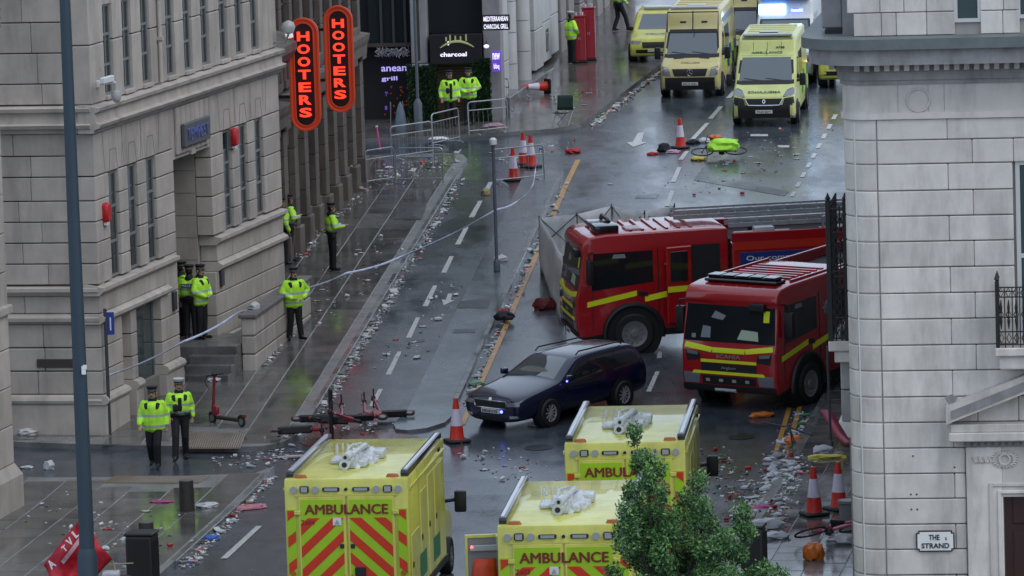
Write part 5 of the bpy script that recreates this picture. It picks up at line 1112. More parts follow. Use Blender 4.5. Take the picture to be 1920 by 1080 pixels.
# ---------------------------------------------------------------- cars
def car_shell(st, m, sub=2):
    rings = []
    for x, half in st:
        h = [Vector((x, y, z)) for y, z in half]; rings.append([tuple(p) for p in h] + [(p.x, -p.y, p.z) for p in reversed(h[1:-1])])
    mb = MB(); mb.loft(rings); me = bake(mb, [('SUBSURF', dict(levels=sub, render_levels=sub))])
    me.materials.clear(); me.materials.append(m); me.shade_smooth(); return me
car = vehicle('estate_car', 'dark navy blue estate car with blue lights in its grille', 'car', 1031, 800, 220, (1.37, .9, 0))
ST = [(2.38, [(0, .24), (.56, .24), (.68, .42), (.68, .6), (.58, .69), (.34, .73), (0, .74)]), (2.35, [(0, .2), (.64, .2), (.78, .42), (.78, .63), (.67, .73), (.38, .77), (0, .78)]), (2.24, [(0, .18), (.74, .18), (.86, .44), (.86, .66), (.76, .77), (.42, .815), (0, .83)]), (1.95, [(0, .18), (.82, .18), (.9, .48), (.895, .72), (.83, .825), (.46, .875), (0, .89)]),
      (1.4, [(0, .18), (.84, .18), (.91, .5), (.9, .8), (.82, .9), (.48, .95), (0, .97)]), (.98, [(0, .18), (.84, .18), (.91, .5), (.9, .87), (.84, .96), (.55, 1.0), (0, 1.02)]), (.86, [(0, .18), (.84, .18), (.91, .5), (.9, .89), (.83, .99), (.6, 1.05), (0, 1.08)]),
      (.2, [(0, .18), (.84, .18), (.91, .5), (.9, .92), (.72, 1.32), (.56, 1.38), (0, 1.41)]), (-.1, [(0, .18), (.84, .18), (.91, .5), (.9, .93), (.68, 1.39), (.54, 1.44), (0, 1.46)]), (-1.2, [(0, .18), (.84, .18), (.91, .5), (.9, .95), (.67, 1.4), (.53, 1.45), (0, 1.47)]),
      (-1.85, [(0, .18), (.84, .18), (.91, .5), (.89, .96), (.66, 1.39), (.52, 1.44), (0, 1.46)]), (-2.12, [(0, .2), (.82, .2), (.89, .5), (.88, .95), (.66, 1.34), (.52, 1.39), (0, 1.41)]), (-2.3, [(0, .26), (.78, .26), (.86, .5), (.85, .9), (.7, 1.12), (.54, 1.16), (0, 1.18)]), (-2.35, [(0, .3), (.7, .3), (.79, .5), (.79, .88), (.67, 1.02), (.5, 1.06), (0, 1.08)])]
cs = car_shell(ST, NAVY, 3); OBJ('body', cs, car); cv = me_bvh(cs)
decal(cv, [(.92, -.68), (.92, .68), (.18, .5), (.18, -.5)], '+z', 'windscreen', mat('windscreen_pale', (.04, .055, .06), .03, ior=1.7, coat=1.0), car, n=(10, 8))
for s, sd in ((1, '+y'), (-1, '-y')):
    decal(cv, [(-.28, .97), (.72, .95), (.08, 1.3), (-.28, 1.34)], sd, 'front_window', VGLASS, car, n=(8, 6)); decal(cv, [(-1.2, .99), (-.34, .97), (-.34, 1.345), (-1.15, 1.36)], sd, 'rear_window', VGLASS, car); decal(cv, [(-2.02, 1.02), (-1.26, .99), (-1.21, 1.36), (-1.85, 1.32)], sd, 'quarter_window', VGLASS, car)
    for x in (.78, -.31, -1.23): decal(cv, [(x, .3), (x + .012, .3), (x + .012, .93), (x, .93)], sd, 'door_gap', BLACK, car, n=(1, 8), off=.003)
    for x in (-.12, -1.05): decal(cv, [(x, .84), (x - .2, .84), (x - .2, .88), (x, .88)], sd, 'door_handle', NAVY, car, off=.02)
    for x in (1.37, -1.32):
        mb = MB(); mb.cyl((x, s * .7, .33), (x, s * .915, .33), .39, n=30); mb.obj('wheel_well', BLACK, car, 40); wheel(car, x, s * .855, .325, .22, RIM, 10, dirx=s)
    mb = MB(); mb.box(.62, .78, *sorted((s * .9, s * 1.04)), .96, 1.1, ch=.04); wm = mb.obj('wing_mirror', NAVY, car, 30)
    if s > 0: mb = MB(); mb.lathe([(.001, .02), (.02, .012), (.024, 0)], 8, mtx=Matrix.Translation((.79, .97, .97)) @ Matrix.Rotation(math.pi / 2, 4, 'Y')); mb.obj('mirror_strobe', BLUELED, wm)
    mb = MB(); mb.tube([(.0, s * .6, 1.43), (-.1, s * .6, 1.5), (-1.6, s * .58, 1.5), (-1.7, s * .58, 1.44)], .018, 6); mb.obj('roof_rail', BLACK, car, 40)
    decal(cv, [(s * .45, .58), (s * .8, .6), (s * .78, .7), (s * .47, .67)], '+x', 'headlamp', HEADL, car, off=.008); decal(cv, [(s * .55, .3), (s * .75, .32), (s * .75, .38), (s * .55, .37)], '+x', 'fog_lamp', GREYL, car)
    decal(cv, [(s * .6, .72), (s * .82, .72), (s * .8, .86), (s * .6, .84)], '-x', 'tail_lamp', REDL, car)
decal(cv, [(-.42, .53), (.42, .53), (.44, .68), (-.44, .68)], '+x', 'grille', BLACK, car, off=.008)
mb = MB(); gr = [(-.44, .52), (.44, .52), (.47, .6), (.46, .69), (-.46, .69), (-.47, .6)]; pts = []
for (a, b), (c, d) in zip(gr, gr[1:] + gr[:1]):
    for k in range(4): pts.append(cv.ray_cast(Vector((9, a + (c - a) * k / 4, b + (d - b) * k / 4)), Vector((-1, 0, 0)))[0] + Vector((.012, 0, 0)))
mb.tube(pts, .012, 5, closed=True); mb.obj('grille_surround', CHROME, car, 40)
decal(cv, [(-.55, .25), (.55, .25), (.5, .33), (-.5, .33)], '+x', 'lower_grille', BLACK, car); decal(cv, [(-.26, .4), (.26, .4), (.26, .5), (-.26, .5)], '+x', 'number_plate', PLATEW, car, off=.03, thick=.03)
text_on(cv, '+x', 0, .45, 'DK18 CYS', BLACK, car, .44, .06, off=.036)
mb = MB(); mb.cyl((2.36, .0, .715), (2.385, .0, .72), .045, n=14); mb.obj('bonnet_badge', CHROME, car)
mb = MB(); h = cv.ray_cast(Vector((9, .32, .45)), Vector((-1, 0, 0)))[0]; mb.lathe([(.001, .03), (.03, .02), (.035, 0)], 10, mtx=Matrix.Translation(h) @ Matrix.Rotation(math.pi / 2, 4, 'Y')); mb.obj('grille_strobe', BLUELED, car)
mb = MB(); h = cv.ray_cast(Vector((9, -.24, .45)), Vector((-1, 0, 0)))[0]; mb.lathe([(.001, .02), (.012, .012), (.015, 0)], 10, mtx=Matrix.Translation(h) @ Matrix.Rotation(math.pi / 2, 4, 'Y')); mb.obj('grille_strobe', BLUELED, car)
# ---------------------------------------------------------------- vans coming down the hill
def van(name, label, cat, px, py, a, kind):
    W = 2.02; e = vehicle(name, label, cat, px, py, a, (-.9, .85, 0))
    if kind == 'ducato': prof = [(0, .3), (.05, .62), (-.02, .98), (-.5, 1.22), (-.78, 1.32), (-1.55, 2.12), (-1.72, 2.2), (-1.9, 2.62), (-2.1, 2.7), (-5.6, 2.7), (-5.65, .42), (-4, .32)]
    else: prof = [(0, .3), (.05, .62), (0, 1.0), (-.2, 1.12), (-.8, 1.32), (-1.5, 2.08), (-1.62, 2.2), (-1.8, 2.72), (-2.0, 2.8), (-6.1, 2.8), (-6.15, .42), (-4, .32)]
    body = {'ducato': mat('van_lime_pale', (.56, .59, .2), .35, coat=.4, var=.1, stain=.15), 'sprinter': PYEL, 'white': VWHITE, 'sprinter2': PYEL}[kind]
    me = shell(prof, W, .09, .055, 1.1, 3, body, 20, .12, -.6); OBJ('body', me, e); v = me_bvh(me); Z = -.8
    D_ = lambda q, nm, m, **k: decal(v, q, '+x', nm, m, e, **k); zt = 2.08 if kind == 'ducato' else 2.04; zb = 1.36
    D_([(-.86, zb), (.86, zb), (.78, zt), (-.78, zt)], 'windscreen', mat('windscreen_sky', (.06, .075, .085), .03, ior=1.75, coat=1.0), n=(10, 6))
    D_([(-.93, zb - .07), (.93, zb - .07), (.85, zt + .05), (-.85, zt + .05)], 'screen_surround', BLACK, n=(10, 6), off=.002)
    for y0_ in (-.1, .6): D_([(y0_, zb + .02), (y0_ - .6, zb + .1), (y0_ - .6, zb + .125), (y0_, zb + .05)], 'wiper', BLACK, off=.014, n=(6, 1))
    D_([(-1.0, .3), (1.0, .3), (1.0, .72), (-1.0, .72)], 'bumper', BLACK, n=(12, 4), off=.02)
    if kind == 'ducato':
        D_([(-.5, .74), (.5, .74), (.58, .92), (-.58, .92)], 'grille', BLACK, n=(8, 3), off=.025); mb = MB(); pts = [v.ray_cast(Vector((9, y, z)), Vector((-1, 0, 0)))[0] + Vector((.035, 0, 0)) for y, z in ((-.62, .94), (-.5, .72), (-.2, .71), (.2, .71), (.5, .72), (.62, .94))]; mb.tube(pts, .022, 6); mb.obj('grille_trim', CHROME, e, 40)
        D_([(-.98, .72), (-.6, .72), (-.66, .93), (-.95, .98)], 'bumper_corner', BLACK, off=.02); D_([(.98, .72), (.6, .72), (.66, .93), (.95, .98)], 'bumper_corner', BLACK, off=.02)
        text_on(v, '+x', 0, .83, 'o', CHROME, e, .1, .14, off=.045)
        for s in (-1, 1): D_([(s * .6, .98), (s * .96, 1.02), (s * .96, 1.22), (s * .7, 1.14)], 'headlamp', HEADL, n=(6, 4), off=.01); D_([(s * .62, .96), (s * .98, 1.0), (s * .98, 1.25), (s * .72, 1.16)], 'lamp_bezel', BLACK, off=.004)
        text_on(v, '+x', 0, 1.09, 'AMBULANCE', AGREEN, e, 1.05, .12, flip=True, off=.02); text_on(v, '+x', 0, 2.2, 'AMBULANCE', AGREEN, e, 1.0, .09, off=.02); text_on(v, '+x', .42, 2.36, 'A748', BLACK, e, .28, .07, off=.015)
        for y in (-.45, 0, .45): D_([(y, 2.28), (y + .012, 2.28), (y + .012, 2.6), (y, 2.6)], 'panel_joint', BLACK, off=.003, n=(1, 4))
        D_([(-.82, 2.6), (.82, 2.6), (.82, 2.65), (-.82, 2.65)], 'roof_seal', BLACK, n=(10, 1))
        mb = MB(); mb.cyl((-1.55, 0, 2.15), (-1.6, 0, 2.32), .012, n=5); mb.obj('aerial', BLACK, e)
    else:
        D_([(-.52, .76), (.52, .76), (.6, 1.0), (-.6, 1.0)], 'grille', BLACK, n=(8, 3), off=.012); mb = MB(); p = v.ray_cast(Vector((9, 0, .88)), Vector((-1, 0, 0)))[0] + Vector((.02, 0, 0)); mb.tube([p + Vector((0, .1 * math.cos(q), .1 * math.sin(q))) for q in np.linspace(0, 2 * math.pi, 17)[:-1]], .012, 5, closed=True)
        for k in range(3): q = math.pi / 2 + k * 2 * math.pi / 3; mb.cyl(p, p + Vector((0, .1 * math.cos(q), .1 * math.sin(q))), .012, n=4)
        mb.obj('grille_star', CHROME, e)
        for s in (-1, 1): D_([(s * .64, .76), (s * .98, .8), (s * .98, 1.1), (s * .72, 1.04)], 'headlamp', HEADL, n=(6, 4), off=.01); D_([(s * .25, 1.28), (s * .6, 1.26), (s * .6, 1.3), (s * .25, 1.32)], 'washer_vent', BLACK, off=.012); D_([(s * .26, 2.36), (s * .46, 2.36), (s * .46, 2.42), (s * .26, 2.42)], 'roof_vent', BLACK, off=.01)
        if kind != 'white':
            D_([(-.8, 2.06), (.8, 2.06), (.8, 2.16), (-.8, 2.16)], 'screen_guard_bar', BLACK, n=(10, 2), off=.03)
            mb = MB(); y_ = .86; mb.tube([(-1.2, -y_, 2.1), (-1.45, -y_, 2.75), (-1.45, y_, 2.75), (-1.2, y_, 2.1)], .025, 6); mb.tube([(-1.3, 0, 2.15), (-1.5, 0, 2.78)], .02, 6); mb.obj('riot_guard', BLACK, e, 40)
            text_on(v, '+x', 0, 1.16, 'POLICE', mat('letter_grey', (.25, .25, .25), .5), e, .62, .1, off=.015)
            decal(v, [(-.62, -.95), (-.62, .95), (-1.9, .9), (-1.9, -.9)], '+z', 'x', VGLASS, e) if False else None
    mb = MB(); p = v.ray_cast(Vector((9, 0, .5)), Vector((-1, 0, 0)))[0]; mb.box(p.x - .02, p.x + .04, -.27, .27, .45, .56, ch=.005); mb.obj('number_plate', PLATEW, e)
    text_obj('plate_lettering', {'ducato': 'PK69 BZY', 'white': 'DX20 KLM'}.get(kind, 'DK15 AXS'), BLACK, axes((p.x + .043, 0, .505), (0, 1, 0), (0, 0, 1)), e, .45, .065, .002, .006)
    mb = MB(); mb.box(-1.5, -1.1, -.88, .88, 1.34, 1.4); 
    for s, sd in ((1, '+y'), (-1, '-y')):
        S = lambda q, nm, m, **k: decal(v, q, sd, nm, m, e, **k)
        S([(-1.0, 1.35), (-2.0, 1.3), (-2.0, 2.05), (-1.6, 2.05)], 'cab_window', VGLASS); S([(-2.3, 1.4), (-3.7, 1.4), (-3.7, 2.15), (-2.3, 2.15)], 'side_window', VGLASS)
        for k in range(6):
            for j in range(2):
                if (k + j) % 2 == 0: S([(-1.3 - k * .75, .7 + j * .35), (-2.05 - k * .75, .7 + j * .35), (-2.05 - k * .75, 1.05 + j * .35), (-1.3 - k * .75, 1.05 + j * .35)], 'livery_square', AGREEN if kind in ('ducato', 'white') else PBLUE, n=(3, 2)) if k > 0 else None
                else: S([(-1.3 - k * .75, .7 + j * .35), (-2.05 - k * .75, .7 + j * .35), (-2.05 - k * .75, 1.05 + j * .35), (-1.3 - k * .75, 1.05 + j * .35)], 'livery_square', PLIME, n=(3, 2), off=.005) if k > 0 else None
        for x in (-.95, -4.6):
            mb2 = MB(); mb2.cyl((x, s * .8, .36), (x, s * 1.012, .36), .44, n=28); mb2.obj('wheel_well', BLACK, e, 40); wheel(e, x, s * .95, .35, .24, RIMD, 8, dirx=s)
        mb2 = MB(); mb2.cyl((-1.05, s * .95, 1.35), (-1.0, s * 1.12, 1.4), .04); mb2.box(-1.08, -.92, *sorted((s * 1.08, s * 1.28)), 1.22, 1.62, ch=.05); mb2.obj('wing_mirror', BLACK, e, 30)
        S([(-1.7, 2.3), (-5.5, 2.3), (-5.5, 2.5), (-1.9, 2.5)], 'side_banner', mat('banner_grey', (.2, .2, .2), .5), n=(6, 2)) if kind == 'sprinter' else None
    for k in range(6): BOX(e, 'roof_rib', -2.4 - k * .55, -2.25 - k * .55, -.75, .75, prof[9][1] - .01, prof[9][1] + .03, body, .01)
    BOX(e, 'roof_hatch', -2.9, -2.4, -.3, .3, prof[9][1] + .02, prof[9][1] + .09, LBLK if kind == 'ducato' else mat('hatch_pale', (.5, .48, .35), .4), .02)
    if kind == 'white':
        mb = MB(); mb.box(-2.0, -1.55, -.85, .85, 2.72, 2.92, ch=.05); lb = mb.obj('roof_lightbar', mat('lightbar_blue_glass', (.1, .25, .6), .2), e)
        BOX(lb, 'strobe', -1.56, -1.53, .15, .82, 2.76, 2.9, WHITELED); decal(v, [(-.9, 2.24), (.0, 2.24), (.0, 2.56), (-.9, 2.56)], '+x', 'front_strobe', WHITELED, e, off=.04); decal(v, [(.2, 2.3), (.6, 2.3), (.6, 2.4), (.2, 2.4)], '+x', 'front_strobe', BLUELED, e, off=.03)
    else:
        BOX(e, 'roof_lightbar', -2.2, -1.95, -.8, .8, prof[9][1], prof[9][1] + .08, mat('lightbar_clear', (.35, .38, .4), .2), .02)
    return e
van('ambulance_van', 'yellow green front-facing ambulance van with mirrored lettering on the bonnet', 'ambulance', 1487, 231, 187.5, 'ducato')
van('police_van', 'yellow police van with riot screen guard standing beside the kerb', 'van', 1347, 178, 188, 'sprinter')
van('police_van', 'yellow van mostly hidden behind the other police van', 'van', 1421, 133, 188, 'sprinter2')
van('ambulance_van', 'white ambulance with glowing blue roof lights behind the yellow vans', 'ambulance', 1519, 152, 187, 'white')
# yellow police estate seen from behind, half hidden by the stone cornice
def small_suv(label, px, py, a, anchor, rear):
    e = vehicle('police_car', label, 'car', px, py, a, anchor)
    prof = [(2.35, .35), (2.4, .7), (2.25, .98), (1.1, 1.12), (.95, 1.14), (.2, 1.66), (0, 1.72), (-1.7, 1.72), (-2.0, 1.66), (-2.3, 1.1), (-2.35, .5), (-2.25, .32)]
    me = shell(prof, 1.92, .1, .16, 1.0, 3, AYEL, 18, .06, 1.2); OBJ('body', me, e); v = me_bvh(me)
    for s, sd in ((1, '+y'), (-1, '-y')):
        for x in (1.45, -1.45): 
            mb = MB(); mb.cyl((x, s * .7, .38), (x, s * .965, .38), .44, n=26); mb.obj('wheel_well', BLACK, e, 40); wheel(e, x, s * .905, .37, .24, RIM, 8, dirx=s)
        decal(v, [(-1.9, 1.15), (.7, 1.12), (.15, 1.6), (-1.8, 1.6)], sd, 'side_windows', VGLASS, e, n=(8, 4))
        for k in range(4): decal(v, [(-1.0 + k * .5, .6), (-.5 + k * .5, .6), (-.5 + k * .5, .95), (-1.0 + k * .5, .95)], sd, 'livery_square', PLIME if k % 2 else AGREEN, e, n=(2, 2))
        mb = MB(); mb.box(.7, .85, *sorted((s * .93, s * 1.08)), 1.1, 1.26, ch=.04); mb.obj('wing_mirror', BLACK, e)
        decal(v, [(s * .55, .8), (s * .9, .8), (s * .88, .92), (s * .5, .9)], '+x', 'headlamp', HEADL, e, off=.01); decal(v, [(s * .62, .95), (s * .92, .9), (s * .88, 1.08), (s * .66, 1.05)], '-x', 'tail_lamp', REDL, e, off=.012)
        if rear: decal(v, [(s * .7, .98), (s * .78, .98), (s * .78, 1.05), (s * .7, 1.05)], '-x', 'lit_lamp', TAILON, e, off=.03)
    decal(v, [(.95, -.75), (.95, .75), (.25, .62), (.25, -.62)], '+z', 'windscreen', MATS['windscreen_sky'], e); decal(v, [(-.75, 1.15), (.75, 1.15), (.66, 1.58), (-.66, 1.58)], '-x', 'rear_screen', VGLASS, e)
    decal(v, [(-.45, .66), (.45, .66), (.48, .86), (-.48, .86)], '+x', 'grille', BLACK, e, off=.01); decal(v, [(-.9, .36), (.9, .36), (.9, .6), (-.9, .6)], '+x', 'bumper', BLACK, e, n=(8, 2)); decal(v, [(-.27, .52), (.27, .52), (.27, .62), (-.27, .62)], '+x', 'number_plate', PLATEW, e, off=.03)
    decal(v, [(-.9, .36), (.9, .36), (.9, .62), (-.9, .62)], '-x', 'rear_bumper', BLACK, e, n=(8, 2)); BOX(e, 'roof_lightbar', -.35, -.05, -.6, .6, 1.72, 1.84, LBLK if rear else GREYL, .03)
    if not rear: text_on(v, '+z', 1.6, 0, 'POLICE', mat('letter_grey', (.25, .25, .25), .5), e, .8, .16, up=(-1, 0, 0), off=.012)
    return e
small_suv('yellow police off-roader parked on the pavement beside the police van', 1184, 123, 187, (2.0, -.9, 0), False)
small_suv('yellow emergency car seen from behind with one bright tail light, under the cornice', 1540, 166, 8, (-2.0, .9, 0), True)
# ================================================================ people
SKIN = mat('skin', (.42, .25, .18), .55); HAIR = mat('hair_dark', (.02, .014, .01), .6); TROUS = mat('trousers_black', (.008, .008, .011), .75, var=.2); BOOT = mat('boot_black', (.006, .006, .006), .4); EYE = mat('eye_dark', (.02, .015, .012), .3); SHIRT = mat('shirt_black', (.012, .012, .016), .7)
def hivis(name, bands, patch=None):
    m = bpy.data.materials.new(name); m.use_nodes = True; nt = m.node_tree; N = nt.nodes; L = nt.links; b = N['Principled BSDF']
    tc = N.new('ShaderNodeTexCoord'); sx = N.new('ShaderNodeSeparateXYZ'); L.new(tc.outputs['Object'], sx.inputs[0]); acc = None
    for z, h in bands:
        c = N.new('ShaderNodeMath'); c.operation = 'COMPARE'; c.inputs[1].default_value = z; c.inputs[2].default_value = h; L.new(sx.outputs['Z'], c.inputs[0])
        if acc is None: acc = c.outputs[0]
        else: a = N.new('ShaderNodeMath'); a.operation = 'MAXIMUM'; L.new(acc, a.inputs[0]); L.new(c.outputs[0], a.inputs[1]); acc = a.outputs[0]
    nz = N.new('ShaderNodeTexNoise'); nz.inputs['Scale'].default_value = 9; L.new(tc.outputs['Object'], nz.inputs['Vector'])
    mr = N.new('ShaderNodeMapRange'); mr.inputs[1].default_value = .3; mr.inputs[2].default_value = .7; mr.inputs[3].default_value = .82; mr.inputs[4].default_value = 1.05; L.new(nz.outputs[0], mr.inputs[0])
    vm = N.new('ShaderNodeVectorMath'); vm.operation = 'SCALE'; vm.inputs[0].default_value = (.5, .98, .05); L.new(mr.outputs[0], vm.inputs['Scale'])
    mx = N.new('ShaderNodeMix'); mx.data_type = 'RGBA'; L.new(acc, mx.inputs['Factor']); L.new(vm.outputs[0], mx.inputs[6]); mx.inputs[7].default_value = (.36, .42, .42, 1); L.new(mx.outputs[2], b.inputs['Base Color'])
    b.inputs['Roughness'].default_value = .6; bp = N.new('ShaderNodeBump'); bp.inputs['Strength'].default_value = .5; bp.inputs['Distance'].default_value = .02; L.new(nz.outputs[0], bp.inputs['Height']); L.new(bp.outputs[0], b.inputs['Normal'])
    MATS[name] = m; return m
HV_LONG = hivis('hivis_long', [(1.16, .028), (.93, .028)]); HV_SHORT = hivis('hivis_short', [(1.22, .026), (1.06, .026)])
def capsules(prims, voxel, mats, smooth_it=6):
    """union of tapered capsules as one continuous skin; each face takes the material of its nearest capsule"""
    mb = MB()
    for p0, p1, r0, r1, mi in prims:
        p0, p1 = Vector(p0), Vector(p1); d = (p1 - p0)
        if d.length < 1e-4: d = Vector((0, 0, 1e-3)); p1 = p0 + d
        dn = d.normalized(); a = dn.orthogonal().normalized(); b = dn.cross(a); rings = []; n = 12
        for t in (-1.45, -1.0, -.5, 0): rings.append((p0 + dn * r0 * math.sin(t), r0 * math.cos(t)))
        for t in (0, .5, 1.0, 1.45): rings.append((p1 + dn * r1 * math.sin(t), r1 * math.cos(t)))
        mb.loft([[c + (a * math.cos(2 * math.pi * k / n) + b * math.sin(2 * math.pi * k / n)) * r for k in range(n)] for c, r in rings])
    me = bake(mb, [('REMESH', dict(mode='VOXEL', voxel_size=voxel)), ('SMOOTH', dict(factor=.5, iterations=smooth_it))])
    for m in mats: me.materials.append(m)
    n = len(me.polygons); c = np.empty(n * 3, 'f'); me.polygons.foreach_get('center', c); c = c.reshape(-1, 3); best = np.full(n, 1e9); idx = np.zeros(n, 'i')
    for p0, p1, r0, r1, mi in prims:
        p0, p1 = np.array(p0, 'f'), np.array(p1, 'f'); d = p1 - p0; t = np.clip(((c - p0) @ d) / max(1e-8, d @ d), 0, 1); q = np.linalg.norm(c - p0 - t[:, None] * d, axis=1) - (r0 + (r1 - r0) * t)
        k = q < best; best[k] = q[k]; idx[k] = mi
    me.polygons.foreach_set('material_index', idx); me.shade_smooth(); return me
def pose_meshes(key, legs, arms, long_coat, head_yaw=0.0, open_front=False):
    """legs: [(knee),(ankle),(toe dir)] left/right; arms: [(elbow),(wrist),(hand dir)]; x forward, y left"""
    P = []; J = []; a_ = lambda p0, p1, r0, r1, m: P.append((p0, p1, r0, r1, m)); j_ = lambda p0, p1, r0, r1, m=0: J.append((p0, p1, r0, r1, m))
    # 0 skin 1 hair 2 trousers 3 boots 4 eye 5 shirt
    for s, (kn, an, toe) in zip((1, -1), legs):
        hip = (0, s * .095, .95); a_(hip, kn, .108, .085, 2); a_(kn, an, .083, .07, 2); an2 = (an[0], an[1], an[2] + .02); a_(an2, (an[0] + toe[0] * .05, an[1] + toe[1] * .05, an[2] - .02), .052, .05, 3)
        a_((an[0] - toe[0] * .05, an[1] - toe[1] * .05, an[2] - .045), (an[0] + toe[0] * .17, an[1] + toe[1] * .17, an[2] - .05 + toe[2]), .043, .036, 3)
    for s in (1, -1): a_((0, s * .075, .98), (0, s * .09, 1.32), .115, .12, 5); a_((0, s * .05, 1.3), (-.01, s * .16, 1.43), .11, .07, 5)
    a_((0, 0, .95), (0, 0, 1.05), .13, .13, 2); a_((-.01, 0, 1.42), (.01, 0, 1.57), .062, .058, 0)
    cy, sy = math.cos(head_yaw), math.sin(head_yaw); hd = lambda x, y, z: (x * cy - y * sy + .015, x * sy + y * cy, z - .025)
    a_(hd(-.01, 0, 1.665), hd(-.015, 0, 1.72), .092, .09, 1); a_(hd(.025, 0, 1.60), hd(.03, 0, 1.69), .068, .074, 0); a_(hd(.055, 0, 1.585), hd(.06, 0, 1.59), .035, .03, 0); a_(hd(.095, 0, 1.66), hd(.112, 0, 1.635), .013, .016, 0)
    for s in (1, -1): a_(hd(0, s * .088, 1.64), hd(0, s * .09, 1.67), .018, .02, 0); a_(hd(.094, s * .033, 1.675), hd(.096, s * .033, 1.676), .011, .011, 4)
    a_(hd(.092, -.02, 1.605), hd(.092, .02, 1.605), .009, .009, 4)
    for s, (el, wr, hdv) in zip((1, -1), arms):
        sh = (0, s * .195, 1.425); a_(sh, el, .058, .045, 5); a_(el, wr, .044, .031, 0); w = Vector(wr); h = Vector(hdv).normalized(); side = h.cross(Vector((0, 0, 1)) if abs(h.z) < .8 else Vector((1, 0, 0))).normalized(); nrm = side.cross(h)
        pe = w + h * .085
        for k in (-1, 0, 1): a_(tuple(w + side * .016 * k), tuple(pe + side * .022 * k), .018, .015, 0)
        for k, (ln, f) in enumerate(((.062, 1.5), (.074, .5), (.07, -.5), (.055, -1.5))):
            b0 = pe + side * .021 * f; mid = b0 + h * ln * .55 + nrm * .008; a_(tuple(b0), tuple(mid), .0105, .0098, 0); a_(tuple(mid), tuple(mid + h * ln * .4 - nrm * .02), .0098, .0085, 0)
        tb = w + h * .03 + side * .03 * s; a_(tuple(tb), tuple(tb + side * .035 * s + h * .03), .0135, .012, 0); a_(tuple(tb + side * .035 * s + h * .03), tuple(tb + side * .045 * s + h * .06), .012, .0095, 0)
        jm = 0; j_((0, s * .175, 1.415), el, .078, .07); e2 = Vector(el).lerp(w, .9); j_(el, tuple(e2), .068, .052)
    hem = .8 if long_coat else 1.0
    for s in (1, -1):
        j_((-.0, s * .075, hem + .13), (0, s * .095, 1.3), .15 if long_coat else .138, .152); j_((0, s * .06, 1.33), (-.005, s * .145, 1.41), .125, .085); j_((.0, s * .1, hem + .11), (0, s * .1, hem + .2), .125, .125)
    j_((.0, -.13, hem + .1), (.0, .13, hem + .1), .1, .1); j_((.02, 0, hem + .12), (.03, 0, 1.33), .15, .15); j_((-.01, 0, 1.48), (.0, 0, 1.5), .095, .09, 1)
    for s in (1, -1): j_((.1, s * .115, 1.4), (.125, s * .105, 1.34), .042, .042, 1)
    if open_front: j_((.12, 0, hem + .12), (.14, 0, 1.34), .06, .055, 1); j_((.15, -.09, 1.12), (.15, -.09, 1.2), .05, .05, 1)
    body = capsules(P, .009, [SKIN, HAIR, TROUS, BOOT, EYE, SHIRT]); jac = capsules(J, .015, [HV_LONG if long_coat else HV_SHORT, SHIRT], 4)
    body.name = 'body'; jac.name = 'jacket'; return body, jac
ST_L = [((.02, .1, .5), (.0, .11, .1), (.98, .2, 0)), ((.02, -.1, .5), (.0, -.11, .1), (.98, -.2, 0))]
WALK = [((.16, .09, .52), (.12, .09, .1), (1, .05, 0)), ((.0, -.09, .5), (-.26, -.1, .14), (.95, -.05, -.02))]
STRIDE = [((.02, .1, .5), (-.14, .11, .1), (1, .1, 0)), ((.2, -.12, .53), (.3, -.15, .1), (1, -.25, 0))]
HANG = [((-.04, .255, 1.15), (.06, .27, .92), (.2, .0, -1)), ((-.04, -.255, 1.15), (.06, -.27, .92), (.2, 0, -1))]
SWING = [((-.1, .25, 1.16), (-.04, .265, .93), (.1, 0, -1)), ((.02, -.255, 1.16), (.2, -.25, .98), (.5, 0, -.8))]
FRONT = [((.02, .3, 1.17), (.2, .1, 1.05), (.3, -1, -.2)), ((.02, -.3, 1.17), (.2, -.1, 1.03), (.3, 1, -.2))]
PHONE = [((.05, .27, 1.17), (.26, .12, 1.15), (1, -.3, .2)), ((.04, -.28, 1.17), (.3, -.1, 1.17), (1, .3, .2))]
POSES = {'walk': pose_meshes('walk', WALK, SWING, True), 'stride': pose_meshes('stride', STRIDE, SWING, False, .1, True), 'hands': pose_meshes('hands', ST_L, FRONT, True, -.1), 'phone': pose_meshes('phone', ST_L, PHONE, False), 'hang': pose_meshes('hang', ST_L, HANG, False), 'akimbo': pose_meshes('akimbo', [((.03, .1, .5), (.05, .14, .1), (.9, .4, 0)), ((-.01, -.1, .5), (-.05, -.13, .1), (.95, -.3, 0))], [((-.1, .36, 1.2), (.1, .2, 1.04), (.5, -.7, -.3)), ((.02, -.3, 1.17), (.2, -.12, 1.05), (.3, 1, -.2))], True, .2), 'lean': pose_meshes('lean', [((.06, .12, .5), (.1, .15, .1), (.9, .45, 0)), ((-.02, -.1, .5), (-.04, -.12, .1), (.95, -.3, 0))], [((-.02, .27, 1.15), (.12, .26, .98), (.5, -.2, -.8)), ((.04, -.28, 1.18), (.24, -.12, 1.2), (.6, .6, .3))], False, .3, True), 'long': pose_meshes('long', ST_L, HANG, True, .25, True)}
mb = MB(); mb.lathe([(.098, 1.715), (.102, 1.755), (.118, 1.79), (.128, 1.805), (.12, 1.815), (.001, 1.82)], 20); pk = [[(.06 + .075 * math.cos(t) * k, .095 * math.sin(t) * (.6 + .4 * k) , 1.722 - .028 * k) for t in np.linspace(-1.35, 1.35, 9)] for k in (.5, .8, 1.0)]; mb.sheet(pk)
mb.lathe([(.1005, 1.722), (.1035, 1.722), (.1055, 1.75), (.1025, 1.75)], 20, mi=1); CAPD = mb.mesh('cap', [mat('cap_dark', (.01, .01, .014), .6), mat('cap_band', (.12, .12, .13), .5)], 40)
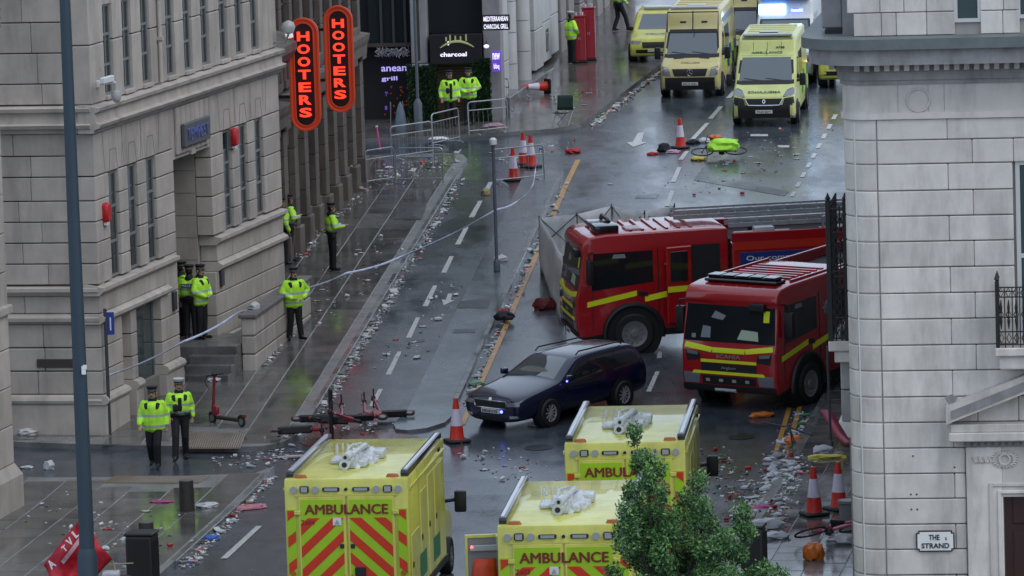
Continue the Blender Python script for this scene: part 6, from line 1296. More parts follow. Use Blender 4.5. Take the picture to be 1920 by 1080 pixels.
mb = MB(); mb.lathe([(.098, 1.715), (.102, 1.755), (.118, 1.785), (.128, 1.8), (.118, 1.82), (.001, 1.83)], 20); mb.sheet(pk, mi=1); mb.lathe([(.1005, 1.722), (.1035, 1.722), (.1055, 1.75), (.1025, 1.75)], 20, mi=1); CAPW = mb.mesh('cap', [mat('cap_white', (.5, .52, .54), .5), MATS['cap_dark']], 40)
mb = MB(); mb.tube([(.15 * math.cos(t), .19 * math.sin(t), 1.0) for t in np.linspace(0, 2 * math.pi, 21)[:-1]], .028, 8, closed=True); mb.box(-.06, .06, .19, .25, .9, 1.02, ch=.015); mb.box(-.05, .05, -.26, -.2, .88, 1.02, ch=.015); BELT = mb.mesh('belt', BLACK, 40)
mb = MB(); mb.box(-.19, -.155, -.13, .13, 1.27, 1.36, ch=.01); BACKP = mb.mesh('back_panel', mat('police_blue_panel', (.02, .04, .2), .5))
def person(pos, yaw, pose, label, cap='d', belt=False, back=False, scale=1.03):
    m = Matrix.Translation(pos) @ Matrix.Rotation(R_(90 - yaw), 4, 'Z') @ Matrix.Diagonal((scale, scale, scale, 1)); e = EMPTY('person', label, 'person', m); b, j = POSES[pose]
    OBJ('body', b, e); jo = OBJ('jacket', j, e, mtx=Matrix.Diagonal((1.08, 1.09, 1, 1))); OBJ('cap', CAPW if cap == 'w' else CAPD, e, mtx=Matrix.Translation((.015, 0, -.025)))
    if belt: OBJ('belt', BELT, e)
    if back:
        OBJ('back_panel', BACKP, jo); text_obj('lettering', 'POLICE', WHITEP, axes((-.193, 0, 1.315), (0, -1, 0), (0, 0, 1)), jo, .2, .05, .002, .004)
    return e
def on_pav(px, py, dz=PH + .012): p = G(px, py, dz); return (p.x, p.y, gz(p.y) + dz)
def PZ(px, py, z): d = ray(px, py); return CAMP + d * ((z - CAMH) / d.z)
lz = FL.o.z + pz
person(G(291, 878), 186, 'walk', 'officer in long high-visibility coat and dark cap walking across the side street')
person(G(340, 862), 172, 'stride', 'officer in white-topped cap and open high-visibility jacket striding beside a colleague', 'w', True)
person(PZ(359, 637, lz), 18, 'hang', 'officer with back turned on the landing, blue back panel on the vest', belt=True, back=True)
person(PZ(379, 636, lz), 120, 'hands', 'officer standing by the inner porch wall, facing the street')
person(PZ(344, 630, lz), 70, 'lean', 'officer on the landing half hidden behind the stone pier', belt=True)
person(on_pav(554, 638), 158, 'akimbo', 'officer standing at the end of the stone parapet holding the tape')
person(on_pav(545, 490), 75, 'lean', 'officer standing close against the office building end wall', belt=True)
person(on_pav(624, 507), 78, 'phone', 'officer on the pavement looking down at something held in both hands', belt=True)
person(on_pav(845, 238), 165, 'long', 'officer in front of the brown shutter with an open coat')
person(on_pav(881, 233), 182, 'hands', 'officer with hands clasped in front, beside the hedge panel')
person(on_pav(1072, 119), 60, 'hands', 'officer with pale cap standing beside the red street cabinets', 'w')
person(on_pav(1161, 58), 60, 'stride', 'officer walking past the dark doorway beyond the red cabinets', 'w', True)
person(on_pav(531, 497), 60, 'hang', 'officer almost wholly hidden behind the end of the office building', belt=True)
# ================================================================ street furniture and loose things
def rootat(name, label, cat, pos, yaw=0.0, group=None, rx=0, ry=0):
    return EMPTY(name, label, cat, Matrix.Translation(pos) @ Matrix.Rotation(R_(90 - yaw), 4, 'Z') @ Matrix.Rotation(R_(ry), 4, 'Y') @ Matrix.Rotation(R_(rx), 4, 'X'), group)
CRED = mat('cone_red', (.55, .025, .012), .45, var=.12, scale=5, stain=.2); CWHITE = mat('cone_sleeve', (.62, .56, .66), .4, var=.12, scale=6); CBLK = mat('cone_base', (.014, .014, .015), .6)
mb = MB(); mb.lathe([(.19, .06), (.165, .1), (.135, .38)], 20); c1 = mb.mesh('cone_lower', CRED, 40)
mb = MB(); mb.lathe([(.137, .38), (.085, .76)], 20); c2 = mb.mesh('reflective_sleeve', CWHITE, 40)
mb = MB(); mb.lathe([(.083, .76), (.05, .97), (.046, 1.0), (.03, 1.0)], 20); c3 = mb.mesh('cone_tip', CRED, 40)
mb = MB(); mb.box(-.26, .26, -.26, .26, 0, .075, ch=.03); c4 = mb.mesh('base', CBLK, 40)
def cone(px, py, label, dz=0.0, tip=None, yaw=20, sc=1.0):
    p = G(px, py, dz); m = Matrix.Translation((p.x, p.y, gz(p.y) + dz + (.0 if not tip else .24))) @ Matrix.Rotation(R_(yaw), 4, 'Z')
    if tip: m = m @ Matrix.Rotation(R_(tip), 4, 'Y')
    e = EMPTY('traffic_cone', label, 'traffic cone', m @ Matrix.Scale(sc, 4), 'red and white traffic cones')
    for c in (c1, c2, c3, c4): OBJ(c.name, c, e)
cone(857, 829, 'traffic cone standing on the road beside the navy car bonnet'); cone(963, 339, 'traffic cone standing alone in the cycle lane inside the barrier'); cone(982, 309, 'traffic cone of the close pair, the one beside the lone cone'); cone(996, 314, 'traffic cone of the close pair, the one beside the tape end', yaw=50)
cone(1276, 278, 'traffic cone standing in the carriageway beside the fallen bicycle', sc=.95); cone(1527, 966, 'traffic cone beside the pink bicycle, the one farther from the stone wall', PH + .012); cone(1573, 956, 'traffic cone beside the pink bicycle, the one by the grey tub', PH + .012, yaw=35); cone(1029, 175, 'traffic cone lying knocked over on the pavement by the red cabinets', PH, tip=-88, yaw=22)
# crowd barriers
BARM = mat('barrier_steel', (.42, .43, .44), .35, metal=.75, var=.2)
def barrier(p0, p1, label, h=1.08, dz=PH):
    a, b = G(*p0, dz), G(*p1, dz); a.z, b.z = gz(a.y) + dz, gz(b.y) + dz; L = (b - a).length; x = (b - a).normalized()
    e = EMPTY('crowd_barrier', label, 'barrier', axes(a, x, Vector((0, 0, 1)).cross(x)), 'steel crowd barriers'); mb = MB()
    mb.tube([(0, 0, .02), (0, 0, h - .1), (.03, 0, h - .03), (.1, 0, h), (L - .1, 0, h), (L - .03, 0, h - .03), (L, 0, h - .1), (L, 0, .02)], .021, 8); mb.cyl((0, 0, .16), (L, 0, .16), .017, n=6); mb.cyl((0, 0, h - .27), (L, 0, h - .27), .017, n=6); mb.obj('frame', BARM, e, 40)
    n = int(L / .16); 
    for k in range(1, n): m2 = MB(); m2.cyl((L * k / n, 0, .16), (L * k / n, 0, h - .27), .0065, n=5, caps=False); m2.obj('infill_bar', BARM, e, 40)
    for u in (.25, L - .25): m2 = MB(); m2.tube([(u, -.3, .02), (u, -.24, .05), (u, 0, .08), (u, .24, .05), (u, .3, .02)], .017, 6); m2.obj('foot', BARM, e, 40)
barrier((743, 345), (831, 344), 'crowd barrier standing square across the pavement end'); barrier((688, 350), (741, 342), 'crowd barrier nearest the sandstone wall'); barrier((735, 303), (812, 292), 'crowd barrier behind the pair across the pavement end'); barrier((812, 278), (862, 266), 'crowd barrier in front of the coated officer by the shutter')
barrier((880, 255), (953, 248), 'crowd barrier in front of the hedge panel and corner pier'); barrier((927, 348), (1021, 338), 'crowd barrier in the cycle lane round three cones', dz=.01); barrier((955, 210), (905, 200), 'crowd barrier end-on against the corner pier')
# posts
def post(name, label, cat, px, py, h, r, m, dz=PH, r1=None, extra=None):
    p = G(px, py, dz); e = EMPTY(name, label, cat, Matrix.Translation((p.x, p.y, gz(p.y) + dz))); mb = MB(); mb.cyl((0, 0, -.1), (0, 0, h), r, r1 or r, n=16); mb.obj('shaft', m, e, 40); return e
e = post('lamp_column', 'tall blue-grey lamp column standing in front of the red flag', 'lamp post', 168, 1150, 14, .152, mat('column_bluegrey', (.03, .05, .07), .45, var=.08), r1=.09)
mb = MB(); mb.lathe([(.19, -.1), (.19, 1.1), (.155, 1.25)], 20); mb.obj('base_sleeve', MATS['column_bluegrey'], e, 40); p = e.matrix_world.inverted() if False else None
LCp = G(168, 1150, PH)
st = EMPTY('paper_sticker', 'torn white paper scrap stuck on the tall lamp column', 'sticker', Matrix.Translation(AT(157, 694, LCp.y - .16))); mb = MB(); mb.box(-.04, .04, -.02, .0, -.08, .08); mb.box(-.01, .06, -.025, -.005, .02, .1); mb.obj('scrap', WHITEP, st)
e = post('sign_post', 'dark post with small blue sign at the office building corner', 'sign', 206, 815, 2.9, .04, FRAME_D)
BLUS = mat('sign_blue', (.02, .05, .3), .4); mb = MB(); mb.box(.03, .2, -.01, .01, 2.3, 2.82, ch=.006); s_ = mb.obj('sign_plate', BLUS, e); mb = MB(); mb.box(.1, .13, -.016, -.01, 2.4, 2.7); mb.obj('sign_arrow', WHITEP, s_)
e = post('bollard_post', 'short black post standing among the fallen scooters', 'post', 622, 818, 1.05, .05, BLACK, dz=PH); mb = MB(); mb.lathe([(.05, 1.04), (.055, 1.06), (.03, 1.1), (.005, 1.11)], 12); mb.obj('cap', BLACK, e, 40)
e = post('signal_pole', 'slim grey pole standing on the cycle lane island', 'pole', 932, 508, 3.45, .045, POLEG, dz=.08); mb = MB(); mb.lathe([(.045, 3.4), (.1, 3.42), (.1, 3.55), (.05, 3.6), (.001, 3.6)], 14); mb.obj('beacon_cap', WHITEP, e, 40); mb = MB(); mb.lathe([(.09, 0), (.09, .25), (.05, .32)], 14); mb.obj('base', POLEG, e, 40)
e = post('street_lamp', 'dark street lamp post with stout base outside the restaurant', 'lamp post', 785, 246, 9, .05, POLEG); mb = MB(); mb.lathe([(.14, 0), (.14, .9), (.06, 1.05)], 14); mb.obj('base', POLEG, e, 40)
BOLL = mat('bollard_timber', (.035, .03, .026), .6, var=.3, scale=5)
for px, py, lb in ((351, 959, 'squat dark bollard standing clear of the black bin'), (276, 1040, 'squat dark bollard rising behind the black bin')):
    e = post('bollard', lb, 'bollard', px, py, .66 if px > 300 else .66, .165, BOLL, r1=.15); mb = MB(); mb.lathe([(.15, .655), (.14, .675), (.001, .68)], 16); mb.obj('top', mat('bollard_top', (.1, .1, .095), .5), e, 40)
def bin_(px, py, lb, dz, h=.95, w=.27):
    p = G(px, py, dz); e = rootat('litter_bin', lb, 'bin', (p.x, p.y, gz(p.y) + dz), 12); mb = MB(); mb.box(-w, w, -w, w, 0, h, ch=.05); mb.obj('body', BLACK, e); mb = MB(); mb.box(-w - .02, w + .02, -w - .02, w + .02, h, h + .06, ch=.02); mb.obj('lid', BLACK, e)
    for k in range(4): mb = MB(); mb.box(-w + .06 + k * .125, -w + .1 + k * .125, -w - .012, -w + .01, .1, h - .1, ch=.005); mb.obj('rib', BLACK, e)
bin_(269, 1092, 'black litter bin beside the red flag', PH); bin_(1414, 1085, 'black ribbed bin at the kerb beside the tree', PH, h=1.0, w=.22)
# ---------------------------------------------------------------- red street cabinets
PRED = mat('cabinet_red', (.32, .006, .018), .3, coat=.5, var=.1)
def cabinet(px, py, h, lb):
    p = G(px, py, PH); e = rootat('street_cabinet', lb, 'cabinet', (p.x, p.y, gz(p.y) + PH), 184); w = .22
    mb = MB(); mb.box(-w, w, -w, w, .06, h, ch=.025); mb.obj('body', PRED, e); mb = MB(); mb.box(-w - .03, w + .03, -w - .03, w + .03, 0, .07, ch=.01); mb.obj('base', BLACK, e)
    mb = MB(); mb.box(-w - .03, w + .03, -w - .03, w + .03, h, h + .05, ch=.015); mb.obj('top', PRED, e)
    for s in (1, -1): mb = MB(); mb.box(w, w + .014, *sorted((s * .01, s * (w - .03))), .12, h - .06, ch=.005); d = mb.obj('door', PRED, e); mb = MB(); mb.box(w + .012, w + .03, s * .03 - .01, s * .03 + .01, h * .5, h * .5 + .1); mb.obj('handle', SILV, d)
    mb = MB(); mb.box(w - .02, w + .006, w - .02, w + .006, .1, h - .03); mb.obj('edge_trim', mat('cabinet_edge', (.45, .1, .11), .3), e)
    for k, (x, y) in enumerate(((-.1, .05), (.08, -.1), (.02, .12))): mb = MB(); mb.lathe([(.03, 0), (.042, .11), (.001, .11)], 8, mtx=Matrix.Translation((x, y, h + .05))); mb.obj('paper_cup', MATS['cone_sleeve'], None, 40, mtx=e.matrix_basis.copy(), label=('white cup left on the %s red street cabinet' % ('lower' if h < 1.7 else 'taller')), cat='cup', group='cups on the %s cabinet' % ('lower' if h < 1.7 else 'taller'))
cabinet(1088, 117, 1.62, 'plain red street cabinet beside the officer, the lower of two'); cabinet(1106, 113, 1.84, 'plain red street cabinet behind the lower one')
# folding chair
p = G(1055, 234, PH); e = rootat('folding_chair', 'dark green folding camp chair left on the pavement by the red cabinets', 'chair', (p.x, p.y, gz(p.y) + PH), 200); CG = mat('canvas_green', (.012, .03, .022), .7)
mb = MB()
for y in (-.27, .27): mb.cyl((-.25, y, 0), (.25, -y, .45), .012); mb.cyl((.25, y, 0), (-.25, y, .42), .012); mb.cyl((-.28, y, .3), (-.36, y, .92), .012)
mb.obj('frame', STEEL, e, 40)
mb = MB(); mb.sheet([[(x, y * .26, .42 - .05 * (1 - y * y)) for y in np.linspace(-1, 1, 7)] for x in np.linspace(-.25, .25, 5)]); o = mb.obj('seat', CG, e, 40); o.modifiers.new('s', 'SOLIDIFY').thickness = .012
mb = MB(); mb.sheet([[(-.28 - .08 * t - .04 * (1 - y * y), y * .27, .45 + .47 * t) for y in np.linspace(-1, 1, 7)] for t in np.linspace(0, 1, 5)]); o = mb.obj('backrest', CG, e, 40); o.modifiers.new('s', 'SOLIDIFY').thickness = .012
# ---------------------------------------------------------------- police tape
TAPE = mat('tape_blue_white', (.5, .55, .72), .35, var=.5, scale=2.2)
def tape(pts, label):
    P = [AT(*q) for q in pts]; fine = []
    for i in range(len(P) - 1):
        for k in range(14): t = k / 14; q = P[i].lerp(P[i + 1], t); q.z -= .06 * math.sin(math.pi * t); fine.append(q)
    fine.append(P[-1]); g = []; 
    for i, q in enumerate(fine):
        d = (fine[min(i + 1, len(fine) - 1)] - fine[max(i - 1, 0)]).normalized(); s = d.cross(Vector((0, 0, 1))).normalized(); tw = .5 * math.sin(i * .23) + .25 * math.sin(i * .71); w = (Vector((0, 0, 1)) * math.cos(tw) + s * math.sin(tw)) * .027; g.append([q - w, q + w])
    mb = MB(); mb.sheet(g); o = mb.obj('police_tape', TAPE, None, 60, label=label, cat='tape'); o.modifiers.new('s', 'SOLIDIFY').thickness = .003
Y1 = G(206, 815, PH).y
tape([(206, 703, Y1 - .1), (345, 640, 129.5), (447, 586, 132.2), (530, 547, 136.9)], 'blue and white tape strung from the sign post past the stone parapet')
tape([(552, 545, 137.0), (650, 512, 141), (760, 478, 145.5), (931, 393, 147.6), (978, 372, 153), (1000, 345, 160), (1006, 300, 166)], 'blue and white tape strung from the parapet officer across the cycle lane')
# ---------------------------------------------------------------- privacy screen of white sheets
def cloth_panel(a, b, ha, hb, nx=14, nz=9, amp=.2, seed=1):
    g = []
    for i in range(nz + 1):
        r = []
        for j in range(nx + 1):
            t, s = j / nx, i / nz; p = a.lerp(b, t); n = (b - a).cross(Vector((0, 0, 1))).normalized(); h = (ha + (hb - ha) * t) * s
            r.append(p + Vector((0, 0, h)) + n * amp * (noise.noise(Vector((t * 3 + seed, s * 2.2, seed * 3.1))) + .5 * noise.noise(Vector((t * 8, s * 3, seed)))) * (1.25 - s))
        g.append(r)
    return g
SHEET = mat('screen_sheet', (.9, .9, .9), .6, var=.18, scale=1.5, stain=.25); scp = G(1022, 512)
if True:
    _n = SHEET.node_tree; _t = _n.nodes.new('ShaderNodeBsdfTranslucent'); _t.inputs[0].default_value = (.8, .8, .8, 1); _m = _n.nodes.new('ShaderNodeMixShader'); _m.inputs[0].default_value = .3; _n.links.new(_n.nodes['Principled BSDF'].outputs[0], _m.inputs[1]); _n.links.new(_t.outputs[0], _m.inputs[2]); _n.links.new(_m.outputs[0], _n.nodes['Material Output'].inputs[0])
e = EMPTY('privacy_screen', 'white fabric privacy screen panels standing behind the fire engine cab', 'screen', Matrix.Translation((scp.x, scp.y, gz(scp.y)))); inv = Matrix.Translation((-scp.x, -scp.y, -gz(scp.y)))
nodes = [G(1060, 612), G(1014, 512), G(1085, 522), G(1150, 505), G(1212, 520), G(1268, 505)]
for q in nodes: q.z = gz(q.y)
hs_ = [1.75, 1.5, 1.72, 1.72, 1.74, 1.74]
for k in range(5):
    mb = MB(); mb.sheet(cloth_panel(nodes[k], nodes[k + 1], hs_[k], hs_[k + 1], seed=k + 1), mtx=inv); o = mb.obj('sheet', SHEET, e, 70); o.modifiers.new('s', 'SOLIDIFY').thickness = .006
for k in range(6):
    mb = MB(); mb.cyl(nodes[k], nodes[k] + Vector((0, 0, hs_[k] + .05)), .018, n=6, mtx=inv); mb.obj('pole', FRAME_D, e)
for k in range(1, 5):
    mb = MB(); mb.cyl(nodes[k] + Vector((0, -.03, hs_[k])), nodes[k + 1] + Vector((0, -.03, .7)), .014, n=5, mtx=inv); mb.cyl(nodes[k] + Vector((0, -.03, .7)), nodes[k + 1] + Vector((0, -.03, hs_[k + 1])), .014, n=5, mtx=inv); mb.obj('brace', FRAME_D, e)
# ---------------------------------------------------------------- scooters and bicycles
SRED = mat('scooter_coral', (.24, .018, .032), .35, coat=.3)
def scooter_parts(e):
    mb = MB(); mb.box(-.5, .3, -.09, .09, .12, .19, ch=.03); mb.obj('deck', BLACK, e)
    mb = MB(); mb.tube([(.28, 0, .17), (.42, 0, .3), (.46, 0, .42)], [.05, .045, .04], 8); mb.cyl((.46, 0, .4), (.38, 0, 1.12), .034, n=10); mb.box(.28, .5, -.055, .055, .19, .42, ch=.03); mb.obj('stem', SRED, e, 40)
    mb = MB(); mb.cyl((.38, -.25, 1.14), (.38, .25, 1.14), .017); mb.box(.33, .43, -.06, .06, 1.1, 1.18, ch=.02); mb.tube([(.38, .2, 1.14), (.46, .22, 1.0), (.47, .1, .8)], .008, 5); mb.obj('handlebar', BLACK, e, 40)
    for x in (.5, -.55):
        mb = MB(); mb.tube([(x + .1 * math.cos(t), 0, .125 + .1 * math.sin(t)) for t in np.linspace(0, 2 * math.pi, 17)[:-1]], .028, 6, closed=True); w = mb.obj('wheel', TYRE, e, 40); mb = MB(); mb.cyl((x, -.03, .125), (x, .03, .125), .075, n=14); mb.obj('hub', RIMD, w, 40)
        mb = MB(); mb.tube([(x + .135 * math.cos(t), 0, .125 + .135 * math.sin(t)) for t in np.linspace(.5, 2.4, 8)], .03, 6); mb.obj('mudguard', BLACK, e, 40)
    mb = MB(); mb.box(-.69, -.64, -.03, .03, .22, .3, ch=.01); mb.obj('tail_lamp', REDL, e); mb = MB(); mb.box(.43, .47, -.03, .03, .98, 1.04, ch=.01); mb.obj('front_lamp', GREYL, e)
def scooter(px, py, lb, yaw, dz=PH, rx=0, lift=0.0):
    p = G(px, py, dz); e = rootat('electric_scooter', lb, 'scooter', (p.x, p.y, gz(p.y) + dz + lift), yaw, 'coral rental scooters', rx=rx); scooter_parts(e)
scooter(425, 797, 'coral electric scooter standing upright by the office steps', 318)
scooter(560, 815, 'coral electric scooter lying at the kerb corner, its deck sticking out over the pavement', 80, rx=84, lift=.12); scooter(600, 800, 'coral electric scooter lying underneath the short black post', 95, rx=-80, lift=.14); scooter(678, 800, 'coral electric scooter lying across the cycle lane end, handlebar up', 84, rx=-72, dz=.01, lift=.14)
scooter(640, 815, 'coral electric scooter tangled on top of the fallen pile', 120, rx=70, lift=.3); scooter(725, 790, 'coral electric scooter lying farthest out towards the island end', 262, rx=80, dz=.01, lift=.12)
def bicycle(px, py, lb, yaw, rx, fm, dz, lift=.1):
    p = G(px, py, dz); e = rootat('bicycle', lb, 'bicycle', (p.x, p.y, gz(p.y) + dz + lift), yaw, rx=rx)
    for x in (-.52, .52):
        mb = MB(); mb.tube([(x + .33 * math.cos(t), 0, .34 + .33 * math.sin(t)) for t in np.linspace(0, 2 * math.pi, 29)[:-1]], .02, 6, closed=True); w = mb.obj('wheel', TYRE, e, 40); mb = MB()
        for k in range(14): t = k * math.pi / 7; mb.cyl((x, .02 * (-1) ** k, .34), (x + .31 * math.cos(t), 0, .34 + .31 * math.sin(t)), .003, n=4, caps=False)
        mb.cyl((x, -.05, .34), (x, .05, .34), .025); mb.obj('spokes', STEEL, w)
    mb = MB()
    for a, b, r in (((-.52, 0, .34), (-.08, 0, .3), .018), ((-.52, 0, .34), (-.2, 0, .78), .014), ((-.08, 0, .3), (-.22, 0, .86), .024), ((-.2, 0, .76), (.38, 0, .82), .026), ((-.08, 0, .3), (.38, 0, .74), .03), ((.36, 0, .9), (.52, 0, .34), .022)): mb.cyl(a, b, r, n=8)
    mb.obj('frame', fm, e, 40); mb = MB(); mb.tube([(.36, 0, .88), (.34, 0, .98), (.36, .08, 1.0), (.3, .3, 1.0)], .014); mb.tube([(.34, 0, .98), (.36, -.08, 1.0), (.3, -.3, 1.0)], .014); mb.obj('handlebar', BLACK, e, 40)
    mb = MB(); mb.loft([[(-.36 + .3 * t, (.08 - .05 * t) * math.cos(q), .9 + .03 * math.sin(q)) for q in np.linspace(0, 2 * math.pi, 9)[:-1]] for t in (0, .3, .7, 1)]); mb.obj('saddle', BLACK, e, 40); mb = MB(); mb.cyl((-.08, -.07, .3), (-.08, .07, .3), .09, n=14); mb.cyl((-.08, .1, .3), (.06, .1, .2), .012); mb.cyl((-.08, -.1, .3), (-.22, -.1, .4), .012); mb.obj('crankset', FRAME_D, e)
bicycle(1350, 298, 'dark bicycle lying on its side in the carriageway under a bright jacket', 268, 76, BLACK, .0, .12)
bicycle(1548, 1015, 'bicycle with pink frame lying on the pavement against the stone wall', 62, 66, mat('frame_pink', (.5, .06, .12), .3, coat=.5), PH, .14)
# ---------------------------------------------------------------- crumpled soft things
BAGW = mat('bag_plastic_white', (.5, .51, .53), .35, var=.15, scale=9)
def soft(name, lb, cat, px, py, m, sx, sy, sz, dz=0.0, seed=1, yaw=0, amp=.35, group=None):
    p = G(px, py, dz); me = crumple(seed, sx, sy, sz, amp); me.materials.append(m); me.shade_smooth(); me.set_sharp_from_angle(angle=R_(40)); me.name = name
    return OBJ(name, me, None, lb, cat, group, mtx=Matrix.Translation((p.x, p.y, gz(p.y) + dz)) @ Matrix.Rotation(R_(yaw), 4, 'Z'))
FLUO = mat('fluorescent_jacket', (.42, .85, .05), .5, var=.15, scale=5); ORB = mat('bag_plastic_orange', (.55, .13, .015), .35, var=.2, scale=5); CLEARB = mat('bag_plastic_clear', (.45, .46, .48), .25, var=.25, scale=7); YELB = mat('bag_yellow', (.5, .42, .05), .4); MAGN = mat('cloth_magenta', (.4, .05, .2), .6, var=.4, scale=9); NAVC = mat('cloth_dark', (.012, .013, .018), .7); REDC = mat('cloth_red', (.38, .02, .025), .6, var=.2)
b_ = soft('jacket', 'bright yellow green jacket thrown over the fallen bicycle', 'jacket', 1356, 282, FLUO, .5, .34, .36, seed=2, dz=.25)
soft('helmet_cover', 'round lime green backpack beside the thrown jacket', 'backpack', 1338, 284, mat('fluo_deep_green', (.18, .55, .03), .5), .2, .22, .3, seed=5, dz=.2, amp=.15)  # backpack in its own green, deeper than the jacket
soft('hat', 'flat yellow hat lying beside the bicycle wheel', 'hat', 1309, 300, YELB, .24, .2, .12, seed=7, amp=.2); soft('bag', 'black bag slumped beside the carriageway cone', 'bag', 1245, 284, NAVC, .2, .18, .26, seed=3); soft('cap', 'dark red cloth cap on the carriageway', 'cap', 1224, 290, REDC, .17, .12, .08, seed=9); soft('shoe_pile', 'dark rumpled clothing beside the carriageway cone', 'clothing', 1300, 270, NAVC, .22, .14, .14, seed=11); soft('scarf', 'pale pink scarf heaped at the foot of the carriageway cone', 'scarf', 1262, 287, mat('cloth_pink', (.5, .3, .42), .6, var=.3, scale=8), .22, .12, .1, seed=12); soft('carrier_bag', 'orange carrier bag behind the green jacket', 'bag', 1342, 262, ORB, .2, .16, .16, seed=13); soft('paper_bag', 'crumpled grey paper bag near the dark clothing', 'bag', 1320, 267, CLEARB, .18, .16, .14, seed=14)
soft('holdall', 'dark red holdall lying beside the white privacy screen', 'bag', 1022, 580, mat('holdall_red', (.13, .012, .01), .6), .28, .2, .3, seed=15); soft('carrier_bag', 'orange carrier bag standing upright on the pavement beside the pink bicycle', 'bag', 1526, 1050, ORB, .19, .17, .34, PH, seed=16); soft('carrier_bag', 'flat orange carrier bag on the road in front of the fire engine', 'bag', 1428, 782, ORB, .3, .14, .12, seed=17, yaw=20); soft('carrier_bag', 'orange carrier bag lying on the double yellow lines', 'bag', 1490, 833, ORB, .22, .18, .2, seed=18); soft('carrier_bag', 'shredded orange carrier bag in the gutter heap', 'bag', 1468, 914, ORB, .34, .1, .1, seed=19, yaw=-10)
soft('umbrella', 'folded yellow umbrella lying behind the two pavement cones', 'umbrella', 1550, 860, YELB, .42, .12, .1, PH, seed=20); soft('clothing_heap', 'magenta clothing heap in the gutter beside the tree', 'clothing', 1428, 962, MAGN, .3, .2, .16, seed=21); soft('carrier_bag', 'white carrier bag resting on the parapet coping', 'bag', 0, 0, BAGW, .22, .2, .24, seed=22).matrix_world = FL.mtx() @ pm @ Matrix.Translation((1.0, .15, 1.7)) @ Matrix.Scale(.7, 4)
soft('carrier_bag', 'white carrier bag spread flat at the foot of the office steps', 'bag', 402, 714, BAGW, .2, .2, .1, PH, seed=23); soft('carrier_bag', 'pale crumpled sheet beside the bottom step', 'bag', 358, 706, CLEARB, .4, .25, .14, PH, seed=24); soft('carrier_bag', 'white carrier bag on the pavement by the office end wall', 'bag', 52, 815, BAGW, .22, .14, .14, PH, seed=25); soft('carrier_bag', 'white carrier bag standing in the side street', 'bag', 92, 880, BAGW, .12, .1, .2, seed=26); soft('paper_wad', 'flat pale wad lying in the side street by the corner pier', 'paper', 50, 878, CLEARB, .14, .1, .06, seed=27); soft('rucksack', 'dark rucksack slumped against the office plinth', 'bag', 244, 768, NAVC, .3, .2, .2, PH, seed=28)
soft('clothing_heap', 'black and red bag on the island kerb above the orange line', 'bag', 945, 600, NAVC, .24, .2, .22, .08, seed=29); soft('cap', 'red cap lying on top of the island kerb bag', 'cap', 944, 588, REDC, .14, .12, .12, .16, seed=30); soft('carrier_bag', 'green carrier bag by the island kerb near the car bonnet', 'bag', 893, 722, mat('bag_green', (.12, .25, .14), .4), .2, .12, .1, seed=31); soft('carrier_bag', 'white bag at the foot of the slim grey pole', 'bag', 940, 489, BAGW, .18, .14, .16, .08, seed=32); soft('carrier_bag', 'yellow and brown bag in the cycle lane below the barriers', 'bag', 911, 366, mat('bag_tan', (.3, .25, .12), .5, var=.3, scale=8), .14, .12, .2, seed=33); soft('carrier_bag', 'white torn bag on the road under the navy car front wheel', 'bag', 1012, 797, BAGW, .24, .1, .08, seed=34); soft('cap', 'red and white cap lying on the road beside the cycle track', 'cap', 1074, 287, REDC, .24, .18, .16, seed=35); soft('plastic_sheet', 'wet pink plastic sheet dragged across the crossing', 'plastic', 556, 858, mat('plastic_pinkish', (.4, .33, .34), .3, var=.2), .42, .14, .06, seed=36); soft('banner_cloth', 'red and white cloth in the gutter of the bollard pavement', 'cloth', 462, 955, mat('cloth_redwhite', (.42, .16, .2), .5, var=.6, scale=6), .42, .14, .1, seed=37, yaw=20); soft('carrier_bag', 'blue carrier bag in the gutter of the bollard pavement', 'bag', 393, 1012, mat('bag_blue', (.03, .1, .4), .35), .2, .12, .1, seed=38); soft('clothing', 'pink cloth lying on the pavement by the bollard', 'cloth', 303, 943, MAGN, .24, .1, .06, PH, seed=39); soft('plastic_bag', 'clear bag and bottle at the foot of the dark bollard', 'bag', 388, 952, CLEARB, .24, .14, .12, PH, seed=40, yaw=30); soft('carrier_bag', 'white plastic heap on top of the gutter litter by the yellow lines', 'bag', 1470, 878, BAGW, .28, .2, .18, seed=41); soft('plastic_bag', 'clear plastic heap on the kerb by the tree', 'bag', 1440, 990, CLEARB, .34, .24, .2, PH, seed=42); soft('plastic_bag', 'pale plastic heap beside the ribbed bin', 'bag', 1450, 1010, CLEARB, .3, .22, .14, PH, seed=43)
soft('litter_heap', 'clear plastic heap behind the pink bicycle wheel', 'bag', 1580, 1020, CLEARB, .3, .2, .2, PH, seed=44); soft('carrier_bag', 'pale bag under the long red board', 'bag', 1543, 848, CLEARB, .2, .16, .16, PH, seed=45); soft('clothing_heap', 'pink and black pile against the corner pier', 'clothing', 955, 192, MAGN, .35, .2, .2, PH, seed=46); soft('clothing_heap', 'pale rags under the barrier by the hedge', 'clothing', 925, 240, mat('rags_pink', (.32, .2, .23), .6, var=.4, scale=7), .35, .2, .16, PH, seed=47); soft('seat_cushion', 'white round cushion on the side street kerb', 'cushion', 822, 262, WHITEP, .32, .2, .1, PH, seed=48, amp=.1)
